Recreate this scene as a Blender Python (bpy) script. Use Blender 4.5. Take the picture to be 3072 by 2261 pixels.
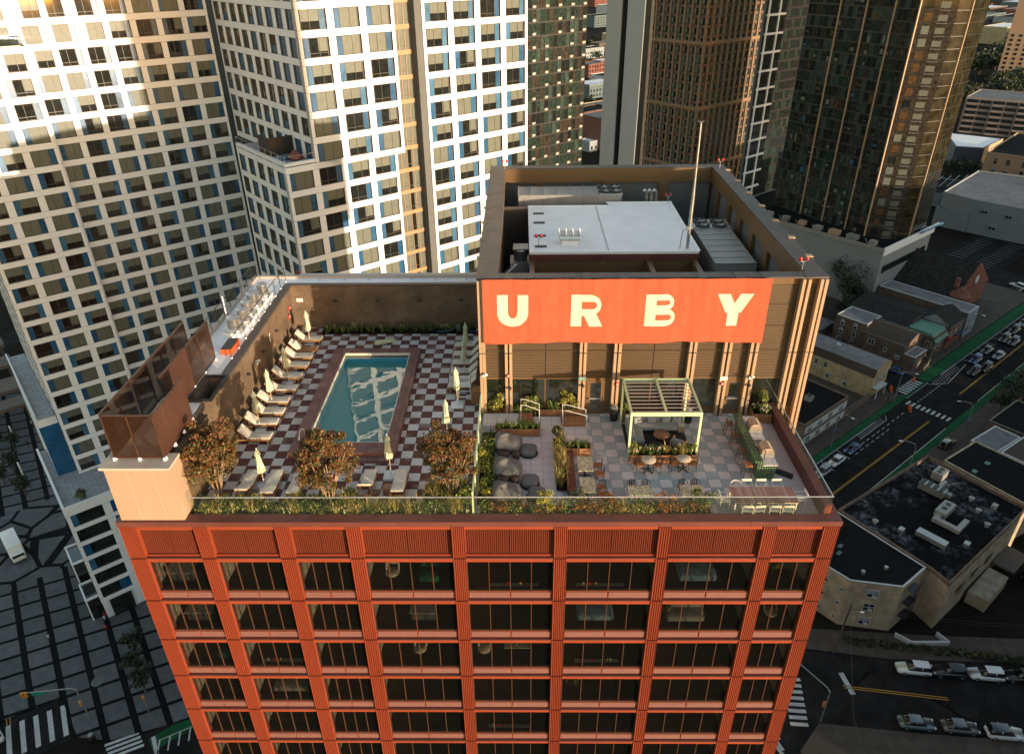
import bpy, math, random
from mathutils import Matrix, Vector
R=math.radians; rnd=random.Random(7)
for o in list(bpy.data.objects): bpy.data.objects.remove(o)
sc=bpy.context.scene
# ---------------- camera
PITCH,YAW,ROLL=.53120,-.0155,-.0115
CAM=Vector((6.4006,-27.5602,23.0086)); FPX=2175.8
_f=Vector((math.sin(YAW)*math.cos(PITCH),math.cos(YAW)*math.cos(PITCH),-math.sin(PITCH)))
_r=Vector((math.cos(YAW),-math.sin(YAW),0)); _u=_r.cross(_f)
_r2=_r*math.cos(ROLL)+_u*math.sin(ROLL); _u2=-_r*math.sin(ROLL)+_u*math.cos(ROLL)
cd=bpy.data.cameras.new('camera'); cam=bpy.data.objects.new('camera',cd); sc.collection.objects.link(cam)
cam.matrix_world=Matrix(((_r2.x,_u2.x,-_f.x,CAM.x),(_r2.y,_u2.y,-_f.y,CAM.y),(_r2.z,_u2.z,-_f.z,CAM.z),(0,0,0,1)))
cd.sensor_width=36; cd.lens=FPX/3072*36; cd.clip_start=.5; cd.clip_end=8000
sc.camera=cam
sc.render.resolution_x=1024; sc.render.resolution_y=753
# ---------------- light
EL=R(3.8); SD=Vector((-.73,.68,0)).normalized()*math.cos(EL); SD.z=-math.sin(EL)   # travel direction of the sunlight
w=bpy.data.worlds.new('World'); sc.world=w; w.use_nodes=True
nt=w.node_tree; nt.nodes.clear()
sky=nt.nodes.new('ShaderNodeTexSky'); sky.sky_type='NISHITA'; sky.sun_disc=False
sky.sun_elevation=EL; sky.sun_rotation=math.atan2(-SD.x,-SD.y); sky.air_density=1.0; sky.dust_density=.6; sky.ozone_density=1.0
bg=nt.nodes.new('ShaderNodeBackground'); bg.inputs[1].default_value=.15
ow=nt.nodes.new('ShaderNodeOutputWorld'); nt.links.new(sky.outputs[0],bg.inputs[0]); nt.links.new(bg.outputs[0],ow.inputs[0])
ld=bpy.data.lights.new('sun','SUN'); ld.energy=2.0; ld.angle=R(.5); ld.color=(1,.84,.64)
lo=bpy.data.objects.new('sun',ld); sc.collection.objects.link(lo); lo.rotation_euler=SD.to_track_quat('-Z','Y').to_euler(); lo.location=(60,-60,60)
sc.view_settings.view_transform='Standard'; sc.view_settings.look='None'; sc.view_settings.exposure=2.08; sc.view_settings.gamma=1
sc.view_settings.use_white_balance=True; sc.view_settings.white_balance_temperature=6950; sc.view_settings.white_balance_tint=12
sc.cycles.max_bounces=6; sc.cycles.transparent_max_bounces=12
# ---------------- mesh helpers
COL=sc.collection
class MB:
    def __init__(s,M=None): s.v=[];s.f=[];s.mi=[];s.sm=[];s.mats=[];s.M=M
    def m(s,mat):
        if mat not in s.mats: s.mats.append(mat)
        return s.mats.index(mat)
    def add(s,V,F,mat,smooth=False,M=None):
        b=len(s.v); i=s.m(mat)
        if M is not None: V=[M@Vector(p) for p in V]
        if s.M is not None: V=[s.M@Vector(p) for p in V]
        s.v.extend(tuple(p) for p in V)
        for f in F: s.f.append(tuple(b+k for k in f)); s.mi.append(i); s.sm.append(smooth)
        return s
    def box(s,x0,x1,y0,y1,z0,z1,mat,M=None):
        if x0>x1:x0,x1=x1,x0
        if y0>y1:y0,y1=y1,y0
        if z0>z1:z0,z1=z1,z0
        return s.add([(x0,y0,z0),(x1,y0,z0),(x1,y1,z0),(x0,y1,z0),(x0,y0,z1),(x1,y0,z1),(x1,y1,z1),(x0,y1,z1)],
          [(0,3,2,1),(4,5,6,7),(0,1,5,4),(1,2,6,5),(2,3,7,6),(3,0,4,7)],mat,M=M)
    def bc(s,c,d,mat,rz=0,rx=0,ry=0):
        M=Matrix.Translation(c)@Matrix.Rotation(rz,4,'Z')@Matrix.Rotation(ry,4,'Y')@Matrix.Rotation(rx,4,'X')
        return s.box(-d[0]/2,d[0]/2,-d[1]/2,d[1]/2,-d[2]/2,d[2]/2,mat,M=M)
    def rbox(s,c,d,mat,b=.05,rz=0,n=2,rx=0,ry=0):
        "rounded slab: rounded in plan and on its edges"
        M=Matrix.Translation(c)@Matrix.Rotation(rz,4,'Z')@Matrix.Rotation(ry,4,'Y')@Matrix.Rotation(rx,4,'X')
        hx,hy,hz=d[0]/2,d[1]/2,d[2]/2; b=min(b,hz*.999,hx*.9,hy*.9)
        rings=[]
        lv=[(-hz,b)]+[(-hz+b*(1-math.cos(t)),b*(1-math.sin(t))) for t in (R(45),R(90))]+[(hz-b*(1-math.cos(t)),b*(1-math.sin(t))) for t in (R(90),R(45))]+[(hz,b)]
        for z,ins in lv:
            ring=[]
            for cx,cy,a0 in ((1,1,0),(-1,1,90),(-1,-1,180),(1,-1,270)):
                for k in range(n+1):
                    a=R(a0+90*k/n); rr=b-ins if False else b
                    ring.append((cx*(hx-b)+(b-ins+0*rr)*math.cos(a)*1.0,cy*(hy-b)+(b-ins)*math.sin(a),z))
            rings.append(ring)
        m=len(rings[0]); V=[p for r_ in rings for p in r_]; F=[]
        for i in range(len(rings)-1):
            for k in range(m): F.append((i*m+k,i*m+(k+1)%m,(i+1)*m+(k+1)%m,(i+1)*m+k))
        F.append(tuple(range(m))[::-1]); F.append(tuple((len(rings)-1)*m+k for k in range(m)))
        return s.add(V,F,mat,True,M)
    def cyl(s,p0,p1,r0,r1,n,mat,caps=True,smooth=True):
        p0=Vector(p0);p1=Vector(p1);d=(p1-p0)
        if d.length<1e-6: return s
        d.normalize(); a=d.orthogonal().normalized(); b=d.cross(a)
        V=[p0+(a*math.cos(2*math.pi*k/n)+b*math.sin(2*math.pi*k/n))*r0 for k in range(n)]+[p1+(a*math.cos(2*math.pi*k/n)+b*math.sin(2*math.pi*k/n))*r1 for k in range(n)]
        F=[(k,(k+1)%n,n+(k+1)%n,n+k) for k in range(n)]
        s.add(V,F,mat,smooth)
        if caps: s.add(V,[tuple(range(n))[::-1],tuple(range(n,2*n))],mat)
        return s
    def tube(s,pts,r,n,mat,r1=None):
        for i in range(len(pts)-1):
            ra=r if r1 is None else r+(r1-r)*i/(len(pts)-1); rb=r if r1 is None else r+(r1-r)*(i+1)/(len(pts)-1)
            s.cyl(pts[i],pts[i+1],ra,rb,n,mat)
        return s
    def lathe(s,prof,n,mat,c=(0,0,0),M=None,smooth=True,wob=None):
        V=[];F=[]
        for i,(r_,z) in enumerate(prof):
            for k in range(n):
                a=2*math.pi*k/n; rr=r_*(wob(a,z) if wob else 1)
                V.append((c[0]+rr*math.cos(a),c[1]+rr*math.sin(a),c[2]+z))
        for i in range(len(prof)-1):
            for k in range(n): F.append((i*n+k,i*n+(k+1)%n,(i+1)*n+(k+1)%n,(i+1)*n+k))
        F.append(tuple(range(n))[::-1]); F.append(tuple((len(prof)-1)*n+k for k in range(n)))
        return s.add(V,F,mat,smooth,M)
    def prism(s,poly,z0,z1,mat,top=None):
        a=sum(poly[i][0]*poly[(i+1)%len(poly)][1]-poly[(i+1)%len(poly)][0]*poly[i][1] for i in range(len(poly)))
        if a<0: poly=poly[::-1]
        n=len(poly); V=[(x,y,z0) for x,y in poly]+[(x,y,z1) for x,y in poly]
        s.add(V,[(k,(k+1)%n,n+(k+1)%n,n+k) for k in range(n)]+[tuple(range(n))[::-1]],mat)
        return s.add(V,[tuple(range(n,2*n))],top or mat)
    def quad(s,a,b,c,d,mat): return s.add([a,b,c,d],[(0,1,2,3)],mat)
    def mesh(s,name,org=(0,0,0)):
        me=bpy.data.meshes.new(name)
        me.from_pydata([(p[0]-org[0],p[1]-org[1],p[2]-org[2]) for p in s.v],[],s.f)
        for m in s.mats: me.materials.append(m)
        me.polygons.foreach_set('material_index',s.mi); me.polygons.foreach_set('use_smooth',s.sm); me.update()
        return me
def thing(name,label,cat,loc=(0,0,0),rz=0,group=None):
    o=bpy.data.objects.new(name,None); COL.objects.link(o); o.empty_display_size=.3
    o.location=loc; o.rotation_euler=(0,0,rz); o['label']=label; o['category']=cat
    if group: o['group']=group
    return o
def part(name,mb,parent,local=False,label=None):
    "child mesh; mb holds world coordinates unless local"
    org=(0,0,0) if (local or parent.type!='EMPTY' and False) else WORG(parent)
    o=bpy.data.objects.new(name,mb.mesh(name,(0,0,0) if local else org)); COL.objects.link(o); o.parent=parent
    if label: o['label']=label
    return o
def WORG(o):
    v=Vector((0,0,0))
    while o: v+=Vector(o.location); o=o.parent
    return v
def single(name,mb,label,cat,group=None,loc=None,local=False):
    loc=loc or (0,0,0)
    o=bpy.data.objects.new(name,mb.mesh(name,(0,0,0) if local else loc)); COL.objects.link(o); o.location=loc
    o['label']=label; o['category']=cat
    if group:o['group']=group
    return o
def struct(name,mb):
    o=bpy.data.objects.new(name,mb.mesh(name)); COL.objects.link(o); o['kind']='structure'; o['label']=name.replace('_',' '); return o
def stuff(name,mb,label,cat=None,parent=None,org=(0,0,0)):
    o=bpy.data.objects.new(name,mb.mesh(name,org)); COL.objects.link(o); o['kind']='stuff'; o['label']=label
    if cat: o['category']=cat
    if parent: o.parent=parent
    return o
def dup(root,loc,rz=0,label=None,group=None):
    r_=root.copy(); COL.objects.link(r_); r_.location=loc; r_.rotation_euler=(0,0,rz)
    if label: r_['label']=label
    if group: r_['group']=group
    def rec(src,dst):
        for ch in src.children:
            c=ch.copy(); COL.objects.link(c); c.parent=dst; rec(ch,c)
    rec(root,r_)
    return r_
# city grid frame: everything but the red block is turned by 40 degrees
A40=R(40); C4,S4=math.cos(A40),math.sin(A40)
MUV=Matrix.Rotation(A40,4,'Z')
def UV(u,v,z=0): return Vector((u*C4-v*S4,u*S4+v*C4,z))
def scr(p):
    d=Vector(p)-CAM; z=d.dot(_f)
    if z<=1: return None
    return 512+FPX/3*d.dot(_r2)/z, 376.5-FPX/3*d.dot(_u2)/z, z
def inview(p,m=30):
    s=scr(p); return s is not None and -m<s[0]<1024+m and -m<s[1]<753+m
# ---------------- material helpers
class N:
    def __init__(s,name):
        s.mat=bpy.data.materials.new(name); s.mat.use_nodes=True; s.nt=s.mat.node_tree; s.nt.nodes.clear()
        s.out=s.n('ShaderNodeOutputMaterial')
    def n(s,t,**k):
        x=s.nt.nodes.new(t)
        for a,b in k.items(): setattr(x,a,b)
        return x
    def L(s,a,b): s.nt.links.new(a,b)
    def val(s,x,sock):
        if isinstance(x,(int,float)): sock.default_value=x
        elif isinstance(x,tuple): sock.default_value=(*x,1) if len(x)==3 and len(sock.default_value)==4 else x
        else: s.L(x,sock)
    def math(s,op,a,b=0.0,c=None):
        x=s.n('ShaderNodeMath',operation=op); s.val(a,x.inputs[0]); s.val(b,x.inputs[1])
        if c is not None: s.val(c,x.inputs[2])
        return x.outputs[0]
    def mix(s,f,a,b,bl='MIX'):
        x=s.n('ShaderNodeMix',data_type='RGBA',blend_type=bl); s.val(f,x.inputs[0]); s.val(a,x.inputs[6]); s.val(b,x.inputs[7]); return x.outputs[2]
    def noise(s,vec,scale,detail=3,rough=.55):
        x=s.n('ShaderNodeTexNoise'); x.inputs['Scale'].default_value=scale; x.inputs['Detail'].default_value=detail; x.inputs['Roughness'].default_value=rough
        if vec is not None: s.L(vec,x.inputs['Vector'])
        return x.outputs['Fac']
    def ramp(s,f,a,b,c0,c1):
        x=s.n('ShaderNodeMapRange'); s.val(f,x.inputs[0]); x.inputs[1].default_value=a; x.inputs[2].default_value=b; x.inputs[3].default_value=c0; x.inputs[4].default_value=c1; return x.outputs[0]
    def pos(s): return s.n('ShaderNodeNewGeometry').outputs['Position']
    def obj(s): return s.n('ShaderNodeTexCoord').outputs['Object']
    def sep(s,v):
        x=s.n('ShaderNodeSeparateXYZ'); s.L(v,x.inputs[0]); return x.outputs
    def comb(s,a,b,c=0.0):
        x=s.n('ShaderNodeCombineXYZ'); s.val(a,x.inputs[0]); s.val(b,x.inputs[1]); s.val(c,x.inputs[2]); return x.outputs[0]
    def white(s,vec):
        x=s.n('ShaderNodeTexWhiteNoise'); x.noise_dimensions='3D'; s.L(vec,x.inputs['Vector']); return x.outputs['Value']
    def bsdf(s,col,rough=.7,metal=0.0,bump=None,bs=.3,bd=.02,spec=.5,**kw):
        b=s.n('ShaderNodeBsdfPrincipled'); s.val(col,b.inputs['Base Color']); s.val(rough,b.inputs['Roughness']); s.val(metal,b.inputs['Metallic']); s.val(spec,b.inputs['Specular IOR Level'])
        if bump is not None:
            u=s.n('ShaderNodeBump'); u.inputs['Strength'].default_value=bs; u.inputs['Distance'].default_value=bd; s.L(bump,u.inputs['Height']); s.L(u.outputs[0],b.inputs['Normal'])
        for k,v_ in kw.items(): s.val(v_,b.inputs[k.replace('_',' ')])
        s.L(b.outputs[0],s.out.inputs[0]); return s.mat
def sc3(c,k): return tuple(min(1,x*k) for x in c)
def pm(name,col,rough=.7,var=.15,scale=4,metal=0.0,bump=0.0,spec=.5,streak=False,**kw):
    n=N(name); p=n.pos()
    if streak:
        x=n.sep(p); p2=n.comb(x[0],x[1],n.math('MULTIPLY',x[2],.15))
        f=n.noise(p2,scale,4)
    else: f=n.noise(p,scale,4)
    f2=n.noise(p,scale*.13,2)
    k=n.math('ADD',n.math('MULTIPLY',f,.6),n.math('MULTIPLY',f2,.4))
    c=n.mix(n.ramp(k,.3,.7,0,1),sc3(col,1-var),sc3(col,1+var))
    rr=n.ramp(f,.3,.7,max(0,rough-.06),min(1,rough+.06))
    return n.bsdf(c,rr,metal,bump=f if bump else None,bs=bump,spec=spec,**kw)
def glass(name,tint=(.02,.025,.025),refl=.12,trans=.75,rough=.02,wav=0.0,tcol=(.75,.8,.78)):
    "thin pane: clear part plus mirror part by view angle"
    n=N(name); lw=n.n('ShaderNodeLayerWeight'); lw.inputs['Blend'].default_value=.5
    fac=n.math('ADD',refl,n.math('MULTIPLY',n.math('POWER',lw.outputs['Facing'],4.0),.8-refl))
    gl=n.n('ShaderNodeBsdfGlossy'); gl.inputs['Roughness'].default_value=rough; gl.inputs['Color'].default_value=(.9,.95,.95,1)
    if wav:
        u=n.n('ShaderNodeBump'); u.inputs['Strength'].default_value=wav; u.inputs['Distance'].default_value=.05; n.L(n.noise(n.pos(),.8,2),u.inputs['Height']); n.L(u.outputs[0],gl.inputs['Normal'])
    tr=n.n('ShaderNodeBsdfTransparent'); tr.inputs['Color'].default_value=(*tcol,1)
    df=n.n('ShaderNodeBsdfDiffuse'); df.inputs['Color'].default_value=(*tint,1)
    m1=n.n('ShaderNodeMixShader'); m1.inputs[0].default_value=trans; n.L(df.outputs[0],m1.inputs[1]); n.L(tr.outputs[0],m1.inputs[2])
    m2=n.n('ShaderNodeMixShader'); n.L(fac,m2.inputs[0]); n.L(m1.outputs[0],m2.inputs[1]); n.L(gl.outputs[0],m2.inputs[2])
    n.L(m2.outputs[0],n.out.inputs[0]); return n.mat
def tilemat(name,ca,cb,sx,sy,ox,oy,joint=.012,jc=(.05,.035,.03),checker=True,var=.12,rough=.75,rot=0.0,stain=None,third=None):
    n=N(name); p=n.pos(); x=n.sep(p)
    X,Y=x[0],x[1]
    if rot:
        c,s=math.cos(rot),math.sin(rot)
        X,Y=n.math('ADD',n.math('MULTIPLY',x[0],c),n.math('MULTIPLY',x[1],s)),n.math('ADD',n.math('MULTIPLY',x[0],-s),n.math('MULTIPLY',x[1],c))
    a=n.math('DIVIDE',n.math('SUBTRACT',X,ox),sx); b=n.math('DIVIDE',n.math('SUBTRACT',Y,oy),sy)
    fa,fb=n.math('FLOOR',a),n.math('FLOOR',b)
    rn=n.white(n.comb(fa,fb,3.3))
    par=n.math('ABSOLUTE',n.math('MODULO',n.math('ADD',fa,fb),2.0)) if checker else n.math('GREATER_THAN',rn,.5)
    col=n.mix(par,ca,cb)
    g=n.noise(p,9,4); g2=n.noise(p,60,2)
    k=n.math('ADD',n.math('ADD',n.math('MULTIPLY',rn,.5),n.math('MULTIPLY',g,.3)),n.math('MULTIPLY',g2,.25))
    sh=n.ramp(k,.2,.85,1-var,1+var); col=n.mix(1.0,col,n.comb(sh,sh,sh),'MULTIPLY')
    if stain: col=n.mix(n.ramp(n.noise(p,.9,4),.52,.68,0,.55),col,stain)
    ja=n.math('SUBTRACT',a,fa); jb=n.math('SUBTRACT',b,fb)
    e=lambda t,s_: n.math('LESS_THAN',n.math('MINIMUM',t,n.math('SUBTRACT',1.0,t)),joint/s_/2)
    j=n.math('MAXIMUM',e(ja,sx),e(jb,sy)); col=n.mix(j,col,jc)
    return n.bsdf(col,rough,0.0,bump=n.math('SUBTRACT',n.math('MULTIPLY',g2,.3),j),bs=.25,bd=.01,spec=.15)
def brickmat(name,ca,cb,mortar,bw=.2,bh=.067,ms=.01,rough=.85,rot=0.0,var=.3):
    n=N(name); p=n.pos(); x=n.sep(p)
    nn=n.sep(n.n('ShaderNodeNewGeometry').outputs['Normal'])
    if rot:
        c,s=math.cos(rot),math.sin(rot)
        X,Y=n.math('ADD',n.math('MULTIPLY',x[0],c),n.math('MULTIPLY',x[1],s)),n.math('ADD',n.math('MULTIPLY',x[0],-s),n.math('MULTIPLY',x[1],c))
    else: X,Y=x[0],x[1]
    b=n.n('ShaderNodeTexBrick'); n.L(n.comb(n.math('ADD',X,Y),x[2],0.0),b.inputs['Vector'])
    b.inputs['Color1'].default_value=(*ca,1); b.inputs['Color2'].default_value=(*cb,1); b.inputs['Mortar'].default_value=(*mortar,1)
    b.inputs['Scale'].default_value=1; b.inputs['Mortar Size'].default_value=ms; b.inputs['Brick Width'].default_value=bw; b.inputs['Row Height'].default_value=bh; b.inputs['Mortar Smooth'].default_value=.1
    f=n.noise(p,.7,4); sh=n.ramp(f,.3,.7,1-var,1+var); c_=n.mix(1.0,b.outputs['Color'],n.comb(sh,sh,sh),'MULTIPLY')
    return n.bsdf(c_,rough,0.0,bump=b.outputs['Fac'],bs=-.3 if False else .3,bd=-.01 if False else .008,spec=.25)
def speck(name,base,chips,scale=60,rough=.4,th=.42):
    n=N(name); v=n.n('ShaderNodeTexVoronoi'); v.inputs['Scale'].default_value=scale; n.L(n.pos(),v.inputs['Vector'])
    r_=n.white(v.outputs['Position'])
    c=base
    for i,(col) in enumerate(chips): c=n.mix(n.math('MULTIPLY',n.math('GREATER_THAN',r_,1-(i+1)*.13),n.math('LESS_THAN',r_,1-i*.13)),c,col)
    return n.bsdf(c,rough)
def winparts(t,fm,xs,zs,w_,h,mat,name='window'):
    me=None
    for x in xs:
        for z in zs:
            if not inview(fm@Vector((x,0,z)),6): continue
            if me is None: mb=MB(); mb.box(0,w_,-.08,.0,0,h,mat); me=mb.mesh(name)
            o=bpy.data.objects.new(name,me); COL.objects.link(o); o.parent=t; o.matrix_local=Matrix.Translation(-Vector(t.location))@fm@Matrix.Translation((x,0,z))
def emis(name,col,st):
    n=N(name); e=n.n('ShaderNodeEmission'); e.inputs[0].default_value=(*col,1); e.inputs[1].default_value=st; n.L(e.outputs[0],n.out.inputs[0]); return n.mat
def wood(name,ca,cb,board=.12,axis=0,rough=.65,gap=True):
    n=N(name); p=n.pos(); x=n.sep(p)
    a=n.math('DIVIDE',x[axis],board); f=n.math('FLOOR',a); r_=n.white(n.comb(f,1.3,2.2))
    g=n.noise(n.comb(n.math('MULTIPLY',x[0],1 if axis!=0 else 12),n.math('MULTIPLY',x[1],1 if axis!=1 else 12),n.math('MULTIPLY',x[2],3)),2.5,4)
    c=n.mix(n.math('ADD',n.math('MULTIPLY',r_,.55),n.math('MULTIPLY',g,.45)),ca,cb)
    t=n.math('SUBTRACT',a,f); j=n.math('LESS_THAN',n.math('MINIMUM',t,n.math('SUBTRACT',1.0,t)),.045)
    if gap: c=n.mix(j,c,sc3(ca,.2))
    return n.bsdf(c,rough,0.0,bump=n.math('SUBTRACT',g,j),bs=.3,bd=.006,spec=.3)
# ---------------- shared materials
n=N('asphalt'); p=n.pos(); f=n.noise(p,.35,5); g2=n.noise(p,9,2); v=n.n('ShaderNodeTexVoronoi'); v.feature='DISTANCE_TO_EDGE'; v.inputs['Scale'].default_value=.16
wv=n.n('ShaderNodeVectorMath',operation='ADD'); n.L(p,wv.inputs[0]); n.L(n.comb(n.math('MULTIPLY',f,5.0),n.math('MULTIPLY',g2,.6)),wv.inputs[1]); n.L(wv.outputs[0],v.inputs['Vector'])
cr=n.math('MULTIPLY',n.math('LESS_THAN',v.outputs['Distance'],.006),n.math('GREATER_THAN',f,.45))
k=n.math('ADD',n.math('MULTIPLY',f,.7),n.math('MULTIPLY',g2,.3)); c=n.mix(n.ramp(k,.35,.65,0,1),(.0085,.008,.008),(.022,.021,.021))
M_asph=n.bsdf(n.mix(cr,c,(.004,.004,.004)),.95,bump=g2,bs=.15,spec=.08)
M_walk=tilemat('sidewalk_concrete',(.060,.048,.040),(.068,.055,.045),1.5,1.5,0,0,.04,(.05,.045,.04),var=.15,rot=A40)
M_green=pm('bike_lane_green',(.010,.075,.03),.9,.35,1.2,spec=.1)
M_white=pm('road_paint_white',(.38,.38,.37),.8,.3,3)
M_yel=pm('road_paint_yellow',(.36,.19,.02),.8,.3,3)
M_dirt=pm('ground_soil',(.014,.012,.009),.95,.4,.4,spec=.05)
M_grass=pm('ground_grass',(.03,.045,.018),.95,.4,.8)
M_red=pm('red_metal',(.225,.042,.017),.5,.16,.35,spec=.3,streak=True)
M_redrib=pm('red_metal_ribs',(.185,.034,.015),.55,.18,.35,spec=.25,streak=True)
M_redd=pm('red_metal_cap',(.115,.038,.03),.45,.2,.8,spec=.4)
M_pink=pm('pink_precast_panel',(.155,.064,.052),.75,.07,3)
M_frm=pm('bronze_window_frame',(.09,.04,.022),.4,.1,2,metal=.3)
M_glass=glass('apartment_glass',tint=(.01,.012,.012),refl=.085,trans=.84,rough=.01,wav=.08,tcol=(.74,.74,.71))
M_floor=wood('oak_floor',(.10,.055,.025),(.16,.09,.045),.18,1,gap=False)
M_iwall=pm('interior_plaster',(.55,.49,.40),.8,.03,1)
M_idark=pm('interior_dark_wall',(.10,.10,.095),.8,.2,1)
M_conc=pm('terrace_concrete',(.33,.225,.15),.8,.05,.9)
M_beigecap=pm('beige_stone_cap',(.42,.34,.28),.7,.08,1)
M_brick=brickmat('dark_brown_brick',(.055,.032,.019),(.10,.06,.037),(.24,.17,.11),.22,.075,.011)
M_brown=pm('bronze_panel',(.14,.08,.036),.45,.06,.6,metal=.15)
M_brownlouv=pm('bronze_louvre',(.095,.060,.032),.5,.05,.5)
M_tan=pm('champagne_fin',(.38,.25,.155),.45,.05,.6,metal=.1)
M_darkcap=pm('dark_bronze_coping',(.085,.066,.055),.45,.15,1,metal=.2)
M_black=pm('black_metal',(.018,.017,.016),.45,.2,2)
M_steel=pm('galvanised_steel',(.42,.41,.39),.32,.2,3,metal=.7)
M_steel2=pm('unit_grey_panel',(.27,.25,.23),.45,.12,2,metal=.2)
M_roofw=pm('white_roof_membrane',(.80,.76,.74),.75,.09,.8)
M_roofb=pm('black_roof_membrane',(.008,.008,.009),.95,.5,.4,spec=.08)
M_silver=pm('silver_roof',(.15,.15,.155),.85,.4,.5,spec=.15)
# ---------------- ground
G=-68.0
def uvp(mb,poly,z0,z1,mat,top=None): mb.prism([tuple(UV(u,v)[:2]) for u,v in poly],z0,z1,mat,top); return mb
def uvr(mb,u0,u1,v0,v1,z,mat):
    P=[UV(u0,v0,z),UV(u1,v0,z),UV(u1,v1,z),UV(u0,v1,z)]; mb.add(P,[(0,1,2,3)],mat); return mb
g=MB(); n_=24
for i in range(n_):
    for j in range(n_):
        x0=-3000+6000*i/n_; y0=-1200+6000*j/n_; dx=6000/n_
        g.quad((x0,y0,G-.05),(x0+dx,y0,G-.05),(x0+dx,y0+dx,G-.05),(x0,y0+dx,G-.05),M_dirt)
struct('ground',g)
r=MB()
uvr(r,60,430,16.2,27.6,G,M_asph)                         # avenue
P=lambda *l:[tuple(p) for p in l]
r.add([UV(-30,50,G),UV(-30,57,G),UV(60,38,G),UV(60,12,G),UV(-30,36,G)],[(0,4,3,2,1)],M_asph)
r.add([UV(48,16.2,G+.004),UV(48,-2,G+.004),UV(120,-66,G+.004),UV(132,-54,G+.004),UV(64,7.5,G+.004),UV(64,16.2,G+.004)],[(0,1,2,3,4,5)],M_asph)
uvr(r,150,160,27.6,190,G+.008,M_asph)                  # side street
uvr(r,60,66,27,190,G+.008,M_asph)
uvr(r,230,330,45,64,G+.012,M_asph); uvr(r,236,250,27.6,200,G+.014,M_asph)
uvr(r,-60,430,196,206,G+.004,M_asph); uvr(r,340,350,27,420,G+.018,M_asph)
struct('road',r)
b=MB()
uvr(b,66,150,27.7,29.2,G+.022,M_green); uvr(b,160,236,27.7,30.6,G+.022,M_green)
uvr(b,66,430,14.9,16.4,G+.022,M_green)
for u in (150,): 
    for k in range(6): uvr(b,150.4+k*1.6,151.2+k*1.6,27.7,29.4,G+.022,M_green)
struct('bike_lane',b)
b=MB()
def dash(u0,u1,v,w_=.14,L=1.2,gp=1.0,z=G+.03):
    u=u0
    while u<u1: uvr(b,u,min(u1,u+L),v-w_/2,v+w_/2,z,M_white); u+=L+gp
def line(a,c,w_,mat,z=G+.03):
    a=Vector((a[0],a[1],0));c=Vector((c[0],c[1],0));d=(c-a).normalized();n=Vector((-d.y,d.x,0))*w_/2
    q=[a+n,a-n,c-n,c+n]; b.add([UV(p.x,p.y,z) for p in q],[(0,1,2,3)],mat)
line((66,21.0),(143,20.0),.14,M_yel); line((66,20.75),(143,19.75),.14,M_yel)
line((160,20.6),(430,21.6),.14,M_yel); line((160,20.35),(430,21.35),.14,M_yel)
line((66,16.5),(143,16.3),.14,M_white); line((160,16.5),(430,16.5),.14,M_white)
line((66,27.5),(134,27.5),.14,M_white); line((166,27.4),(430,27.4),.14,M_white)
line((112,26.1),(134,26.6),.14,M_white) if False else None
dash(119,143,25.1); dash(119,134,24.1)
for u in (106.5,111.5,117.5): line((u,27.4),(u-.8,24.0),.14,M_white)
for k in range(14): line((126+k*.75,27.5),(125.6+k*.75,26.2),.12,M_white)
line((125,26.2),(136.5,26.2),.12,M_white); line((136.5,26.2),(138,27.3),.12,M_white)
for k in range(12): line((161+k*1.1,27.3),(160+k*1.1,25.6-.0*k),.12,M_white)
line((159,27.2),(163,24.4),.14,M_white); line((163,24.4),(176,25.6),.14,M_white)
for k in range(22): line((178+k*4.6,27.3),(178.8+k*4.6,25.0),.12,M_white)
for k in range(9): uvr(b,146.2,148.2,17.2+k*1.12,17.75+k*1.12,G+.03,M_white)      # crossing over the avenue
for k in range(7): uvr(b,150.4+k*1.25,151.0+k*1.25,28.4,31.0,G+.034,M_white)      # crossing over the side street
dash(149,160,27.6,.2,.5,.5); dash(149,166,25.2,.14,.9,.6)
line((67.4,-1.6),(65.4,-4.6),.75,M_white)
line((65.4,-3.2),(74.8,-13.6),.13,M_yel); line((65.6,-2.9),(75.0,-13.3),.13,M_yel)
for k in range(8):
    c=Vector((60.9,2.4,0)).lerp(Vector((55.4,-2.2,0)),k/7); d=Vector((.72,-.70,0)); line((c.x-d.x*1.1,c.y-d.y*1.1),(c.x+d.x*1.3,c.y+d.y*1.3),.55,M_white)
for k in range(3): line((50.6+k*.9,-1.4+k*1.2),(49.6+k*.9,-4.2+k*1.2),.5,M_white)
for k in range(5): line((-27.8+k*1.62,66.9-k*.35),(-28.4+k*1.62,61.3-k*.3),.62,M_white)      # left crossing
for k in range(4): line((-18.3,55.2-k*.75),(-14.2,54.2-k*.75),.42,M_white)
line((-12.9,52.4),(-13.6,47),.5,M_white); line((-12.5,51.3),(-7,50.3),.14,M_white)
for k in range(5): line((-12.4+k*1.3,51.2-k*.2),(-13.3+k*1.3,49.3-k*.2),.2,M_white)
for v0,u0 in ((38,236),(60,236)): pass
for row in range(2):
    for k in range(16): line((238+k*2.6,48+row*9),(238.5+k*2.6,53+row*9),.12,M_white)
for k in range(9): line((86+k*3.0,-9.5-k*2.4),(91+k*3.0,-15.5-k*2.4),.12,M_white)
line((-27.9,66.9),(-26.3,86),.12,M_yel); line((-27.5,66.9),(-25.9,86),.12,M_yel)
line((-22.4,95.3),(-24.2,67.4),.22,M_walk)
struct('road_marking',b)
b=MB()
uvr(b,-13.5,-7.2,50.2,52.4,G+.022,M_green); struct('bike_lane',b)
b=MB()
uvp(b,[(66,29.3),(149,29.3),(149,33),(150,33),(150,190),(66,190)],G-.02,G+.13,M_walk)
uvp(b,[(160,30.8),(235,30.8),(235,45),(160,190)],G-.02,G+.13,M_walk)
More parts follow.
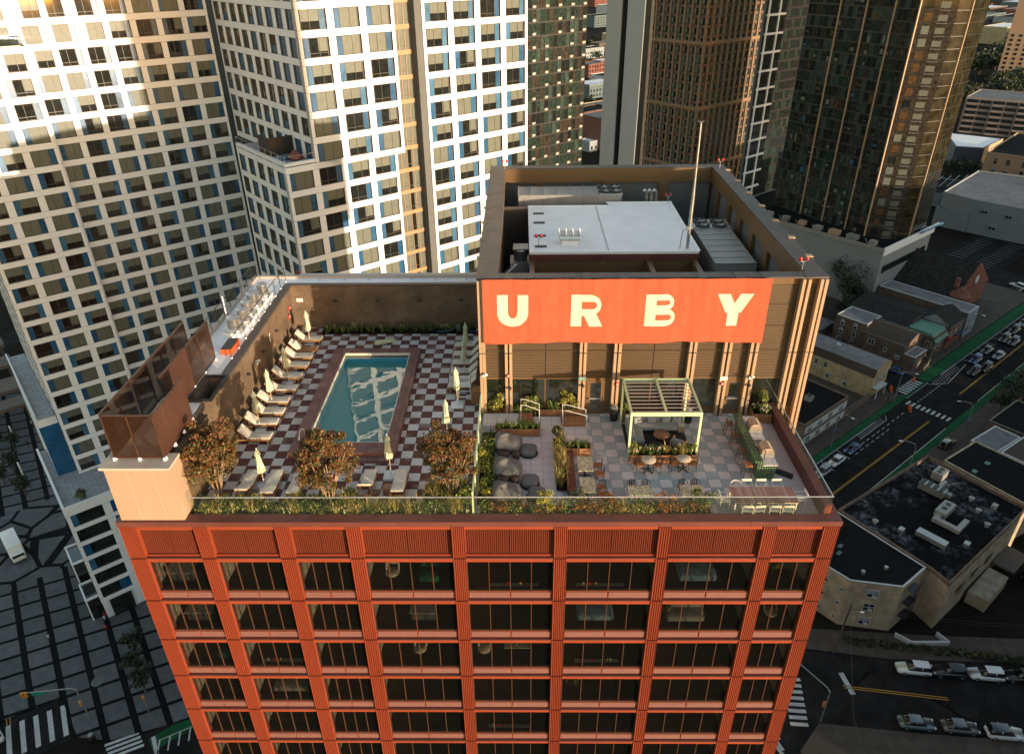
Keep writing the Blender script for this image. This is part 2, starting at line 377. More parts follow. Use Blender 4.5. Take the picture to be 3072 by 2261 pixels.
uvp(b,[(76,14.8),(430,14.8),(430,10.5),(76,10.5)],G-.02,G+.13,M_walk)
b.prism([tuple(UV(*p)[:2]) for p in ((66.9,4.4),(75.2,-5.1),(112,-38.5),(115,-35.5),(83,-6),(70.5,6.2),(76,10.5),(76,14.8),(66.9,14.8))],G-.02,G+.12,M_walk)
b.prism([tuple(UV(*p)[:2]) for p in ((57.6,-3.9),(67.8,-14.6),(100,-46),(70,-80),(40,-40),(52,-4.5))],G-.02,G+.12,M_walk)
struct('sidewalk',b)
# plaza with dark bands
n=N('plaza_paving'); p=n.pos(); x=n.sep(p)
U_=n.math('ADD',n.math('MULTIPLY',x[0],C4),n.math('MULTIPLY',x[1],S4)); V_=n.math('ADD',n.math('MULTIPLY',x[0],-S4),n.math('MULTIPLY',x[1],C4))
a=n.math('DIVIDE',n.math('ADD',n.math('SUBTRACT',U_,n.math('MULTIPLY',V_,.07)),22.25),3.8); bb=n.math('DIVIDE',n.math('ADD',V_,n.math('MULTIPLY',U_,.27)),3.8)
fa=n.math('FRACT',a); fb=n.math('FRACT',bb)
b1=n.math('MAXIMUM',n.math('LESS_THAN',fa,.23),n.math('LESS_THAN',fb,.15))
vo=n.n('ShaderNodeTexVoronoi'); vo.feature='DISTANCE_TO_EDGE'; vo.inputs['Scale'].default_value=.17; n.L(p,vo.inputs['Vector'])
b2=n.math('LESS_THAN',vo.outputs['Distance'],.055)
inz=n.math('MULTIPLY',n.math('GREATER_THAN',V_,95.0),n.math('LESS_THAN',V_,117.0))
band=n.math('ADD',n.math('MULTIPLY',b2,inz),n.math('MULTIPLY',b1,n.math('SUBTRACT',1.0,inz)))
f=n.noise(p,1.1,5); g2=n.noise(p,14,3)
k=n.ramp(n.math('ADD',n.math('MULTIPLY',f,.6),n.math('MULTIPLY',g2,.4)),.3,.7,.72,1.25)
rn=n.ramp(n.white(n.comb(n.math('FLOOR',a),n.math('FLOOR',bb),1.0)),0,1,.85,1.12)
col=n.mix(band,(.10,.10,.104),(.006,.0065,.0075)); kk=n.math('MULTIPLY',k,rn); col=n.mix(1.0,col,n.comb(kk,kk,kk),'MULTIPLY')
M_plaza=n.bsdf(col,.92,bump=f,bs=.2,spec=.1)
b=MB(); b.prism([tuple(UV(*p)[:2]) for p in ((-17.6,55.6),(-20.8,58.9),(-21.2,67.2),(-30,68.5),(-30,170),(8,170),(8,90),(-2,77.5),(8,48),(-7.6,51.6))],G-.02,G+.10,M_plaza)
b.add([UV(-21.4,59,G+.012),UV(-21.6,67,G+.012),UV(-30,68.2,G+.012),UV(-30,60,G+.012)],[(0,1,2,3)],M_asph)
struct('plaza',b)
# ---------------- the red block
FX0,FX1=-12.46,21.06; YF=-2.1
PIERS=[(-12.46,-11.68),(-8.97,-8.31),(-5.16,-4.47),(-1.82,-1.16),(3.1,3.7),(7.91,8.5),(12.77,13.34),(17.58,18.19),(20.34,21.06)]
BAYS=[(PIERS[i][1],PIERS[i+1][0]) for i in range(8)]
LV=[-1.99-2.862*k for k in range(8)]
blk=thing('apartment_building','red ribbed-metal apartment building with the rooftop pool, in the middle','building',(4.3,10,G))
m=MB(); m.box(-12.3,20.9,4.2,29.6,G,-.35,M_iwall)
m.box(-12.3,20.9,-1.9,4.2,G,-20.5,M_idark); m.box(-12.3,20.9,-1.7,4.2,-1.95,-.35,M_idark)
m.box(-12.42,-12.3,-1.8,29.6,G,0.0,M_redrib); m.box(20.9,21.0,-1.8,7.0,G,0.0,M_redrib)
part('wall',m,blk)
M_groove=pm('red_metal_groove_shade',(.145,.027,.013),.6,.15,1,spec=.2); M_groove2=pm('red_metal_groove_deep_shade',(.075,.017,.009),.6,.15,1,spec=.2)  # groove faces coloured darker to stand for shade between the ribs
M_redpan=pm('red_metal_recess_shade',(.125,.025,.012),.55,.12,.35,spec=.2,streak=True)  # same red metal darkened, recess shade put into the colour
def ribs(mb,x0,x1,z0,z1,y,dep,pitch,mat,groove=None):
    nn=max(1,round((x1-x0)/pitch)); pw=(x1-x0)/nn; pts=[]
    for k in range(nn):
        a=x0+k*pw; pts+=[(a,y),(a+pw*.5,y),(a+pw*.58,y+dep),(a+pw*.92,y+dep)]
    pts.append((x1,y)); V=[(px,py,z0) for px,py in pts]+[(px,py,z1) for px,py in pts]; L_=len(pts)
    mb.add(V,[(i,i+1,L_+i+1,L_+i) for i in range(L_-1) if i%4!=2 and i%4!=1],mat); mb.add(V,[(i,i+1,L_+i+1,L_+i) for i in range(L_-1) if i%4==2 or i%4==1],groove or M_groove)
for i,(a,b_) in enumerate(PIERS):
    m=MB()
    for k in range(-1,7):
        z1=0.0 if k<0 else LV[k]-.05; z0=(LV[0]+.03) if k<0 else LV[k+1]+.03
        m.box(a+.003,b_-.003,YF+.06,-1.62,z0,z1,M_redrib); m.box(a,a+.012,YF+.0,-1.62,z0,z1,M_red); m.box(b_-.012,b_,YF+.0,-1.62,z0,z1,M_red)
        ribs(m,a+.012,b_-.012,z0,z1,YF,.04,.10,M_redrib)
    m.box(a+.01,b_-.01,YF+.05,-1.7,LV[7]-60,LV[7]+.03,M_redrib)
    part('ribbed_pier',m,blk)
for k in range(8):
    m=MB(); zl=LV[k]
    for (a,b_) in BAYS:
        m.box(a,b_,YF-.02,-1.62,zl-.02,zl+.03,M_redd)             # dark ledge cap
        m.box(a,b_,-2.04,-1.66,zl-.29,zl-.022,M_red)               # orange band
        m.box(a+.02,(a+b_)/2-.008,-2.048,-2.04,zl-.285,zl-.05,M_red); m.box((a+b_)/2+.008,b_-.02,-2.048,-2.04,zl-.285,zl-.05,M_red)
    part('cornice_band',m,blk)
m=MB()
for (a,b_) in BAYS:
    m.box(a,b_,-2.04,-1.62,-.22,.02,M_red); mid=(a+b_)/2
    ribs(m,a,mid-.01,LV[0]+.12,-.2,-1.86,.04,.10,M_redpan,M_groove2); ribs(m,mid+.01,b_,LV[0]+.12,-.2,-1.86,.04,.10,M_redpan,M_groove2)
    m.box(a,b_,-1.79,-1.66,LV[0],-.2,M_idark); m.box(a,b_,-1.96,-1.8,LV[0]+.03,LV[0]+.13,M_redrib)
part('louvre_band',m,blk)
m=MB()
for i in range(16):
    a=FX0-.05+i*(FX1-FX0+.1)/16; b_=FX0-.05+(i+1)*(FX1-FX0+.1)/16
    m.box(a+.006,b_-.006,YF-.04,-1.55,.06,.32,M_redd)
m.box(FX0-.04,FX1+.04,YF-.02,-1.56,.03,.3,M_redd)
for i in range(6): m.box(20.5,FX1+.05,-1.545+i*1.5,-1.555+(i+1)*1.5,.06,.32,M_redd)
m.box(20.40,20.5,-1.55,7.3,0,.75,M_redd); m.box(20.36,20.75,-1.5,7.3,.752,.8,M_redd); m.box(20.5,20.73,-1.55,7.3,.3,.75,M_redrib)
part('parapet_coping',m,blk)
for k in range(6):
    for i,(a,b_) in enumerate(BAYS):
        z1=LV[k]-.27; zg=LV[k]-2.33; z0=LV[k]-2.832
        W=MB(); W.box(a+.03,b_-.03,-1.865,-1.857,zg,z1,M_glass); wo=part('window',W,blk)
        Fm=MB(); npn=4 if b_-a>2.3 else 3
        for q_ in range(npn+1):
            xx=a+.03+(b_-a-.06)*q_/npn; Fm.box(xx-.022,xx+.022,-1.90,-1.84,zg,z1,M_frm if q_%npn else M_black)
        Fm.box(a,b_,-1.93,-1.83,zg-.04,zg,M_frm); Fm.box(a,b_,-1.93,-1.83,z1,z1+.04,M_black)
        part('frame',Fm,wo)
        S_=MB(); S_.box(a,b_,-1.93,-1.7,z0,zg-.042,M_red); ns=2 if b_-a>2.3 else 1
        for q_ in range(ns):
            x0=a+.06+(b_-a-.06)*q_/ns; x1=a+(b_-a-.06)*(q_+1)/ns
            S_.box(x0,x1-.02,-1.975,-1.93,z0+.05,zg-.07,M_pink)
        part('spandrel_panel',S_,wo)
for k in range(6):
    m=MB(); zf=LV[k]-2.55
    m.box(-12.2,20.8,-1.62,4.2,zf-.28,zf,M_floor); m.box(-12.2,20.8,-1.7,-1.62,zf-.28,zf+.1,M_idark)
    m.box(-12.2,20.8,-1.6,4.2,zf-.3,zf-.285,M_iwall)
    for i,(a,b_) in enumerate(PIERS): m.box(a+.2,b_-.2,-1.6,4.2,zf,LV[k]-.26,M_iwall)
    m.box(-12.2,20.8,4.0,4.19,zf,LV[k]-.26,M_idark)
    part('apartment_interior',m,blk)
# decks
TX,TY=.61,.61*1.0474; OY=27*TY
M_chk=tilemat('pool_deck_pavers',(.60,.53,.48),(.15,.055,.045),TX,TY,0,OY,.014,stain=(.40,.33,.24))
M_chk2=tilemat('terrace_pavers',(.60,.51,.46),(.35,.355,.335),TX,TY,-.12,OY+.1,.014,jc=(.10,.09,.09),var=.14)
M_plain=tilemat('plain_pavers',(.62,.53,.49),(.60,.515,.475),TX*1.0,TY,.15,OY+.1,.014,jc=(.14,.12,.12),var=.06)
m=MB()
PX0,PX1,PY0,PY1=-5.2,-.9,4.15,14.2
for (a,b_,c_,d_) in ((-9.75,PX0,-1.55,18.5),(PX1,4.12,-1.55,18.5),(PX0,PX1,-1.55,PY0),(PX0,PX1,PY1,18.5)):
    m.quad((a,c_,0),(b_,c_,0),(b_,d_,0),(a,d_,0),M_chk)
struct('pool_deck',m)
m=MB(); m.quad((4.14,-1.55,0),(8.4,-1.55,0),(8.4,7.6,0),(4.14,7.6,0),M_plain); m.quad((8.4,-1.55,0),(18.9,-1.55,0),(18.9,7.6,0),(8.4,7.6,0),M_chk2)
M_plain2=tilemat('plain_pavers_right',(.50,.42,.40),(.49,.41,.39),TX*1.5,TY*1.5,.2,OY,.014,jc=(.13,.11,.11),var=.06)
m.quad((18.9,-1.55,0),(20.41,-1.55,0),(20.41,7.6,0),(18.9,7.6,0),M_plain2); struct('terrace_deck',m)
# ---------------- pool
M_cop=tilemat('pool_coping_stone',(.20,.10,.085),(.18,.085,.075),.61,.61,.1,.05,.018,jc=(.05,.03,.03),var=.12,rough=.5)
M_copside=pm('coping_riser_stone',(.30,.10,.055),.7,.2,2)
n=N('pool_mosaic'); v=n.n('ShaderNodeTexVoronoi'); v.inputs['Scale'].default_value=16; n.L(n.pos(),v.inputs['Vector']); rn=n.white(v.outputs['Position'])
c=n.mix(n.ramp(rn,0,1,0,1),(.0,.55,.85),(.10,.97,1)); M_mos=n.bsdf(c,.4)
n=N('pool_water'); gl=n.n('ShaderNodeBsdfGlass'); gl.inputs['IOR'].default_value=1.33; gl.inputs['Roughness'].default_value=0; gl.inputs['Color'].default_value=(.80,.97,.98,1)
bp=n.n('ShaderNodeBump'); bp.inputs['Strength'].default_value=.16; bp.inputs['Distance'].default_value=.03
n.L(n.noise(n.pos(),.9,2),bp.inputs['Height']); n.L(bp.outputs[0],gl.inputs['Normal'])
tr=n.n('ShaderNodeBsdfTransparent'); tr.inputs['Color'].default_value=(.34,.92,1,1)
g2=n.n('ShaderNodeBsdfGlossy'); g2.inputs['Roughness'].default_value=.005; n.L(bp.outputs[0],g2.inputs['Normal'])
fr=n.n('ShaderNodeFresnel'); fr.inputs['IOR'].default_value=1.45; n.L(bp.outputs[0],fr.inputs['Normal'])
mx=n.n('ShaderNodeMixShader'); n.L(n.math('MINIMUM',n.math('MULTIPLY',fr.outputs[0],1.9),.8),mx.inputs[0]); n.L(tr.outputs[0],mx.inputs[1]); n.L(g2.outputs[0],mx.inputs[2]); n.L(mx.outputs[0],n.out.inputs[0]); M_water=n.mat
pool=thing('swimming_pool','rectangular turquoise mosaic swimming pool sunk in the chequered deck','swimming pool',(-3,9.2,0))
m=MB()
for a in ((-5.95,-.3,3.2,PY0),(-5.95,-.3,PY1,14.85),(-5.95,PX0,PY0,PY1),(PX1,-.3,PY0,PY1)): m.box(a[0],a[1],a[2],a[3],.0,.30,M_copside); m.box(a[0]-.0,a[1]+.0,a[2],a[3],.302,.345,M_cop)
for k in range(18): m.box(-.305,-.27,3.2+k*.647+.01,3.2+(k+1)*.647-.01,.02,.3,M_cop)
part('coping',m,pool)
m=MB(); D=-.75; WZ=.13
m.quad((PX0,PY0,D),(PX1,PY0,D),(PX1,PY1,D),(PX0,PY1,D),M_mos)
m.quad((PX0,PY0,D),(PX0,PY1,D),(PX0,PY1,.3),(PX0,PY0,.3),M_mos); m.quad((PX1,PY1,D),(PX1,PY0,D),(PX1,PY0,.3),(PX1,PY1,.3),M_mos)
m.quad((PX0,PY1,D),(PX1,PY1,D),(PX1,PY1,.3),(PX0,PY1,.3),M_mos); m.quad((PX1,PY0,D),(PX0,PY0,D),(PX0,PY0,.3),(PX1,PY0,.3),M_mos)
part('basin',m,pool)
M_trim=pm('waterline_tile',(.68,.58,.46),.4,.08,8)
m=MB(); m.box(PX0,PX0+.05,PY0,PY1,.16,.335,M_trim); m.box(PX1-.05,PX1,PY0,PY1,.16,.335,M_trim); m.box(PX0+.05,PX1-.05,PY1-.05,PY1,.16,.335,M_trim); m.box(PX0+.05,PX1-.05,PY0,PY0+.05,.16,.335,M_trim); part('waterline_trim',m,pool)
m=MB()
for k in range(4): m.box(PX0+.05,PX1-.05,PY0+.05,PY0+.35+.3*k,D,-.02-.17*k,M_mos); m.box(PX0+.05,PX1-.05,PY0+.31+.3*k,PY0+.352+.3*k,-.17*k-.019,-.17*k-.005,M_trim)
part('steps',m,pool)
m=MB(); m.quad((PX0+.05,PY0+.05,WZ),(PX1-.05,PY0+.05,WZ),(PX1-.05,PY1-.05,WZ),(PX0+.05,PY1-.05,WZ),M_water); part('water',m,pool)
m=MB(); m.box(PX0+1.2,PX1+.6,2.75,3.2,0,.17,M_cop); part('entry_step',m,pool)
# ---------------- penthouse
ph=thing('penthouse','brown louvred rooftop penthouse with champagne fins, behind the orange banner','penthouse',(13,18,0))
YW=7.44; ZT=8.45; SX0,SX1=4.1,22.15
m=MB()
m.box(SX0,SX0+.3,YW+.16,29.9,-.3,ZT-.1,M_brown); m.box(SX0+.3,SX1-.3,29.6,29.9,-.3,ZT-.1,M_brown); m.box(SX1-.3,SX1,YW+.16,29.9,-4,ZT-.1,M_brown)
m.box(SX0+.3,SX1-.3,YW+.16,29.6,3.3,3.5,M_roofb)
m.box(SX0+.3,SX1-.3,YW+2.6,YW+2.7,0,3.3,M_iwall); m.box(SX0+.3,SX1-.3,YW+.16,29.6,-.05,.0,M_floor)
m.box(21.0,SX1,YW+.0,YW+.16,-5,0.0,M_brown)
part('wall',m,ph)
# parapet: outer coping ring and deep inner ring beam on posts
m=MB()
def ringseg(x0,x1,y0,y1,n_,ax):
    for i in range(n_):
        if ax=='x': a=x0+(x1-x0)*i/n_; b_=x0+(x1-x0)*(i+1)/n_; m.box(a+.006,b_-.006,y0,y1,ZT-.1,ZT,M_darkcap)
        else: a=y0+(y1-y0)*i/n_; b_=y0+(y1-y0)*(i+1)/n_; m.box(x0,x1,a+.006,b_-.006,ZT-.1,ZT,M_darkcap)
ringseg(SX0-.05,SX1+.05,YW-.2,7.95,12,'x'); ringseg(SX0-.05,SX1+.05,29.1,29.95,12,'x'); ringseg(SX0-.05,5.2,7.95,29.1,13,'y'); ringseg(21.2,SX1+.05,7.95,29.1,13,'y')
for x in (5.5,9.55,11.45,15.5,17.4,18.8,21.0): m.box(x,x+.45,YW-.32,7.9,ZT-.02,ZT+.03,M_darkcap)
for y in (10,13,16,19,22,25,28): m.box(SX0-.15,SX0+.3,y,y+.35,ZT-.03,ZT+.03,M_darkcap); m.box(SX1-.2,SX1+.18,y,y+.35,ZT-.03,ZT+.05,M_tan)
part('coping',m,ph)
m=MB()
m.box(5.0,5.2,7.9,29.1,7.3,ZT-.1,M_brown); m.box(21.2,21.4,7.9,29.1,7.3,ZT-.1,M_brown); m.box(5.2,21.2,29.1,29.3,7.3,ZT-.1,M_brown); m.box(5.2,21.2,7.75,7.9,7.3,ZT-.1,M_brown)
for x in (7.4,12.9,17.2): m.box(x,x+.7,29.1,29.3,3.5,7.3,M_brown)
for y in (11,14,17.2,20.2,23.2,26.5): m.box(21.2,21.4,y,y+.9,3.5,7.3,M_brown); m.box(5.0,5.2,y,y+.7,3.5,7.3,M_brown)
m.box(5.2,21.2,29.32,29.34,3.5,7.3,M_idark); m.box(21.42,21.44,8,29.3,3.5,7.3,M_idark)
m.box(14.1,14.4,7.9,14.7,6.1,6.5,M_brown); m.box(16.9,17.2,7.9,14.7,6.1,6.5,M_brown); m.box(6.9,7.2,7.9,14.7,6.1,6.5,M_brown); m.box(5.2,6.9,23.2,23.4,3.5,7.2,M_darkcap)
part('parapet_frame',m,ph)
fins=[(4.1,4.42),(5.49,5.88),(9.56,9.94),(11.43,11.82),(15.48,15.88),(17.35,17.77),(18.77,19.2),(20.85,21.28),(21.76,22.15)]
for i,(a,b_) in enumerate(fins):
    m=MB(); z0=0 if i<7 else (-.0 if i<7 else -6)
    for (s0,s1) in ((z0,4.1),(4.16,ZT-.1)):
        m.box(a,a+.15,YW-.36,YW,s0,s1,M_tan); m.box(b_-.15,b_,YW-.36,YW,s0,s1,M_tan); m.box(a+.15,b_-.15,YW-.12,YW,s0,s1,M_darkcap)
    part('fin',m,ph)
def louv(mb,x0,x1,z0,z1,y,pitch=.105,dep=.05,mat=None):
    mat=mat or M_brownlouv; n_=max(1,round((z1-z0)/pitch)); p_=(z1-z0)/n_; pts=[]
    for k in range(n_): z=z0+k*p_; pts+=[(y,z),(y,z+p_*.45),(y+dep,z+p_*.55),(y+dep,z+p_*.9)]
    pts.append((y,z1)); L_=len(pts); V=[(x0,a,b_) for a,b_ in pts]+[(x1,a,b_) for a,b_ in pts]
    mb.add(V,[(i,L_+i,L_+i+1,i+1) for i in range(L_-1)],mat)
gaps=[(4.42,5.49),(5.88,9.56),(9.94,11.43),(11.82,15.48),(15.88,17.35),(17.77,18.77),(19.2,20.85),(21.28,21.76)]
M_pglass=glass('penthouse_glass',tint=(.03,.035,.025),refl=.22,trans=.62,rough=.02,tcol=(.6,.66,.55))
doorx={2:(10.14,11.0),5:(17.93,18.72)}
for i,(a,b_) in enumerate(gaps):
    m=MB()
    m.box(a,b_,YW+.06,YW+.16,2.36 if i<7 else -6,ZT-.1,M_darkcap)
    for (s0,s1) in ((2.38,4.12),(4.16,5.58),(5.62,6.85),(6.89,7.95)):
        if b_-a>2.5: mid=(a+b_)/2; louv(m,a,mid-.02,s0,s1,YW-.02); louv(m,mid+.02,b_,s0,s1,YW-.02)
        else: louv(m,a,b_,s0,s1,YW-.02)
    m.box(a,b_,YW-.03,YW+.06,7.97,ZT-.1,M_brown)
    if i==7: louv(m,a,b_,-4,.3,YW-.02)
    part('louvre_panel',m,ph)
    if i not in doorx:
        m=MB(); m.box(a,b_,YW+.04,YW+.055,.45,2.34,M_pglass); W=part('window',m,ph)
        F_=MB(); F_.box(a,b_,YW,YW+.1,0,.45,M_brown); F_.box(a,b_,YW+.0,YW+.08,2.3,2.37,M_brown)
        if b_-a>2.5: F_.box((a+b_)/2-.03,(a+b_)/2+.03,YW+.0,YW+.03,.45,2.3,M_brown)
        part('frame',F_,W)
    else:
        x0,x1=doorx[i]; m=MB(); m.box(a,x0-.08,YW,YW+.12,0,2.36,M_brown); m.box(x1+.08,b_,YW,YW+.12,0,2.36,M_brown); m.box(x0-.08,x1+.08,YW,YW+.12,2.2,2.36,M_brown); part('door_surround',m,ph)
        m=MB(); m.box(x0-.07,x0+.13,YW-.03,YW+.03,0,2.2,M_brown); m.box(x1-.13,x1+.07,YW-.03,YW+.03,0,2.2,M_brown); m.box(x0+.13,x1-.13,YW-.03,YW+.03,0,.25,M_brown); m.box(x0+.13,x1-.13,YW-.03,YW+.03,2.05,2.2,M_brown); m.box(x0+.13,x1-.13,YW,YW+.01,.25,2.05,M_pglass); d=part('door',m,ph)
        m=MB(); m.box(x0,x1,YW-.1,YW-.05,1.0,1.1,M_steel); m.box(x0+.0,x0+.05,YW-.1,YW,1.0,1.1,M_steel); m.box(x1-.05,x1,YW-.1,YW,1.0,1.1,M_steel); part('handle',m,d)
m=MB(); m.box(9.94,20.4,YW-.9,YW-.14,-.01,.004,M_conc) if False else None
# bulkhead with white roof
bk=thing('stair_bulkhead','plant-room block with a flat white roof inside the penthouse parapet','roof block',(12,19,3.5))
m=MB(); m.box(6.95,17.2,14.7,24.0,3.5,6.6,M_brown); m.box(12.75,17.3,24.0,24.8,3.5,6.6,M_brown); m.box(6.9,17.25,14.64,14.7,6.5,6.92,M_redd); part('wall',m,bk)
m=MB(); m.prism([(6.9,14.62),(17.28,14.62),(17.42,24.85),(12.75,24.85),(12.75,24.08),(6.9,24.08)],6.92,7.0,M_roofw)
for a in ((6.9,17.28,14.62,14.8),(6.9,12.75,23.9,24.08),(12.6,17.4,24.68,24.86),(6.9,7.08,14.8,23.9),(17.15,17.38,14.8,24.7)): m.box(*a,7.002,7.07,M_roofw)
m.box(11.75,11.83,14.8,24.0,7.0,7.015,M_steel); part('roof',m,bk)
m=MB()
for y in (15.6,17.6,20.2,22.2): m.box(7.25,8.0,y,y+.28,7.0,7.06,M_black)
part('paver_strip',m,bk)
t=thing('roof_hood','low curved metal vent hood on the white plant-room roof','vent hood',(9.4,16.2,7.0))
m=MB(); m.box(8.95,9.95,15.9,16.5,7.0,7.35,M_roofw); part('base',m,t)
m=MB()
for k in range(6):
    a0,a1=R(180*k/6),R(180*(k+1)/6); y=lambda a:16.35-.52*math.cos(a); z=lambda a:7.42+.38*math.sin(a)
    m.quad((8.8,y(a0),z(a0)),(10.1,y(a0),z(a0)),(10.1,y(a1),z(a1)),(8.8,y(a1),z(a1)),M_steel)
for xx in (8.8,9.23,9.66,10.1):
    for k in range(6):
        a0=R(15+30*k); m.bc((xx,16.35-.535*math.cos(a0),7.42+.395*math.sin(a0)),(.03,.03,.24),M_roofw,rx=math.pi/2-a0 if False else -(a0-math.pi/2) )
m.box(8.8,10.1,15.83,16.87,7.36,7.42,M_steel2); part('hood',m,t)
# AC units
def acunit(loc,rz,L_,wd,h,lab,nseg):
    t=thing('rooftop_air_unit',lab,'air unit',loc,rz)
    m=MB(); m.box(0,L_,0,wd,0,h,M_steel2)
    for k in range(nseg+1): m.box(L_*k/nseg*.78-.03,L_*k/nseg*.78+.03,-.02,wd+.02,h,h+.05,M_steel)
    m.box(0,L_,-.012,0,h*.48,h*.5,M_black); part('casing',m,t,True)
    m=MB(); m.box(L_*.79,L_+.05,-.05,wd+.05,h+.0,h+.09,M_steel); part('fan_deck',m,t,True)
    for i in range(2):
        for j in range(2):
            c=(L_*(.845+.1*i),wd*(.27+.46*j),h+.09); m=MB(); m.lathe([(.5,0),(.5,.12),(.42,.12),(.40,.02),(.02,.02)],20,M_black,c)
            for b_ in range(5): m.bc((c[0]+.2*math.cos(b_*1.257),c[1]+.2*math.sin(b_*1.257),c[2]+.07),(.38,.14,.02),M_steel2,rz=b_*1.257,rx=.3)
            part('fan',m,t,True)
    m=MB()
    for k in range(4): m.box(L_*(.05+.19*k),L_*(.05+.19*k)+.02,-.015,-.001,.1,h*.95,M_black); m.box(L_*(.12+.19*k),L_*(.12+.19*k)+.07,-.03,-.001,h*.6,h*.62,M_steel)
    part('access_panel',m,t,True)
    return t
acunit((6.2,25.1,3.5),0,7.6,2.3,4.0,'long grey rooftop air unit with four fans, behind the white plant-room roof',6)
acunit((20.7,14.0,3.5),R(90),8.1,2.5,3.0,'grey rooftop air unit with seamed top, right of the white plant-room roof',6)
t=thing('flue_pipes','three bent silver flue pipes behind the white plant-room roof','pipe',(16,25.6,3.5),group=None)
for k in range(3): m=MB(); m.tube([(15.7+.35*k,25.6,3.5),(15.7+.35*k,25.6,7.3),(15.62+.35*k,25.5,7.6),(15.45+.35*k,25.4,7.75)],.12,10,M_steel); part('pipe',m,t)
t=thing('exhaust_fan','silver drum exhaust fan on a dark curb beside the plant-room block','exhaust fan',(5.9,16.0,3.5))
m=MB(); m.box(5.7,6.9,15.2,16.7,3.5,6.1,M_steel2); part('curb',m,t); m=MB(); m.lathe([(.42,6.1),(.45,6.7),(.52,6.72),(.5,6.85),(.1,6.9)],20,M_steel,(6.35,16.0,0)); m.box(5.9,6.85,15.5,16.5,6.9,6.95,M_steel2); part('drum',m,t)
t=thing('yagi_antenna','small white comb antenna near the front left parapet of the penthouse','antenna',(5.6,13.5,3.5))
m=MB(); m.tube([(5.8,13.4,3.5),(5.8,13.4,6.6)],.03,6,M_steel); part('mast',m,t); m=MB(); m.tube([(5.35,12.7,6.3),(6.1,13.9,6.6)],.02,6,M_roofw)
for k in range(7): m.bc((5.4+.1*k,12.78+.17*k,6.33+.04*k),(.35,.015,.015),M_roofw,rz=-.3)
part('comb',m,t)
t=thing('antenna_mast','tall thin silver mast rising from the white plant-room roof','mast',(16.62,15.0,7.0))
m=MB(); m.tube([(16.62,15.1,7.0),(16.62,15.1,10.5)],.10,12,M_steel); m.tube([(16.62,15.1,10.5),(16.6,15.1,13.3)],.085,12,M_steel,.05); m.tube([(16.6,15.1,13.3),(16.58,15.1,14.55)],.05,10,M_steel); m.box(16.42,16.82,14.9,15.3,7.0,7.08,M_roofw); part('pole',m,t)
m=MB()
for k in range(8): m.cyl((16.58,15.1,14.5),(16.58+.2*math.cos(k*.785),15.1+.2*math.sin(k*.785),14.62),.012,.006,5,M_steel)
part('finial',m,t); m=MB(); m.box(16.45,16.8,14.95,15.25,8.35,8.45,M_steel); m.tube([(16.5,15.0,8.4),(16.2,15.0,8.2),(16.15,15,7.1)],.02,6,M_black); part('bracket',m,t)
M_redl=pm('red_lens',(.45,.02,.015),.25,.1,3)
for i,(x,y,z,l) in enumerate(((5.15,28.9,ZT,'twin red obstruction light at the back left corner of the penthouse parapet'),(21.7,28.9,ZT,'twin red obstruction light at the back right corner of the penthouse parapet'),(5.15,8.15,7.6,'twin red obstruction light at the front left corner of the penthouse parapet'),(21.1,8.2,ZT,'twin red obstruction light at the front right corner of the penthouse parapet'),(7.5,15.9,7.05,'red obstruction light on the left edge of the white plant-room roof'),(17.1,24.6,7.05,'red obstruction light at the back right corner of the white roof'))):
    t=thing('obstruction_light',l,'warning light',(x,y,z),group='red obstruction lights on the penthouse')
    m=MB(); m.tube([(0,0,0),(0,0,.45)],.025,8,M_steel); m.tube([(-.16,0,.5),(0,0,.42),(.16,0,.5)],.02,6,M_steel); part('bracket',m,t,True)
    for s_ in (-1,1): m=MB(); m.lathe([(.05,0),(.09,.03),(.09,.14),(.05,.2)],10,M_redl,(s_*.17,0,.5)); part('lens',m,t,True)
# banner
n=N('banner_cloth'); p=n.pos(); x=n.sep(p); f=n.noise(n.comb(n.math('MULTIPLY',x[0],1.5),x[2],0.0),1.2,3)
wv=n.noise(n.comb(n.math('MULTIPLY',n.math('SUBTRACT',x[0],n.math('MULTIPLY',x[2],.35)),5.0),n.math('MULTIPLY',x[2],.5),0.0),1.0,3)
M_ban=n.bsdf(n.mix(n.ramp(f,.35,.65,0,1),(.47,.08,.04),(.50,.09,.045)),.75,bump=wv,bs=.22,bd=.04,spec=.15)
n=N('banner_letter'); p=n.pos(); x=n.sep(p); wv=n.noise(n.comb(n.math('MULTIPLY',n.math('SUBTRACT',x[0],n.math('MULTIPLY',x[2],.35)),5.0),n.math('MULTIPLY',x[2],.5),0.0),1.0,3); M_let=n.bsdf((.56,.50,.38),.8,bump=wv,bs=.22,bd=.04,spec=.15)
def bany(x,z):
    d=.018*math.sin(x*2.1+z*.3)+.008*math.sin(x*5.3-z*.6)+.004*math.sin(x*11+z*.7)
    lo_=max(0,(5.6-z)/.9); return 6.93+d-.05*lo_*abs(math.sin(x*1.9))*.6
bn=thing('banner','wide orange banner with four cream letters on the penthouse front','banner',(11.8,6.95,6.7))
m=MB(); nx,nz=220,46; X0,X1,Z0,Z1=4.38,19.22,4.85,8.5
V=[];F=[]
for j in range(nz+1):
    for i in range(nx+1):
        x=X0+(X1-X0)*i/nx; z=Z0+(Z1-Z0)*j/nz
        if j==0: z+=.05*math.sin(x*.9)+.02*math.sin(x*3.1)
        if i==nx: x-=.0
        V.append((x,bany(x,z),z))
for j in range(nz):
    for i in range(nx): a=j*(nx+1)+i; F.append((a,a+1,a+nx+2,a+nx+1))
m.add(V,F,M_ban,True); part('cloth',m,bn)
def el(x,y,cx,cy,rx,ry): return ((x-cx)/rx)**2+((y-cy)/ry)**2<=1
H_=1.82
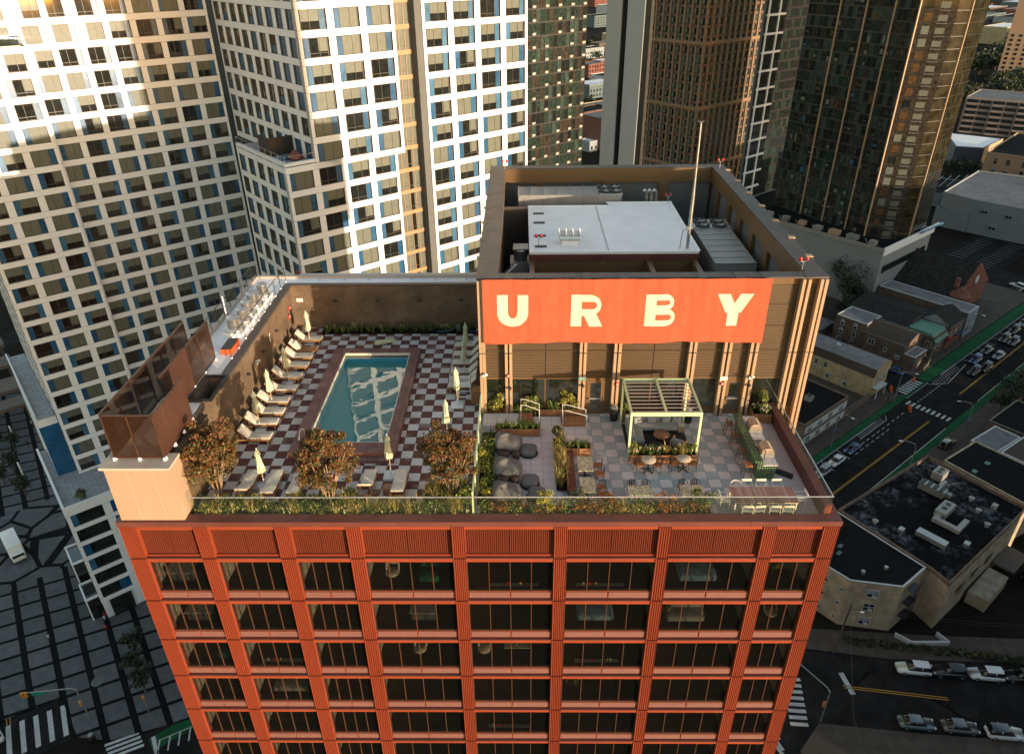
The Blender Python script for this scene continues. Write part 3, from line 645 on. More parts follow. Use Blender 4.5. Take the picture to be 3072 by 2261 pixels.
def inU(x,y): 
    w_=1.62;s_=.57;cy=.80
    if not(0<=x<=w_ and 0<=y<=H_): return False
    if y>=cy: return x<s_ or x>w_-s_
    return el(x,y,w_/2,cy,w_/2,cy) and not el(x,y,w_/2,cy,w_/2-s_,cy-.47)
def bowl(x,y,xs,xr,yc,ry,t): # solid D from xs to xr, hole
    xc=xr-ry*1.0
    o=(xs<=x<=xc and abs(y-yc)<=ry) or (x>xc and el(x,y,xc,yc,xr-xc,ry))
    hr=ry-t; hx=xc+ (xr-xc)*.25
    h=(xs<=x<=hx and abs(y-yc)<=hr) or (x>hx and el(x,y,hx,yc,hr*1.1,hr))
    return o and not h
def inR(x,y):
    if not(0<=y<=H_): return False
    if 0<=x<=.55: return True
    if bowl(x,y,.55,1.56,H_-.6,.6,.38): return True
    if y<=.75:
        xl=.62+(.75-y)*.5; return xl<=x<=xl+.68
    return False
def inB(x,y):
    if not(0<=y<=H_): return False
    if 0<=x<=.55: return True
    return bowl(x,y,.55,1.47,H_-.47,.475,.33) or bowl(x,y,.55,1.58,.5,.505,.34)
def inY(x,y):
    if not(0<=y<=H_): return False
    c=.9
    if y<.75: return abs(x-c)<=.285
    t=(y-.62)/(H_-.62); xc=t*.60
    return abs(abs(x-c)-xc)<=.33 and abs(x-c)<=.92
for nm,fn,x0 in (('U',inU,5.13),('R',inR,8.99),('B',inB,12.86),('Y',inY,16.56)):
    m=MB(); s_=.028; V=[];F=[];idx={}
    def vid(i,j):
        if (i,j) not in idx:
            x=x0+i*s_; z=5.83+j*s_; idx[(i,j)]=len(V); V.append((x,bany(x,z)-.012,z))
        return idx[(i,j)]
    for i in range(68):
        for j in range(66):
            if fn((i+.5)*s_,(j+.5)*s_): F.append((vid(i,j),vid(i+1,j),vid(i+1,j+1),vid(i,j+1)))
    m.add(V,F,M_let,True); part('letter',m,bn,label='cream capital letter '+nm)
# signs and fixtures on the penthouse wall
M_exit=pm('exit_sign_white',(.6,.6,.55),.5,.03,3); M_exg=emis('exit_sign_green',(.1,.8,.35),.35)
GL={'E':[(0,0,.2,1),(0,0,1,.18),(0,.41,.8,.59),(0,.82,1,1)],'T':[(.4,0,.6,1),(0,.82,1,1)],'I':[(.4,0,.6,1)],'X':None}
for x,l in ((9.75,'green EXIT sign above the left penthouse door'),(17.55,'green EXIT sign above the right penthouse door')):
    t=thing('exit_sign',l,'exit sign',(x,YW-.42,2.55),group='exit signs over the penthouse doors')
    m=MB(); m.box(-.2,.2,-.03,.04,-.12,.12,M_exit); part('case',m,t,True)
    m=MB()
    for k,ch in enumerate('EXIT'):
        ox=-.155+k*.08
        if ch=='X':
            for s_ in (-1,1): m.bc((ox+.03,-.034,0),(.012,.004,.14),M_exg,ry=s_*.42)
        else:
            for a in GL[ch]: m.box(ox+a[0]*.06,ox+a[2]*.06,-.037,-.031,-.065+a[1]*.13,-.065+a[3]*.13,M_exg)
    part('lettering',m,t,True)
M_alarm=pm('alarm_red',(.5,.03,.02),.4,.1,3)
for x,z,l in ((5.66,2.75,'red fire alarm on the second fin from the left'),(11.7,2.2,'red fire alarm on the fin left of the pergola'),(17.5,2.2,'red fire alarm on the fin below the right exit sign')):
    m=MB(); m.rbox((0,0,0),(.16,.08,.2),M_alarm,.02); m.cyl((0,-.04,.02),(0,-.07,.02),.05,.04,10,M_exit); single('fire_alarm',m,l,'fire alarm','fire alarms on the penthouse fins',(x,YW-.42,z),True)
for x,z,l in ((5.75,2.0,'small black dome lamp on the second fin from the left'),(9.8,2.15,'small black dome lamp below the left exit sign'),(19.0,2.15,'small black dome lamp right of the right door')):
    m=MB(); m.lathe([(.03,.06),(.09,.03),(.10,-.03),(.05,-.09)],12,M_black); m.box(-.02,.02,0,.12,0,.06,M_black); single('wall_lamp',m,l,'wall lamp','dome lamps on the penthouse fins',(x,YW-.5,z),True)
for x,z,l in ((4.35,2.8,'white twin floodlight on the leftmost penthouse fin'),(19.0,2.6,'white twin floodlight right of the right penthouse door')):
    t=thing('floodlight',l,'floodlight',(x,YW-.42,z)); m=MB(); m.box(-.07,.07,-.02,.04,-.07,.07,M_exit); part('base',m,t,True)
    for s_ in (-1,1): m=MB(); m.cyl((s_*.05,-.05,.05),(s_*.12,-.16,.12 if s_>0 else -.02),.05,.07,10,M_exit); part('lamp_head',m,t,True)
# ---------------- left brick wall with the narrow roof terrace on it
rw=thing('brick_wall','dark brick wall block around two sides of the pool, with a narrow roof on top','wall',(-11,9,0))
m=MB(); zt=3.38
m.box(-12.3,-10.62,1.0,6.0,-.3,zt-.08,M_brick); m.box(-10.62,-9.72,1.0,3.5,-.3,zt-.08,M_brick); m.box(-12.3,-9.45,6.0,19.8,-.3,zt-.08,M_brick); m.box(-9.45,4.1,18.45,19.8,-.3,zt-.08,M_brick); m.box(-12.3,-9.28,-1.98+0.02,1.0,-.3,.0,M_brick)
m.box(-9.72,-9.3,-1.6,2.6,0,3.2,M_brick)
part('wall',m,rw)
m=MB(); m.box(-12.25,-9.28,-2.0,-.9,.34,3.3,M_conc)
for x in (-11.25,-10.1): m.box(x-.008,x+.008,-2.004,-1.99,.36,3.28,M_beigecap)
part('rendered_end',m,rw)
m=MB()
for i in range(3): a=-12.4+i*1.06; m.box(a+.005,a+1.055,-2.1,-.95,3.3,3.42,M_beigecap)
part('stone_cap',m,rw)
m=MB(); m.box(-12.1,-10.66,-.95,6.0,zt-.08,zt-.03,M_roofw); m.box(-10.66,-9.95,-.95,3.44,zt-.08,zt-.03,M_roofw); m.box(-12.1,-9.95,6.02,19.6,zt-.08,zt-.03,M_roofw); m.box(-9.95,4.1,18.75,19.6,zt-.08,zt-.03,M_roofw); part('roof',m,rw)
m=MB()
for i in range(14): y=-.95+i*1.48; m.box(-12.38,-12.1,y+.005,y+1.475,zt-.1,zt+.12,M_beigecap)
for i in range(11): x=-12.38+i*1.5; m.box(x+.005,min(4.1,x+1.495),19.6,19.9,zt-.1,zt+.12,M_beigecap)
m.box(-9.78,-9.40,6.02,18.7,zt-.1,zt+.02,M_darkcap); m.box(-9.40,4.1,18.38,18.7,zt-.1,zt+.02,M_darkcap); part('edge_coping',m,rw)
M_rbk=pm('flat_black',(.006,.005,.004),.95,.2,2)  # flat near-black for the shaft floor and the grid tower backing
t=thing('brick_chimney','square brown brick shaft with an open dark top, projecting from the left pool wall','chimney',(-10,4.7,0))
m=MB()
for a in ((-10.62,-9.40,3.5,3.72),(-10.62,-9.40,5.75,5.97),(-10.62,-10.42,3.72,5.75),(-9.62,-9.40,3.72,5.75)): m.box(*a,0,3.4,M_brick)
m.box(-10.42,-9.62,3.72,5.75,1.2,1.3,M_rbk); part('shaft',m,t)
m=MB()
for a in ((-10.67,-9.35,3.45,3.6),(-10.67,-9.35,5.87,6.02),(-10.67,-10.52,3.6,5.87),(-9.5,-9.35,3.6,5.87)): m.box(*a,3.4,3.5,M_black)
part('rim',m,t)
# mesh screens
M_mesh=glass('smoked_mesh',tint=(.035,.016,.009),refl=.03,trans=.38,rough=.3,tcol=(.55,.42,.34))
def screen(lab,p0,p1,z0,z1,npan,solid=()):
    t=thing('mesh_screen',lab,'screen',((p0[0]+p1[0])/2,(p0[1]+p1[1])/2,z0))
    d=Vector((p1[0]-p0[0],p1[1]-p0[1],0)); L_=d.length; d/=L_; nrm=Vector((-d.y,d.x,0))*.012
    fr=MB(); 
    for k in range(npan+1): c=Vector((p0[0],p0[1],0))+d*L_*k/npan; fr.bc((c.x,c.y,(z0+z1)/2),(.06,.06,z1-z0),M_frd)
    for z in (z0+.05,z1-.03): c=(Vector((p0[0],p0[1],0))+Vector((p1[0],p1[1],0)))/2; fr.bc((c.x,c.y,z),(L_,.06,.06),M_frd,rz=math.atan2(d.y,d.x))
    part('frame',fr,t)
    for k in range(npan):
        a=Vector((p0[0],p0[1],0))+d*(L_*k/npan+.03); b_=Vector((p0[0],p0[1],0))+d*(L_*(k+1)/npan-.03); mt=M_solid if k in solid else M_mesh
        pm_=MB(); pm_.add([a-nrm+Vector((0,0,z0+.08)),b_-nrm+Vector((0,0,z0+.08)),b_-nrm+Vector((0,0,z1-.06)),a-nrm+Vector((0,0,z1-.06))],[(0,1,2,3)],mt); part('panel',pm_,t)
    for k in range(npan+1): f_=MB(); c=Vector((p0[0],p0[1],0))+d*L_*k/npan; f_.cyl((c.x,c.y,z0-.1),(c.x,c.y,z0+.06),.1,.07,8,M_roofw); part('foot',f_,t)
M_frd=pm('rusty_bronze_frame',(.055,.026,.016),.5,.2,2); M_solid=pm('rusty_bronze_sheet',(.065,.028,.018),.5,.25,.8)
screen('smoked mesh screen across the front end of the roof terrace',(-11.93,-1.45),(-9.66,-1.45),3.5,5.82,2)
screen('long smoked mesh screen on the outer edge of the roof terrace',(-11.95,-1.38),(-11.95,7.6),3.5,5.9,6)
screen('rusty solid and mesh screen on the pool side of the roof terrace',(-9.66,-1.38),(-9.66,1.75),3.5,5.82,3,(0,1,2))
screen('short smoked mesh screen nearest the exhaust fans',(-10.72,1.8),(-10.72,7.75),3.5,5.85,4,(0,1))
def rail(lab,p0,p1,z,h,n_):
    t=thing('guard_rail',lab,'railing',((p0[0]+p1[0])/2,(p0[1]+p1[1])/2,z)); 
    for k in range(n_+1):
        c=Vector((p0[0]+(p1[0]-p0[0])*k/n_,p0[1]+(p1[1]-p0[1])*k/n_,z)); m=MB(); m.cyl(c,c+Vector((0,0,h)),.025,.025,6,M_black); m.cyl(c,c+Vector((0,0,.08)),.06,.05,8,M_roofw); part('post',m,t)
    m=MB(); m.tube([(*p0,z+h),(*p1,z+h)],.025,6,M_black); m.tube([(*p0,z+h*.52),(*p1,z+h*.52)],.012,6,M_black); part('top_rail',m,t)
rail('thin black guard rail on the pool side of the roof terrace',(-9.9,8.0),(-9.9,18.9),zt,1.07,9)
rail('thin black guard rail along the outer edge of the roof terrace',(-12.2,8.0),(-12.2,18.9),zt,1.07,10)
names=['nearest','second nearest','middle','second farthest','farthest']
for k,(x,y,s_) in enumerate(((-10.75,11.2,1.12),(-10.6,12.35,.95),(-10.7,13.45,1.0),(-10.75,14.8,1.15),(-10.6,16.2,.95))):
    t=thing('exhaust_fan',f'silver mushroom exhaust fan on the roof terrace, {names[k]} of the five','exhaust fan',(x,y,zt),group='silver exhaust fans on the roof terrace')
    m=MB(); m.box(-.5*s_,.5*s_,-.5*s_,.5*s_,-.05,.22,M_roofw); part('curb',m,t,True)
    m=MB(); m.lathe([(.5*s_,.22),(.5*s_,.3),(.4*s_,.42),(.33*s_,.44)],20,M_steel,(0,0,0)); part('skirt',m,t,True)
    m=MB(); m.lathe([(.33*s_,.44),(.33*s_,.95),(.37*s_,.96),(.37*s_,1.02),(.30*s_,1.05),(.05,1.08)],20,M_steel); part('drum',m,t,True)
m=MB(); m.box(-10.7,-10.05,8.5,9.9,zt-.03,zt+.3,pm('orange_crate',(.55,.09,.02),.5,.1,2)); m.box(-10.65,-10.1,8.55,9.85,zt+.3,zt+.34,M_black); single('equipment_box',m,'orange equipment box on the roof terrace behind the mesh screen','box',None,(-10.4,9.2,zt))
for x,y,l in ((-12.0,13.2,'short white pole with a tripod foot on the roof terrace'),):
    t=thing('tripod_pole',l,'pole',(x,y,zt)); m=MB(); m.tube([(0,0,.1),(0,0,1.5)],.04,8,M_roofw); part('pole',m,t,True)
    for k in range(3): m=MB(); m.tube([(0,0,.35),(.4*math.cos(k*2.1),.4*math.sin(k*2.1),0)],.02,6,M_black); part('leg',m,t,True)
for k,x in enumerate((-7.6,-5.9,-4.2,-1.2,.4,2.6)):
    m=MB(); m.box(-.22,.22,-.2,.2,0,.02,M_roofw); m.cyl((0,0,.02),(0,0,.18),.03,.03,6,M_steel); single('roof_anchor',m,f'small roof anchor on the back strip of white roof, number {["one","two","three","four","five","six"][k]} from the left','roof anchor','roof anchors on the back strip',(x,19.2,zt-.03),True)
# wall fittings
m=MB(); m.box(-.22,.22,-.04,.0,-.13,.13,M_exit); single('notice_sign',m,'blank cream notice plate high on the back brick wall','sign',None,(-9.0,18.44,2.24),True)
t=thing('floodlight','white twin floodlight on the left brick wall','floodlight',(-9.45,10.0,2.05)); m=MB(); m.box(0,.08,-.08,.08,-.08,.08,M_exit); part('base',m,t,True)
for s_ in (-1,1): m=MB(); m.cyl((.08,s_*.08,.03),(.2,s_*.18,.0),.06,.08,10,M_exit); part('lamp_head',m,t,True)
for k,(y,l) in enumerate(((8.45,'nearest'),(11.2,'second'),(14.0,'farthest'))):
    m=MB(); m.lathe([(.03,.06),(.10,.03),(.11,-.03),(.05,-.09)],12,M_black); m.box(-.12,0,-.02,.02,0,.06,M_black); single('wall_lamp',m,f'black dome lamp on the left brick wall, {l} of the three','wall lamp','dome lamps on the left brick wall',(-9.33,y,2.1),True)
for k,x in enumerate((-6.5,-3.6,-.7,2.2)):
    m=MB(); m.lathe([(.03,.06),(.10,.03),(.11,-.03),(.05,-.09)],12,M_black); m.box(-.02,.02,0,.12,0,.06,M_black); single('wall_lamp',m,f'black dome lamp on the shaded back wall, {["first","second","third","last"][k]} from the left','wall lamp','dome lamps on the back brick wall',(x,18.34,2.2),True)
for y,z,l in ((17.2,2.2,'red fire alarm high on the left wall near the back corner'),(16.9,1.7,'red call box on the left wall below the fire alarm')):
    m=MB(); m.rbox((0,0,0),(.1,.2,.25),M_alarm,.02); m.cyl((.05,0,.02),(.08,0,.02),.06,.05,10,M_exit); single('fire_alarm',m,l,'fire alarm',None,(-9.4,y,z),True)
m=MB(); m.tube([(0,0,-.3),(0,0,.1),(.04,0,.3)],.035,8,M_exit); single('vent_pipe',m,'thin white vent pipe on the left brick wall','pipe',None,(-9.4,12.75,2.25),True)
# ---------------- towers
M_tw=pm('white_tower_panel',(.67,.675,.68),.6,.03,.25)
M_twj=pm('tower_joint',(.10,.09,.085),.8,.1,1)
M_blue=pm('blue_spandrel_glass',(.010,.075,.17),.3,.3,.5)
M_blue2=pm('light_blue_spandrel_glass',(.03,.12,.22),.3,.3,.5)
M_bframe=pm('tower_window_frame',(.055,.04,.03),.45,.1,2)
def coat(name,col,rough,var=.2,scale=1.5,spec=.5):
    n=N(name); f=n.noise(n.pos(),scale,3); return n.bsdf(n.mix(n.ramp(f,.3,.7,0,1),sc3(col,1-var),sc3(col,1+var)),rough,spec=spec,Coat_Weight=.8,Coat_Roughness=.03)
M_blind=coat('window_blind',(.09,.10,.078),.5,.12); M_blind2=coat('window_blind_grey',(.10,.115,.095),.5,.1); M_dkwin=coat('dark_window_glass',(.012,.014,.013),.08,.5); M_gnwin=coat('green_window_glass',(.035,.055,.045),.1,.4); M_wmwin=coat('warm_window_glass',(.075,.042,.02),.2,.5)
def face_m(o,kind):
    "local x along the face, local -y outward, z world"
    rz={'front':A40,'left':A40-R(90),'right':A40+R(90)}[kind]
    return Matrix.Translation(o)@Matrix.Rotation(rz,4,'Z')
def win_variants(cw,H,ww,wh,rec=.22,bluew=.28,types=6,mats=None):
    out=[]
    for t in range(types):
        m=MB(); left=t%2; k=t//2; b=bluew*ww; x0=-ww/2; x1=ww/2; 
        if b>0:
            bx0,bx1=(x0,x0+b) if left else (x1-b,x1); gx0,gx1=(x0+b,x1) if left else (x0,x1-b)
            m.box(bx0,bx1,rec-.02,rec+.03,0,wh,(M_blue,M_blue2,M_blue)[k])
        else: gx0,gx1=x0,x1
        f=.05
        for xx in (gx0,gx0+(gx1-gx0)*(.45+.1*left),gx1-f): m.box(xx,xx+f,rec-.05,rec+.02,0,wh,M_bframe)
        m.box(gx0,gx1,rec-.05,rec+.02,0,f,M_bframe); m.box(gx0,gx1,rec-.05,rec+.02,wh-f,wh,M_bframe)
        if k==2: m.box(gx0,gx1,rec-.05,rec+.02,wh*.2,wh*.2+f,M_bframe)
        A,B=(mats or (M_blind,M_dkwin))
        if k==0: m.box(gx0,gx1,rec,rec+.02,0,wh,A)
        elif k==1: m.box(gx0,gx1,rec,rec+.02,wh*.42,wh,A); m.box(gx0,gx1,rec+.004,rec+.02,0,wh*.42,B)
        else:
            mid=(gx0+gx1)/2; m.box(gx0,mid,rec,rec+.02,0,wh,B); m.box(mid,gx1,rec,rec+.02,wh*.3,wh,A if left else B); m.box(mid,gx1,rec+.004,rec+.02,0,wh*.3,B)
        out.append(m)
    return out
class Tower:
    def __init__(s,name,label,cat,org):
        s.t=thing(name,label,cat,org); s.wins=[]; s.org=Vector(org)
    def grid(s,M,x0,ncol,cw,z0,nrow,H,pier,span,vs,mat=M_tw,jm=M_twj,rec=.3,skip=None,name='facade_grid',back=M_twj):
        m=MB(M); W=ncol*cw; top=z0+nrow*H
        m.box(x0,x0+W,rec,rec+.25,z0,top,back)
        g=.018
        for i in range(ncol+1):
            xc=x0+i*cw; a=max(x0,xc-pier/2); b=min(x0+W,xc+pier/2)
            for j in range(nrow):
                z=z0+j*H
                m.box(a+g,b-g,0,rec,z+g,z+span-g,mat); m.box(a+g,b-g,0,rec,z+span+g,z+H-g,mat)
            m.box(a+g*.5,b-g*.5,.02,rec,z0,top,jm)
            m.box(a+g,b-g,0,rec,top+g,top+span-g,mat)
        for i in range(ncol):
            a=x0+i*cw+pier/2; b=x0+(i+1)*cw-pier/2
            for j in range(nrow+1):
                z=z0+j*H; m.box(a-g,b+g,.002,rec,z+g,z+span-g,mat); m.box(a-g,b+g,.02,rec,z+g*.3,z+span-g*.3,jm)
                if j<nrow:
                    if skip and skip(i,j): continue
                    c=M@Vector(((a+b)/2,0,z+span)); s.wins.append((c,M,((a+b)/2,0,z+span),vs))
        part(name,m,s.t)
    def finish(s,maxn=98,namer='window'):
        vis=[w_ for w_ in s.wins if inview(w_[0])]
        vis.sort(key=lambda w_:(w_[0]-CAM).length)
        meshes={}
        near,far=vis[:maxn],vis[maxn:]
        for c,M,l,vs in near:
            k=rnd.randrange(len(vs)); key=(id(vs),k)
            if key not in meshes: meshes[key]=vs[k].mesh(namer)
            o=bpy.data.objects.new(namer,meshes[key]); COL.objects.link(o); o.parent=s.t; o.matrix_local=Matrix.Translation(-s.org)@M@Matrix.Translation(l)
        if far:
            mb=MB()
            for c,M,l,vs in far:
                v=vs[rnd.randrange(len(vs))]; X=M@Matrix.Translation(l); b=len(mb.v)
                mb.v.extend(tuple(X@Vector(p)) for p in v.v)
                mp=[mb.m(q) for q in v.mats]
                mb.f.extend(tuple(b+k for k in f) for f in v.f); mb.mi.extend(mp[i] for i in v.mi); mb.sm.extend(v.sm)
            o=part(namer,mb,s.t,label='remaining windows of the same facade'); o['kind']='stuff'
        return s.t
# tower A : left
HA=2.82; H_B=2.95
vA=win_variants(3.6,HA,2.72,2.0,bluew=.24,mats=(M_blind,M_dkwin))
vA2=win_variants(3.3,HA,2.50,2.0,bluew=.24,mats=(M_blind,M_dkwin))
A=Tower('white_apartment_tower','large white gridded apartment tower with blue window panels at the far left','apartment tower',UV(0,92,G))
zA=-46.4
A.grid(face_m(UV(-8.4,86.5,0),'front'),0,3,3.65,zA+HA*0,21,HA,.90,.80,vA)
A.grid(face_m(UV(2.55,88.0,0),'front'),0,7,3.31,zA,28,HA,.80,.80,vA2)
A.grid(face_m(UV(-22.9,88.0,0),'front'),0,7,3.65,zA+21*HA,7,HA,.90,.80,vA)
A.grid(face_m(UV(-8.4,110,0),'left'),0,6,3.9,zA,21,HA,1.0,.80,vA)
m=MB(MUV); m.box(-8.3,2.5,86.85,110,zA,zA+21*HA,M_tw); m.box(2.6,25.7,88.4,110,zA,zA+28*HA+.8,M_tw); m.box(-22.8,2.6,88.4,110,zA+21*HA+.3,zA+28*HA+.8,M_tw); m.box(2.5,2.55,86.5,88.3,zA,zA+21*HA+.88,M_tw)
m.box(-8.4,2.5,86.5,88.2,zA+21*HA+.9,zA+21*HA+.95,M_twj)
part('core',m,A.t); A.finish()
t=thing('balcony_rail','glass balcony rail on the ledge near the top left tower','railing',UV(-4,86.7,zA+21*HA+.95)); m=MB(MUV); m.box(-8.3,2.4,86.6,86.62,zA+21*HA+.95,zA+21*HA+2.0,glass('balcony_glass',refl=.2,trans=.85)); m.box(-8.3,2.4,86.58,86.64,zA+21*HA+2.0,zA+21*HA+2.05,M_steel); part('panel',m,t)
# podium in front of A
pv=[]
for k in range(4):
    m=MB(); w_,h_=4.3,2.0; bl=(0,1.0,1.5,.8)[k]; m.box(-w_/2,w_/2,.2,.24,0,h_,M_dkwin)
    if k: x=(-w_/2 if k%2 else w_/2-bl); m.box(x,x+bl,.17,.2,0,h_,M_blue if k<3 else M_blue2)
    pv.append(m)
PD=Tower('podium_block','low white podium block with terrace on top, in front of the left tower','podium',UV(-6,80,G))
PD.grid(face_m(UV(-12.3,77.8,0),'front'),0,6,5.35,-64.3,6,2.9,1.1,.8,pv,name='facade_grid')
m=MB(MUV); m.box(-12.2,19,78.1,88,G,-46.35,M_tw)
part('core',m,PD.t)
M_ter=tilemat('podium_pavers',(.30,.31,.32),(.28,.29,.30),.75,.75,0,0,.03,(.12,.12,.13),rot=A40)
m=MB(MUV); m.box(-12.0,19,78.3,97,-46.35,-46.0,M_ter); part('terrace',m,PD.t)
m=MB(MUV); m.box(-12.35,-12.0,77.75,97,-46.9,-45.3,M_tw); m.box(-12.0,19,77.75,78.1,-46.1,-45.3,M_tw); part('parapet',m,PD.t)
m=MB(MUV); m.box(-14.1,-12.3,79.1,83.4,G,-63.8,M_dkwin); m.box(-13.9,-12.3,84.6,89.5,G,-60.4,M_dkwin)
for (a0,a1,c0,c1,zz) in ((-14.2,-12.3,79,83.5,-63.8),(-14.0,-12.3,84.5,89.6,-60.4)): m.box(a0,a1,c0,c0+.25,zz,zz+.3,M_tw); m.box(a0,a1,c1-.25,c1,zz,zz+.3,M_tw); m.box(a0,a0+.25,c0+.25,c1-.25,zz,zz+.3,M_tw); m.box(a0,a0+.2,c0,c0+.2,G,zz,M_tw)
part('canopy_bay',m,PD.t)
for i in range(3): m=MB(MUV); m.box(-11.2+i*5.35,-8.0+i*5.35,77.7,77.78,G,-64.4,M_dkwin); part('shop_window',m,PD.t)
PD.finish()
an=thing('terrace_wing','narrow wing with paved roof and blue wall beside the left tower','building',UV(-10,92,G))
m=MB(MUV); m.box(-11.0,-8.45,88,113,G,-36,M_tw); m.box(-11.02,-8.45,87.9,88,-46,-37.2,M_blue); part('wall',m,an)
m=MB(MUV); m.box(-10.9,-8.45,88.1,113,-36,-35.8,M_ter); m.box(-11.05,-10.85,87.95,113,-36.2,-35.0,M_tw); part('roof',m,an)
# tower B : centre left
vB=win_variants(4.2,H_B,3.05,2.12,bluew=.22,mats=(M_blind,M_dkwin)); vBs=win_variants(3.1,H_B,1.85,2.12,bluew=.0,mats=(M_gnwin,M_blue2))
B=Tower('white_apartment_tower','white gridded apartment tower with a sharp corner and corner terrace, behind the pool wall','apartment tower',UV(35,66,G))
zt_=-.2; z1=zt_-H_B*14
B.grid(face_m(UV(26.0,60.5,0),'front'),0,3,4.3,zt_,30,H_B,.95,.80,vB)
B.grid(face_m(UV(21.9,60.5,0),'front'),0,4,3.95,z1,14,H_B,.88,.80,vB)
B.grid(face_m(UV(26.0,86.4,0),'left'),0,9,2.86,zt_,8,H_B,1.0,.80,vBs)
B.grid(face_m(UV(21.9,76.0,0),'left'),0,5,3.08,z1,14,H_B,1.15,.80,vBs)
B.grid(face_m(UV(42.6,60.0,0),'front'),0,4,4.35,z1,44,H_B,.95,.80,vB)
m=MB(MUV); m.box(26.4,38.8,60.9,86,zt_,zt_+30*H_B+.8,M_tw); m.box(22.3,37.6,60.9,76,z1,zt_+.6,M_tw); m.box(42.9,59.9,60.4,86,z1,zt_+30*H_B+.8,M_tw); m.box(38.9,42.6,62.5,86,z1,zt_+30*H_B+.8,M_twj)
m.box(41.6,42.6,60.1,62.5,z1,zt_+8*H_B,M_idark)
part('core',m,B.t)
# recessed bronze strip
M_brz=pm('bronze_spandrel',(.36,.19,.095),.45,.08,.6)
m=MB(MUV)
for j in range(22):
    z=z1+j*H_B; x0=38.95 if z>zt_-2 else 37.75
    m.box(x0,41.6,61.3,62,z+.1,z+.62,M_brz); m.box(x0,41.6,61.45,61.5,z+.62,z+H_B+.1,M_blind); m.box(x0,41.6,61.38,61.45,z+1.1,z+1.16,M_bframe)
    nn=3 if x0>38 else 4
    for k in range(nn+1): xx=x0+(41.6-x0)*k/nn; m.box(xx-.04,xx+.04,61.36,61.46,z+.62,z+H_B+.1,M_brz)
    if x0<38: m.box(x0+2.0,x0+2.6,61.43,61.45,z+.62,z+H_B+.1,M_dkwin)
part('bronze_bay',m,B.t)
m=MB(MUV); m.box(21.95,26.0,60.55,75.9,zt_+.88,zt_+.95,M_ter); m.box(21.9,22.35,60.5,76,zt_+.9,zt_+1.25,M_tw); m.box(22.35,26.0,60.5,60.95,zt_+.9,zt_+1.25,M_tw); part('corner_terrace',m,B.t)
B.finish()
t=thing('terrace_screen','dark privacy screen on the corner terrace of the white tower','screen',UV(24,68,zt_+.95)); m=MB(MUV); m.box(22.8,26.0,66.5,66.6,zt_+.95,zt_+3.2,M_black); m.box(22.8,22.9,66.6,70,zt_+.95,zt_+3.2,M_black); part('panel',m,t)
t=thing('terrace_rail','thin rail around the corner terrace of the white tower','railing',UV(22,64,zt_+1.25)); m=MB(MUV)
m.box(22.05,22.1,60.6,76,zt_+2.0,zt_+2.05,M_steel); m.box(22.1,26,60.6,60.65,zt_+2.0,zt_+2.05,M_steel)
for k in range(9): m.box(22.05,22.1,60.7+k*1.9,60.75+k*1.9,zt_+1.25,zt_+2.0,M_steel)
part('rail',m,t)
t=thing('covered_furniture','furniture under a brown cover on the corner terrace','furniture',UV(24.6,63,zt_+.95)); m=MB(); c=UV(24.6,63.2,zt_+1.4)
m.lathe([(.9,0),(.95,.3),(.6,.75),(.25,1.1),(.05,1.15)],10,M_redd,(c.x,c.y,zt_+.95),wob=lambda a,z:1+.15*math.sin(3*a+z*4)); part('cover',m,t); m=MB(); m.bc((UV(23.4,63.6)[0],UV(23.4,63.6)[1],zt_+1.2),(.6,.6,.5),M_blue); part('cushion',m,t)
# dark glass tower with white squares
def curtain(name,label,cat,fm,x0,W,z0,z1_,H,cw,panes,spm,extra=None,core=None,org=None,mull=M_black,pmw=.35):
    "curtain wall: pane meshes per storey, mullions, slab edges"
    t=thing(name,label,cat,org); nc=int(round(W/cw)); cw=W/nc; nr=int((z1_-z0)/H)
    if core: part('core',core,t)
    mu=MB(fm)
    for i in range(nc+1): mu.box(x0+i*cw-.05,x0+i*cw+.05,-.10,.05,z0,z0+nr*H,mull)
    part('mullions',mu,t)
    for j in range(nr):
        m=MB(fm); z=z0+j*H
        if not inview(fm@Vector((x0+W/2,0,z)),260) : continue
        m.box(x0,x0+W,-.04,.04,z,z+.38,spm)
        for i in range(nc):
            a=x0+i*cw; q_=rnd.choice(panes); m.box(a,a+cw,.0,.06,z+.38,z+H,q_)
            if extra: extra(m,a,cw,z,H,i,j)
        part('storey',m,t)
    return t
M_sqp=pm('small_white_panel',(.30,.28,.25),.6,.15,1)
def sq(m,a,cw,z,H,i,j):
    if (i%3)==(j%2)*0 and rnd.random()<.85: m.box(a+.2,a+cw-.15,-.12,-.02,z+.4,z+.95,M_sqp)
M_dk2=coat('deep_green_glass',(.018,.03,.024),.06,.5); M_dk3=coat('brownish_glass',(.035,.028,.022),.08,.5)
core=MB(MUV); core.box(95,130.7,120.1,135,G,70,M_idark)
curtain('dark_glass_tower','dark green glass tower dotted with small white panels, behind the penthouse','glass tower',face_m(UV(100,120,0),'front'),0,30.8,-60,40,2.95,1.38,[M_dk2,M_dkwin,M_dk2,M_dk3,M_gnwin],M_black,sq,core,UV(115,125,G))
# grey slab
t=thing('grey_slab_tower','plain grey concrete slab tower with one dark vertical slot','tower',UV(100,75,G)); u=110
m=MB(MUV); m.box(u,u+1.2,88.9,93,G,60,pm('grey_render',(.32,.335,.335),.8,.04,.3)); m.box(u,u+1.2,82.6,87.2,G,60,bpy.data.materials['grey_render']); part('slab',m,t)
m=MB(MUV); m.box(u+.3,u+1.1,87.2,88.9,G,60,M_dkwin); m.box(u+.3,u+1.2,81.2,82.6,G,60,M_black); part('dark_slot',m,t)
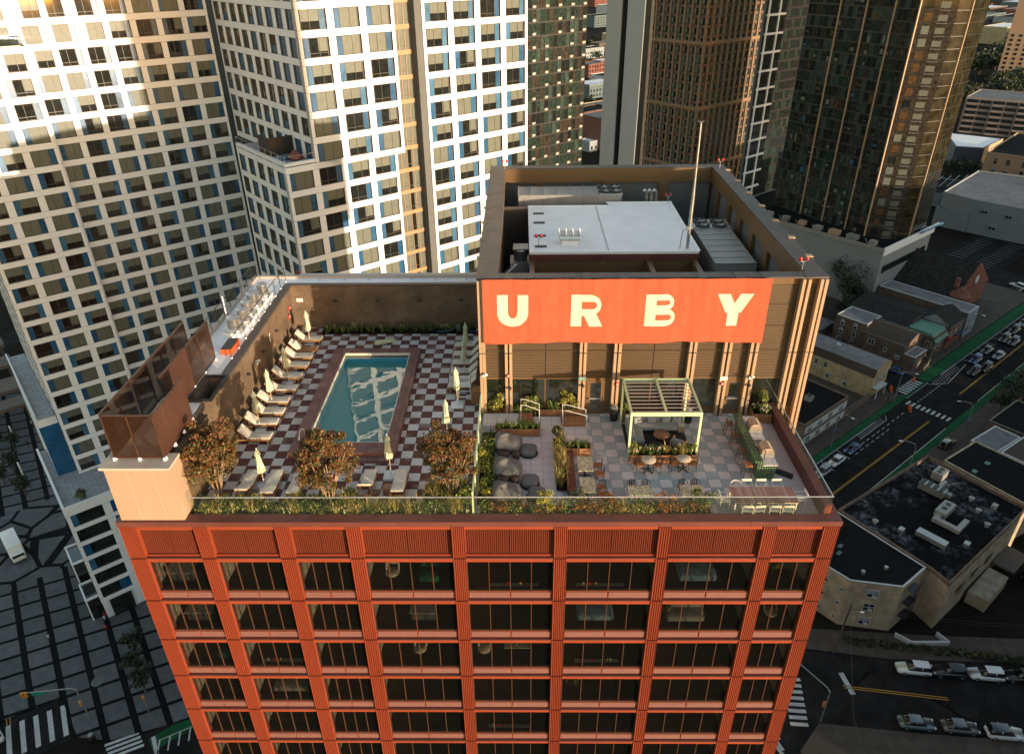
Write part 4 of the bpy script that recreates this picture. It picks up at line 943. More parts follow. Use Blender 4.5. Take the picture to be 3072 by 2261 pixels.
# brown tower
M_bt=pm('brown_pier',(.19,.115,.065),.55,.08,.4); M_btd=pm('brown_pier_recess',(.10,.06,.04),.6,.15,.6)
BT=Tower('brown_tower','tall brown pier-and-window tower with horizontal belts, behind the antenna mast','tower',UV(205,140,G))
def bvar(cw,ww):
    out=[]
    for k in range(4):
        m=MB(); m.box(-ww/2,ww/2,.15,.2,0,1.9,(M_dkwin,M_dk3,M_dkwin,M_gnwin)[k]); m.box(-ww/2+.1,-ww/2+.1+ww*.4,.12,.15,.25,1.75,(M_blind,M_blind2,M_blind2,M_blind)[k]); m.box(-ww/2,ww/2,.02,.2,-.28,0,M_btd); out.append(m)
    return out
vb=bvar(2.6,1.9); BV=165.0
for (kind,o,W,nc) in (('front',UV(193,130,0),34.0,11),('left',UV(193,BV,0),BV-130.0,round((BV-130)/2.9))):
    M=face_m(o,kind); m=MB(M); cw=W/nc; HH=2.95
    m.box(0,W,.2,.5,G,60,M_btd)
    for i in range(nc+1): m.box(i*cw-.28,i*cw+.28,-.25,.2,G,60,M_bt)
    for k in range(7): m.box(-.3,W+.3,-.35,.1,-5.6-36.6+k*19.6-.5,-5.6-36.6+k*19.6+.5,M_bt)
    part('facade_grid',m,BT.t)
    for i in range(nc):
        for j in range(44):
            z=-68.8+j*2.8+1; l=(i*cw+cw/2,0,z); c=M@Vector(l)
            if z>60: break
            BT.wins.append((c,M,l,vb))
m=MB(MUV); m.box(193.3,226.8,130.4,BV,G,60,M_btd); part('core',m,BT.t); BT.finish()
# white-grid + large glass tower on its podium
po=thing('tower_podium','long pale podium wall with a cluttered roof under the big glass tower','podium',UV(200,75,G))
m=MB(MUV); m.box(188,218,57.5,112,G,-50,pm('podium_grey',(.20,.205,.205),.85,.1,.3)); m.box(189,217,58.2,111,-50,-49.9,M_roofb); m.box(187.8,188.1,57.2,112,-50.5,-49.3,M_steel2); m.box(188.1,219,57.2,57.6,-51.5,-49.2,M_tw); part('wall',m,po)
m=MB(MUV)
m.box(190,216,57.3,57.5,-57,-55,M_dkwin)
part('windows',m,po)
for k in range(9):
    v=61+k*5.6; m=MB(MUV); m.box(189.2+rnd.random(),191.2+rnd.random()*.8,v,v+1.6+rnd.random()*1.4,-49.9,-48.8+rnd.random()*.5,rnd.choice([M_steel2,M_steel,M_tan])); m.tube([(189.5,v+2,-49.6),(193,v+4.5,-49.6)],.12,6,M_steel)
    single('rooftop_unit',m,f'small rooftop unit on the tower podium roof, {["first","second","third","fourth","fifth","sixth","seventh","eighth","ninth"][k]} from the near end','rooftop unit','rooftop units on the tower podium',tuple(UV(190,v+1,-49.9)))
m=MB(MUV); m.box(212,223,57.4,58.2,-50.2,-49.6,M_tw); m.box(208,222.5,56.4,57.0,-49.4,-49.1,M_blue2); single('roof_beam',m,'long white steel beam on the podium roof at the foot of the glass tower','beam',None,tuple(UV(216,58,-50)))
# the glass tower footprint: slanted left side, then a narrow balcony stack and the front
def seg_m(a,b):
    "face from a to b (seen left to right from outside), uv metres"
    A_,B_=UV(*a),UV(*b); d=(B_-A_).normalized(); n=Vector((-d.y,d.x,0))
    return Matrix(((d.x,n.x,0,A_.x),(d.y,n.y,0,A_.y),(0,0,1,0),(0,0,0,1))),(B_-A_).length
core=MB(); core.prism([tuple(UV(*p)[:2]) for p in ((202.4,101.5),(196.1,67.3),(200.4,60.3),(204.2,58.7),(214.2,58.6),(207,99))],G,80,M_idark)
def refl_shards(m,a,cw,z,H,i,j):  # coloured boxes over the panes imitate broken reflections
    if rnd.random()<.30: m.box(a+.05+.4*rnd.random(),a+cw*(.5+.45*rnd.random()),-.05,-.0,z+.45+rnd.random()*1.2,z+1.3+rnd.random()*1.3,rnd.choice([M_wmwin,M_blind2,M_gnwin,M_wmwin,M_dk3,M_gnwin,M_blue,M_blind2]))
M,W_=seg_m((202.2,101.5),(195.8,67.0))
gt=curtain('glass_tower','huge dark glass tower with broken reflections, right of the brown tower','glass tower',M,0,W_,-50,30,2.95,1.5,[M_dkwin,M_dk2,M_dkwin,M_gnwin,M_dk3],M_black,refl_shards,core,UV(205,80,G))
m=MB(M)
for x in (W_-24,W_-15.5,W_-7,W_-.1): m.box(x-.14,x+.14,-.5,-.1,-50,60,M_tan)
part('bright_fin',m,gt)
M_ol=coat('olive_glass',(.024,.020,.010),.12,.7,.4)
M,W_=seg_m((204.0,58.4),(214.4,58.3)); m=MB(M)
m.box(0,W_,-.02,.1,-50,60,M_ol)
for k in range(38): m.box(0,W_,-.06,0,-50+k*2.95,-49.85+k*2.95,M_black)
for k in range(6): m.box(W_*k/6-.03,W_*k/6+.03,-.08,0,-50,60,M_black)
m.box(-.15,.25,-.4,0,-50,60,M_tan)
M2,W2=seg_m((200.2,60.0),(204.0,58.4)); m2=MB(M2); m2.box(0,W2,-.02,.1,-50,60,M_ol)
for k in range(38): m2.box(0,W2,-.06,0,-50+k*2.95,-49.85+k*2.95,M_black)
part('olive_bay',m,gt); part('olive_bay',m2,gt)
M,W_=seg_m((195.8,67.0),(200.2,60.0)); m=MB(M); m.box(0,W_,-.02,.1,-50,60,M_dk3)
for k in range(37): z=-50+k*2.95; m.box(4.2,6.8,-.7,0,z,z+.15,M_idark); m.box(4.4,6.6,-.05,-.02,z+.6,z+2.0,M_blind); m.box(0,W_,-.06,0,z,z+.2,M_black); m.box(1.2,3.0,-.05,-.02,z+.5,z+2.4,rnd.choice([M_wmwin,M_dkwin,M_wmwin,M_blind2]))
part('balcony_stack',m,gt)
wg=Tower('white_grid_tower','dark glass tower with a white steel grid, between the brown and glass towers','tower',UV(205,112,G))
M=face_m(UV(198,112,0),'front'); m=MB(M); m.box(0,22,.1,.6,G,60,M_rbk)
for k in range(24): m.box(-.2,9.4,-.35,.1,-57+k*5.2,-56.4+k*5.2,M_tw)
for x in (0.2,5.8): m.box(x,x+.55,-.3,.1,G,60,M_tw)
part('grid',m,wg.t); m=MB(M)
for k in range(42):
    for i in range(14): m.box(.1+i*1.55,1.5+i*1.55,.05,.1,G+k*3.0+.5,G+k*3.0+2.8,rnd.choice([M_dkwin,M_dkwin,M_dk2]))
    m.box(0,22,.0,.1,G+k*3.0,G+k*3.0+.4,M_rbk)
o=part('window',m,wg.t); o['kind']='stuff'; m=MB(MUV); m.box(198.2,211,112.6,113.6,G,60,M_idark); part('core',m,wg.t)
# unseen blocks added sunward to shade the streets and part of the left tower
def perp(n_,t_): # n along (.68,.73), t back towards the sun
    return Vector((.684*n_+.73*t_,.73*n_-.68*t_,0))
M_cb=brickmat('far_brick',(.18,.09,.06),(.22,.12,.08),(.2,.18,.15),.22,.08)
labs=['first','second','third','fourth','fifth','sixth','seventh','eighth']
for k in range(8):
    c=perp(-150+k*58,95+ (k%2)*12); t=thing('shade_block',f'brick shade block added outside the picture on the sunny side, {labs[k]} in its row','building',(c.x,c.y,G),R(-43+90)); m=MB(); h=41+(k%3)*2; m.box(-27,27,-12,12,0,h,M_cb); part('wall',m,t,True)
c=perp(29.6,52); t=thing('shade_tower','slim shade-casting tower added outside the picture on the sunny side','tower',(c.x,c.y,G),R(-43+90)); m=MB(); m.box(-4.2,4.2,-5,5,0,112,M_cb); part('wall',m,t,True)  # unseen tower, added and sized to shade part of the left tower
# ---------------- pool side furniture
M_cush=pm('cream_cushion',(.62,.54,.44),.9,.06,3,bump=.15)
M_cushg=pm('grey_cushion_side',(.50,.44,.38),.9,.06,3)
M_teak=wood('teak',(.34,.15,.06),(.45,.22,.10),.08,0,gap=False)
M_teakd=wood('teak_slats',(.25,.10,.05),(.40,.20,.10),.07,1)
M_canv=pm('sage_canvas',(.50,.52,.34),.9,.08,5,bump=.2)
M_pole=wood('umbrella_pole_wood',(.45,.24,.11),(.55,.32,.16),.1,2,gap=False)
M_wplas=pm('white_painted_wood',(.72,.70,.66),.6,.05,3)
def lounger(label,loc,rz,back=42,bare=False,group=None,wrinkle=False):
    "lies along local +x from the head (x=0) to the foot (x=2.0)"
    t=thing('sun_lounger',label,'sun lounger',loc,rz,group)
    m=MB(); m.box(.05,1.98,-.34,-.28,.24,.31,M_teak); m.box(.05,1.98,.28,.34,.24,.31,M_teak); m.box(1.92,1.98,-.28,.28,.24,.31,M_teak); m.box(.05,.1,-.28,.28,.24,.31,M_teak); part('frame',m,t,True)
    m=MB()
    for k in range(13): m.box(.78+k*.092,.78+k*.092+.07,-.28,.28,.29,.31,M_teak)
    part('slats',m,t,True)
    for x in (.22,1.85):
        for y in (-.31,.31): m=MB(); m.box(x-.035,x+.035,y-.03,y+.03,0,.24,M_teak); part('leg',m,t,True)
    b=R(back); 
    def bp(d,h,s): return (.75-d*math.cos(b)-h*math.sin(b), s, .31+d*math.sin(b)-h*math.cos(b)*-1)
    Mb=Matrix.Translation((.75,0,.31))@Matrix.Rotation(b,4,'Y')   # local -x of the board climbs
    m=MB(); m.box(-.74,0,-.30,.30,-.0,.03,M_teak,M=Mb); part('back_board',m,t,True)
    if back>10:
        m=MB(); p=Mb@Vector((-.5,0,0)); 
        for y in (-.24,.24): m.tube([(p.x,y,p.z),(p.x+.1,y,.27)],.012,6,M_steel)
        part('stay',m,t,True)
    m=MB()
    if not bare: m.rbox((1.37,0,.37),(1.26,.64,.1),M_cush,.045,n=3)
    m2=MB(); M_=Mb
    b0=len(m2.v); m2.rbox((-.37,0,.085),(.78,.64,.1),M_cush,.045,n=3); m2.v=[tuple(M_@Vector(p)) for p in m2.v]
    if bare:
        m3=MB(); m3.rbox((-.2,.05,.19),(.6,.6,.1),M_cush,.045,n=3); m2.v+= [tuple(M_@Vector(p)) for p in m3.v]; o=len(m2.v)-len(m3.v); m2.f+=[tuple(o+k for k in f) for f in m3.f]; m2.mi+=m3.mi; m2.sm+=m3.sm
    part('back_cushion',m2,t,True)
    if not bare: part('seat_cushion',m,t,True)
    m=MB()
    if not bare: m.box(.765,.775,-.325,.325,.34,.424,M_cushg); part('seam',m,t,True)
    return t
ordn=['first','second','third','fourth','fifth','sixth','seventh','eighth','ninth','tenth']
ys=[16.3,14.9,13.85,12.72,11.36,9.78,8.47,7.27,6.15,4.8]
for k,y in enumerate(ys):
    extra=' with bare slatted seat' if k==1 else (' with wrinkled cushion' if k in (3,7,8,9) else '')
    lounger(f'cream sun lounger{extra} along the left wall, {ordn[k]} from the back',(-9.25+rnd.uniform(-.04,.04),y,0),R(rnd.uniform(-2,2)),[46,48,44,46,46,40,42,50,44,52][k],bare=(k==1),group='sun loungers along the left wall')
ys=[15.35,14.05,12.95,11.85,10.85,10.1]
for k,y in enumerate(ys):
    lounger(f'shaded grey-looking sun lounger along the penthouse wall, {ordn[k]} from the back',(3.95,y,0),R(180+rnd.uniform(-3,3)),46,group='sun loungers along the penthouse wall')
for k,(x,l,b) in enumerate(((-7.25,'leftmost sun lounger by the front hedge, under the closed parasol',20),(-6.0,'sun lounger by the front hedge, right of the front left parasol',8),(-4.75,'sun lounger by the front hedge, half hidden by the middle tree',8),(-1.28,'sun lounger by the front hedge with raised back, left of the front right parasol',38),(.33,'sun lounger by the front hedge, right of the front right parasol',14))):
    lounger(l,(x,-.25,0),R(90+rnd.uniform(-1,1)),b,group='sun loungers by the front hedge')
def parasol(label,loc,h=2.45,tilt=(0,0),base=False,seed=0,group='closed parasols round the pool'):
    t=thing('closed_parasol',label,'parasol',loc,0,group); 
    m=MB(); m.tube([(0,0,0),(0,0,h-.05)],.025,8,M_pole); part('pole',m,t,True)
    m=MB(); m.tube([(0,0,0.0),(0,0,.5)],.035,8,M_wplas); part('sleeve',m,t,True)
    rr=random.Random(seed); ph=[rr.uniform(0,6.28) for _ in range(4)]
    def wob(a,z): return 1+.22*math.sin(8*a+ph[0])+.16*math.sin(3*a+ph[1]+z*3)+.10*math.sin(13*a+ph[2]-z*5)
    m=MB(); m.lathe([(.02,h-.06),(.075,h-.14),(.12,h-.34),(.135,h-.36),(.10,h-.42),(.12,h-.75),(.155,h-1.05),(.175,h-1.3),(.14,h-1.42),(.05,h-1.46)],36,M_canv,(0,0,0),wob=wob)
    part('canopy',m,t,True)
    m=MB(); m.lathe([(.12,h-.95),(.15,h-.94),(.15,h-.90),(.12,h-.89)],20,M_cushg); part('tie',m,t,True)
    m=MB(); m.lathe([(.02,h-.06),(.03,h-.02),(.015,h+.04)],8,M_wplas); part('finial',m,t,True)
    m=MB(); 
    if base: m.rbox((0,0,.04),(.75,.75,.08),M_wplas,.05,n=3)
    else: m.rbox((0,0,.035),(.6,.6,.07),M_wplas,.03,n=2)
    part('base_plate',m,t,True)
    t.rotation_euler=(tilt[0],tilt[1],rr.uniform(0,3)); return t
parasol('closed sage parasol at the back left corner of the pool deck',(-8.04,16.2,0),2.42,(0,.02),seed=1)
parasol('closed sage parasol in the left row, second from the back wall',(-8.06,11.05,0),2.5,seed=2)
parasol('closed sage parasol in the left row, third from the back wall',(-8.3,8.4,0),2.42,seed=3)
parasol('closed sage parasol in the left row, nearest the brick chimney',(-8.24,5.9,0),2.55,seed=4)
parasol('closed sage parasol by the front hedge, left of the middle tree',(-6.48,.85,0),2.35,seed=5)
parasol('closed sage parasol by the front hedge, between middle and right trees',(-.27,1.72,0),2.55,base=True,seed=6)
parasol('closed sage parasol on a white base plate beside the lifeguard chair',(2.62,8.3,0),2.55,base=True,seed=7)
parasol('closed sage parasol behind the right-hand tree on the pool deck',(2.3,5.2,0),2.35,seed=8)
parasol('shaded closed parasol beside the penthouse, nearer of two',(2.79,12.1,0),2.38,seed=9)
parasol('shaded closed parasol beside the penthouse, farther of two',(2.75,14.6,0),2.3,seed=10)
t=parasol('closed parasol lying on the pavers behind the pool',(-4.6,15.4,.2),2.6,seed=11,group=None); t.rotation_euler=(0,R(88),R(17))
for ch in list(t.children):
    if ch.name.startswith(('base_plate','sleeve')): bpy.data.objects.remove(ch)
# side tables
def side_table(l,loc,s=.42):
    t=thing('side_table',l,'side table',loc,0,'low side tables between the loungers'); m=MB(); m.box(-s/2,s/2,-s/2,s/2,.34,.38,M_teakd); part('top',m,t,True)
    for x in (-1,1):
        for y in (-1,1): m=MB(); m.box(x*s*.42-.02,x*s*.42+.02,y*s*.42-.02,y*s*.42+.02,0,.34,M_teak); part('leg',m,t,True)
for x,y,l in ((-8.7,15.55,'dark low side table between the first two left loungers'),(-8.5,12.1,'dark low side table under the second left parasol'),(-8.75,9.1,'dark low side table between the sixth and seventh left loungers'),(-8.8,5.5,'dark low side table between the two nearest left loungers'),(3.3,12.4,'shaded side table between the loungers by the penthouse'),(-4.9,.95,'dark side table left of the middle tree')): side_table(l,(x,y,0))
t=thing('slatted_cube','slatted teak cube stool with a pale top between the front right loungers','stool',(-.2,.35,0)); m=MB(); m.box(-.22,.22,-.22,.22,0,.42,M_teakd); part('body',m,t,True); 
# white lifeguard chair
t=thing('lifeguard_chair','tall white slatted lifeguard chair by the penthouse corner','lifeguard chair',(3.05,9.0,0),R(180))
for x,y in ((-.42,-.38),(-.42,.38),(.42,-.38),(.42,.38)): m=MB(); m.cyl((x,y,0),(x*.75,y*.85,1.05),.045,.04,4,M_wplas,smooth=False); part('leg',m,t,True)
m=MB()
for k in range(6): m.box(-.32+k*.115,-.32+k*.115+.09,-.32,.32,1.02,1.05,M_wplas)
part('seat',m,t,True); m=MB()
for k in range(5): m.box(-.36,-.33,-.3+k*.125,-.3+k*.125+.09,1.05,1.75,M_wplas)
part('backrest',m,t,True)
for y in (-.36,.36): m=MB(); m.box(-.34,.36,y-.04,y+.04,1.3,1.33,M_wplas); m.box(.3,.34,y-.03,y+.03,1.02,1.3,M_wplas); part('armrest',m,t,True)
m=MB(); m.box(-.4,.44,-.34,-.30,.32,.40,M_wplas); m.box(-.4,.44,.30,.34,.32,.40,M_wplas); m.box(.37,.42,-.3,.3,.32,.4,M_wplas); m.box(.34,.5,-.3,.3,.55,.58,M_wplas); part('stretcher',m,t,True)
t=thing('towel_bin','square brown wooden bin between the lifeguard chair and the penthouse','bin',(3.72,8.75,0)); m=MB(); m.box(-.28,.28,-.3,.3,0,.85,M_teakd); part('body',m,t,True); m=MB(); m.box(-.3,.3,-.32,.32,.85,.89,M_teak); part('lid',m,t,True)
# pool handrails
def hoop(l,x,y):
    t=thing('pool_handrail',l,'handrail',(x,y,.3),0,'curved steel handrails at the near end of the pool')
    m=MB(); pts=[(0,-.75,0),(0,-.75,.55)]+[(0,-.75+.55*(1-math.cos(R(a))),.55+.35*math.sin(R(a))) for a in (20,45,70,90)]+[(0,.1,.75),(0,.3,.45),(0,.42,-.25)]
    m.tube(pts,.025,8,M_steel); part('rail',m,t,True); m=MB(); m.cyl((0,-.75,0),(0,-.75,.05),.06,.05,10,M_steel); part('foot',m,t,True)
hoop('curved steel pool handrail at the near left corner of the pool',-5.35,4.35); hoop('curved steel pool handrail at the near right corner of the pool',-1.15,4.35)
# ---------------- foliage
def leafmat(name,col,var=.45):
    n=N(name); oi=n.n('ShaderNodeNewGeometry'); r_=oi.outputs['Random Per Island']; c=n.mix(r_,sc3(col,1-var),sc3(col,1+var)); c=n.mix(n.ramp(n.noise(n.pos(),3,2),.35,.65,0,.5),c,sc3(col,.6))
    return n.bsdf(c,.55,spec=.35)
L_rust=leafmat('rust_leaf',(.155,.052,.015)); L_dark=leafmat('dark_leaf',(.06,.07,.02)); L_oliv=leafmat('olive_leaf',(.12,.095,.025)); L_green=leafmat('green_leaf',(.11,.15,.03)); L_yel=leafmat('yellow_leaf',(.48,.36,.06)); L_gold=leafmat('golden_grass',(.46,.32,.09)); L_or=leafmat('orange_flower',(.50,.17,.03)); L_lime=leafmat('lime_leaf',(.28,.30,.05)); L_white=leafmat('cream_flower_spike',(.55,.45,.28),.15); L_str=leafmat('treetop_green',(.03,.045,.018)); L_strd=leafmat('treetop_dark',(.015,.024,.012)); L_strl=leafmat('treetop_olive',(.06,.06,.018))
M_bark=pm('pale_bark',(.36,.22,.13),.8,.2,6); M_barkd=pm('dark_bark',(.07,.05,.04),.9,.2,6)
def leaf(mb,c,s,mat,rr,up=.3,el=1.8):
    a=rr.uniform(0,6.283); e=rr.uniform(-.6,1.2); d=Vector((math.cos(a)*math.cos(e),math.sin(a)*math.cos(e),math.sin(e)+up)).normalized()
    n=Vector((rr.uniform(-1,1),rr.uniform(-1,1),rr.uniform(-1,1))).cross(d)
    if n.length<.05: return
    n.normalize(); c=Vector(c); w_=n*s*.5; l=d*s*el*.5
    mb.add([c-l,c-w_*1.0,c+l,c+w_*1.0],[(0,1,2,3)],mat)
def blob_pts(rr,c,r,n,shell=.55,noise=.25,ph=None):
    ph=ph or [rr.uniform(0,6.28) for _ in range(3)]; out=[]
    for _ in range(n):
        a=rr.uniform(0,6.283); u=rr.uniform(-1,1); q_=math.sqrt(1-u*u); k=(shell+(1-shell)*rr.random()**.6)*(1+noise*math.sin(3*a+ph[0]+2*u)+noise*.6*math.sin(5*a+ph[1]-3*u))
        out.append((c[0]+r[0]*q_*math.cos(a)*k,c[1]+r[1]*q_*math.sin(a)*k,c[2]+r[2]*u*k))
    return out
def grass(mb,c,h,n,rr,mat,spread=.2,w=.012,tip=None):
    for _ in range(n):
        a=rr.uniform(0,6.283); r0=rr.random()*spread*.4; lean=rr.uniform(.15,.75)*h*.8; hh=h*rr.uniform(.7,1.1); b=Vector((c[0]+r0*math.cos(a),c[1]+r0*math.sin(a),c[2])); d=Vector((math.cos(a),math.sin(a),0)); s=Vector((-d.y,d.x,0))*w
        m_=b+d*lean*.4+Vector((0,0,hh*.7)); e=b+d*lean+Vector((0,0,hh*(.95 if lean<.5*h else .7)))
        mb.add([b-s,b+s,m_+s,m_-s,e],[(0,1,2,3),(3,2,4)],mat)
        if tip and rr.random()<.3: mb.add([m_-s*1.6,m_+s*1.6,m_+Vector((0,0,.13))+s*1.6,m_+Vector((0,0,.13))-s*1.6],[(0,1,2,3)],tip)
def myrtle(label,loc,H,r,seed,n=14500):
    rr=random.Random(seed); t=thing('crape_myrtle',label,'tree',loc)
    m=MB(); tips=[]
    for k in range(9):
        a=k*.7+rr.uniform(-.3,.3); b=Vector((.12*math.cos(a),.12*math.sin(a),0)); p1=b+Vector((.25*math.cos(a),.25*math.sin(a),H*.28)); p2=p1+Vector((.35*math.cos(a+.3),.35*math.sin(a+.3),H*.22)); p3=p2+Vector((.4*math.cos(a),.4*math.sin(a),H*.25))
        m.tube([b,p1,p2,p3],.035,6,M_bark,.012); tips.append(p2); tips.append(p3)
        for _ in range(2): e=p2+Vector((rr.uniform(-.6,.6),rr.uniform(-.6,.6),H*rr.uniform(.1,.3))); m.tube([p2,e],.014,4,M_bark,.006)
    part('trunk',m,t,True)
    m=MB(); clumps=[]
    for _ in range(95):
        a=rr.uniform(0,6.283); u=rr.uniform(-.8,1); q_=math.sqrt(max(0,1-u*u)); k=rr.uniform(.35,1.1); clumps.append((r*q_*math.cos(a)*k,r*q_*math.sin(a)*k,H*.63+H*.35*u*k,rr.uniform(.16,.42),rr.random()))
    for _ in range(n):
        c=rr.choice(clumps); p=blob_pts(rr,c[:3],(c[3],c[3],c[3]*.9),1,.3,.1)[0]; hi=(p[2]-H*.45)/(H*.5)
        x=rr.random(); mt=L_rust if x<.12+.45*hi+.35*(c[4]-.5) else (L_dark if x>.72 else (L_oliv if rr.random()<.6 else L_rust))
        leaf(m,p,rr.uniform(.045,.085),mt,rr)
    part('crown',m,t,True); return t
myrtle('rust-coloured bushy tree at the left front of the pool, by the beige wall end',(-8.55,.3,.0),4.15,1.42,3,15000)
myrtle('rust-coloured bushy tree in the front hedge before the pool',(-2.85,-.5,.0),4.25,1.3,8)
myrtle('rust-coloured bushy tree beside the glass divider',(3.0,.1,.0),4.1,1.32,12,15500)
def shrub(label,loc,r,h,mats,seed,n=520,ls=.06,cat='shrub',name='shrub',group=None):
    rr=random.Random(seed); t=thing(name,label,cat,loc,0,group); m=MB()
    for k in range(6): a=k*1.05; m.tube([(0,0,0),(r*.3*math.cos(a),r*.3*math.sin(a),h*.45),(r*.6*math.cos(a),r*.6*math.sin(a),h*.75)],.014,4,M_barkd,.006)
    part('stem',m,t,True); m=MB(); cl=[(rr.uniform(-.6,.6)*r,rr.uniform(-.6,.6)*r,h*rr.uniform(.35,.85),rr.uniform(.25,.45)*r) for _ in range(9)]
    for _ in range(n): c=rr.choice(cl); p=blob_pts(rr,c[:3],(c[3],c[3],c[3]*.8),1,.3,.15)[0]; leaf(m,p,rr.uniform(ls*.7,ls*1.3),rr.choice(mats),rr)
    part('leaves',m,t,True); return t
# planted beds: a mass nobody could count
def bed(name,label,rects,kinds,seed,z=0.0,dens=10,soil=None,hmul=1.2):
    rr=random.Random(seed); m=MB(); sl=M_dirt
    for (x0,x1,y0,y1) in rects:
        m.box(x0,x1,y0,y1,z,z+.08,sl)
        n=int((x1-x0)*(y1-y0)*dens)
        for _ in range(n):
            x=rr.uniform(x0+.08,x1-.08); y=rr.uniform(y0+.08,y1-.08); f=.5+.5*math.sin(x*1.7+seed)+.3*math.sin(y*2.3+x*.7); k=kinds[int(max(0,min(.999,f*.6+rr.random()*.4))*len(kinds))]
            if k=='g': grass(m,(x,y,z+.05),rr.uniform(.35,.55)*hmul,16,rr,L_green,.3)
            elif k=='l': grass(m,(x,y,z+.05),rr.uniform(.3,.5)*hmul,18,rr,L_green,.3,.014,L_white)
            elif k=='y': grass(m,(x,y,z+.05),rr.uniform(.5,.8)*hmul,26,rr,L_gold,.35,.008)
            elif k in 'bdow':
                mt={'b':(L_green,L_lime,L_green),'d':(L_dark,L_green,L_oliv),'o':(L_or,L_oliv,L_rust,L_or),'w':(L_yel,L_lime,L_yel)}[k]
                h=rr.uniform(.25,.5)*hmul
                for p in blob_pts(rr,(x,y,z+h*.7),(.25,.25,h*.7),42,.4,.2): leaf(m,p,rr.uniform(.04,.07),rr.choice(mt),rr)
    return stuff(name,m,label,'planting')
bed('hedge_planting','mixed green, gold and flowering planting along the front edge of the pool deck',[(-9.1,3.9,-1.5,-.75),(-9.1,-5.4,-.75,-.45),(-4.6,-1.6,-.75,-.15),(1.6,3.9,-.75,.9)],'bdlgyblgdb',1,.02,22)
bed('hedge_planting','orange-flowering and leafy planting along the front edge of the lounge terrace',[(4.4,15.3,-1.5,-.75)],'ygwbboogoodob',4,.02,24,hmul=1.1)
bed('wall_planting','dark strappy planting along the foot of the back wall',[(-7.6,3.2,17.55,18.35)],'ddglgd',6,.02,9)
bed('divider_planting','green and yellow planting right of the glass divider',[(4.25,4.95,-.7,5.3)],'gbwgdbwo',9,.1,22)
bed('island_planting','golden grasses and leafy stems between the lounge and the tables',[(8.1,8.65,.4,4.7)],'yygwyb',10,.1,24)
for a in (('bright yellow shrub beside the glass divider',(4.5,2.7,.1),.45,.9,[L_lime,L_yel],21),('yellow-leaved shrub in the front bed before the bean bags',(7.4,-1.0,.1),.55,1.0,[L_yel,L_lime,L_yel],22),('dark green shrub in the front bed before the square tables',(8.9,-.9,.1),.65,1.1,[L_green,L_dark,L_oliv],23),('orange flowering shrub in the front bed, left of centre',(10.6,-1.05,.1),.7,.75,[L_or,L_rust,L_oliv],24),('orange flowering shrub in the front bed, right of centre',(13.2,-1.05,.1),.8,.8,[L_or,L_rust,L_or,L_oliv],25),('leafy green shrub at the right end of the front bed',(14.9,-.95,.1),.6,1.25,[L_green,L_dark,L_lime],26),('small-leaved tall plant at the back of the island bed',(8.3,4.5,.1),.35,1.1,[L_dark,L_oliv],27),('round-leaved lime shrub at the foot of the glass divider',(3.6,-.75,.0),.55,1.35,[L_lime,L_green],28),('pale spreading shrub beside the beige wall end',(-8.6,-1.2,.1),.4,.55,[L_lime,L_green],29),('flowering green clump under the middle tree',(-2.0,-.2,.0),.55,.6,[L_green,L_white,L_green],30)):
    shrub(*a)
# ---------------- glass balustrades
M_bal=glass('balustrade_glass',tint=(.1,.12,.1),refl=.035,trans=.96,rough=.01,tcol=(.93,.96,.93)); M_gedge=pm('glass_edge_rail',(.50,.52,.50),.3,.05,2,metal=.4)
t=thing('glass_balustrade','clear glass balustrade along the front parapet with a thin bright top rail','balustrade',(5.8,-1.65,.32))
for k in range(12):
    x0=-8.95+k*2.465; m=MB(); m.box(x0+.01,x0+2.455,-1.66,-1.645,.33,1.38,M_bal); part('pane',m,t)
m=MB(); m.box(-8.95,20.63,-1.675,-1.63,1.38,1.41,M_gedge); part('top_rail',m,t)
t=thing('glass_balustrade','clear glass balustrade along the right-hand parapet','balustrade',(20.6,3,.8))
for k in range(6):
    y0=-1.6+k*1.75; m=MB(); m.box(20.60,20.615,y0+.01,y0+1.74,.8,1.38,M_bal); part('pane',m,t)
m=MB(); m.box(20.59,20.63,-1.6,8.9,1.38,1.41,M_gedge); part('top_rail',m,t)
M_ggr=pm('green_glass_edge',(.52,.60,.34),.4,.1,1.5)
t=thing('glass_divider','pale green glass divider fence between pool deck and lounge terrace','fence',(4.1,2.5,0))
for k in range(5):
    y0=-1.45+k*1.72; m=MB(); m.box(4.10,4.125,y0+.02,y0+1.70,.12,1.5,M_bal); m.box(4.07,4.15,y0+.02,y0+1.70,1.42,1.52,M_ggr); part('pane',m,t)
for k in range(6): m=MB(); y=-1.45+k*1.72; m.box(4.07,4.15,y-.04,y+.04,0,1.5,M_ggr); part('post',m,t)
m=MB(); m.box(4.02,4.22,-1.5,7.15,0,.12,M_beigecap); part('kerb',m,t)
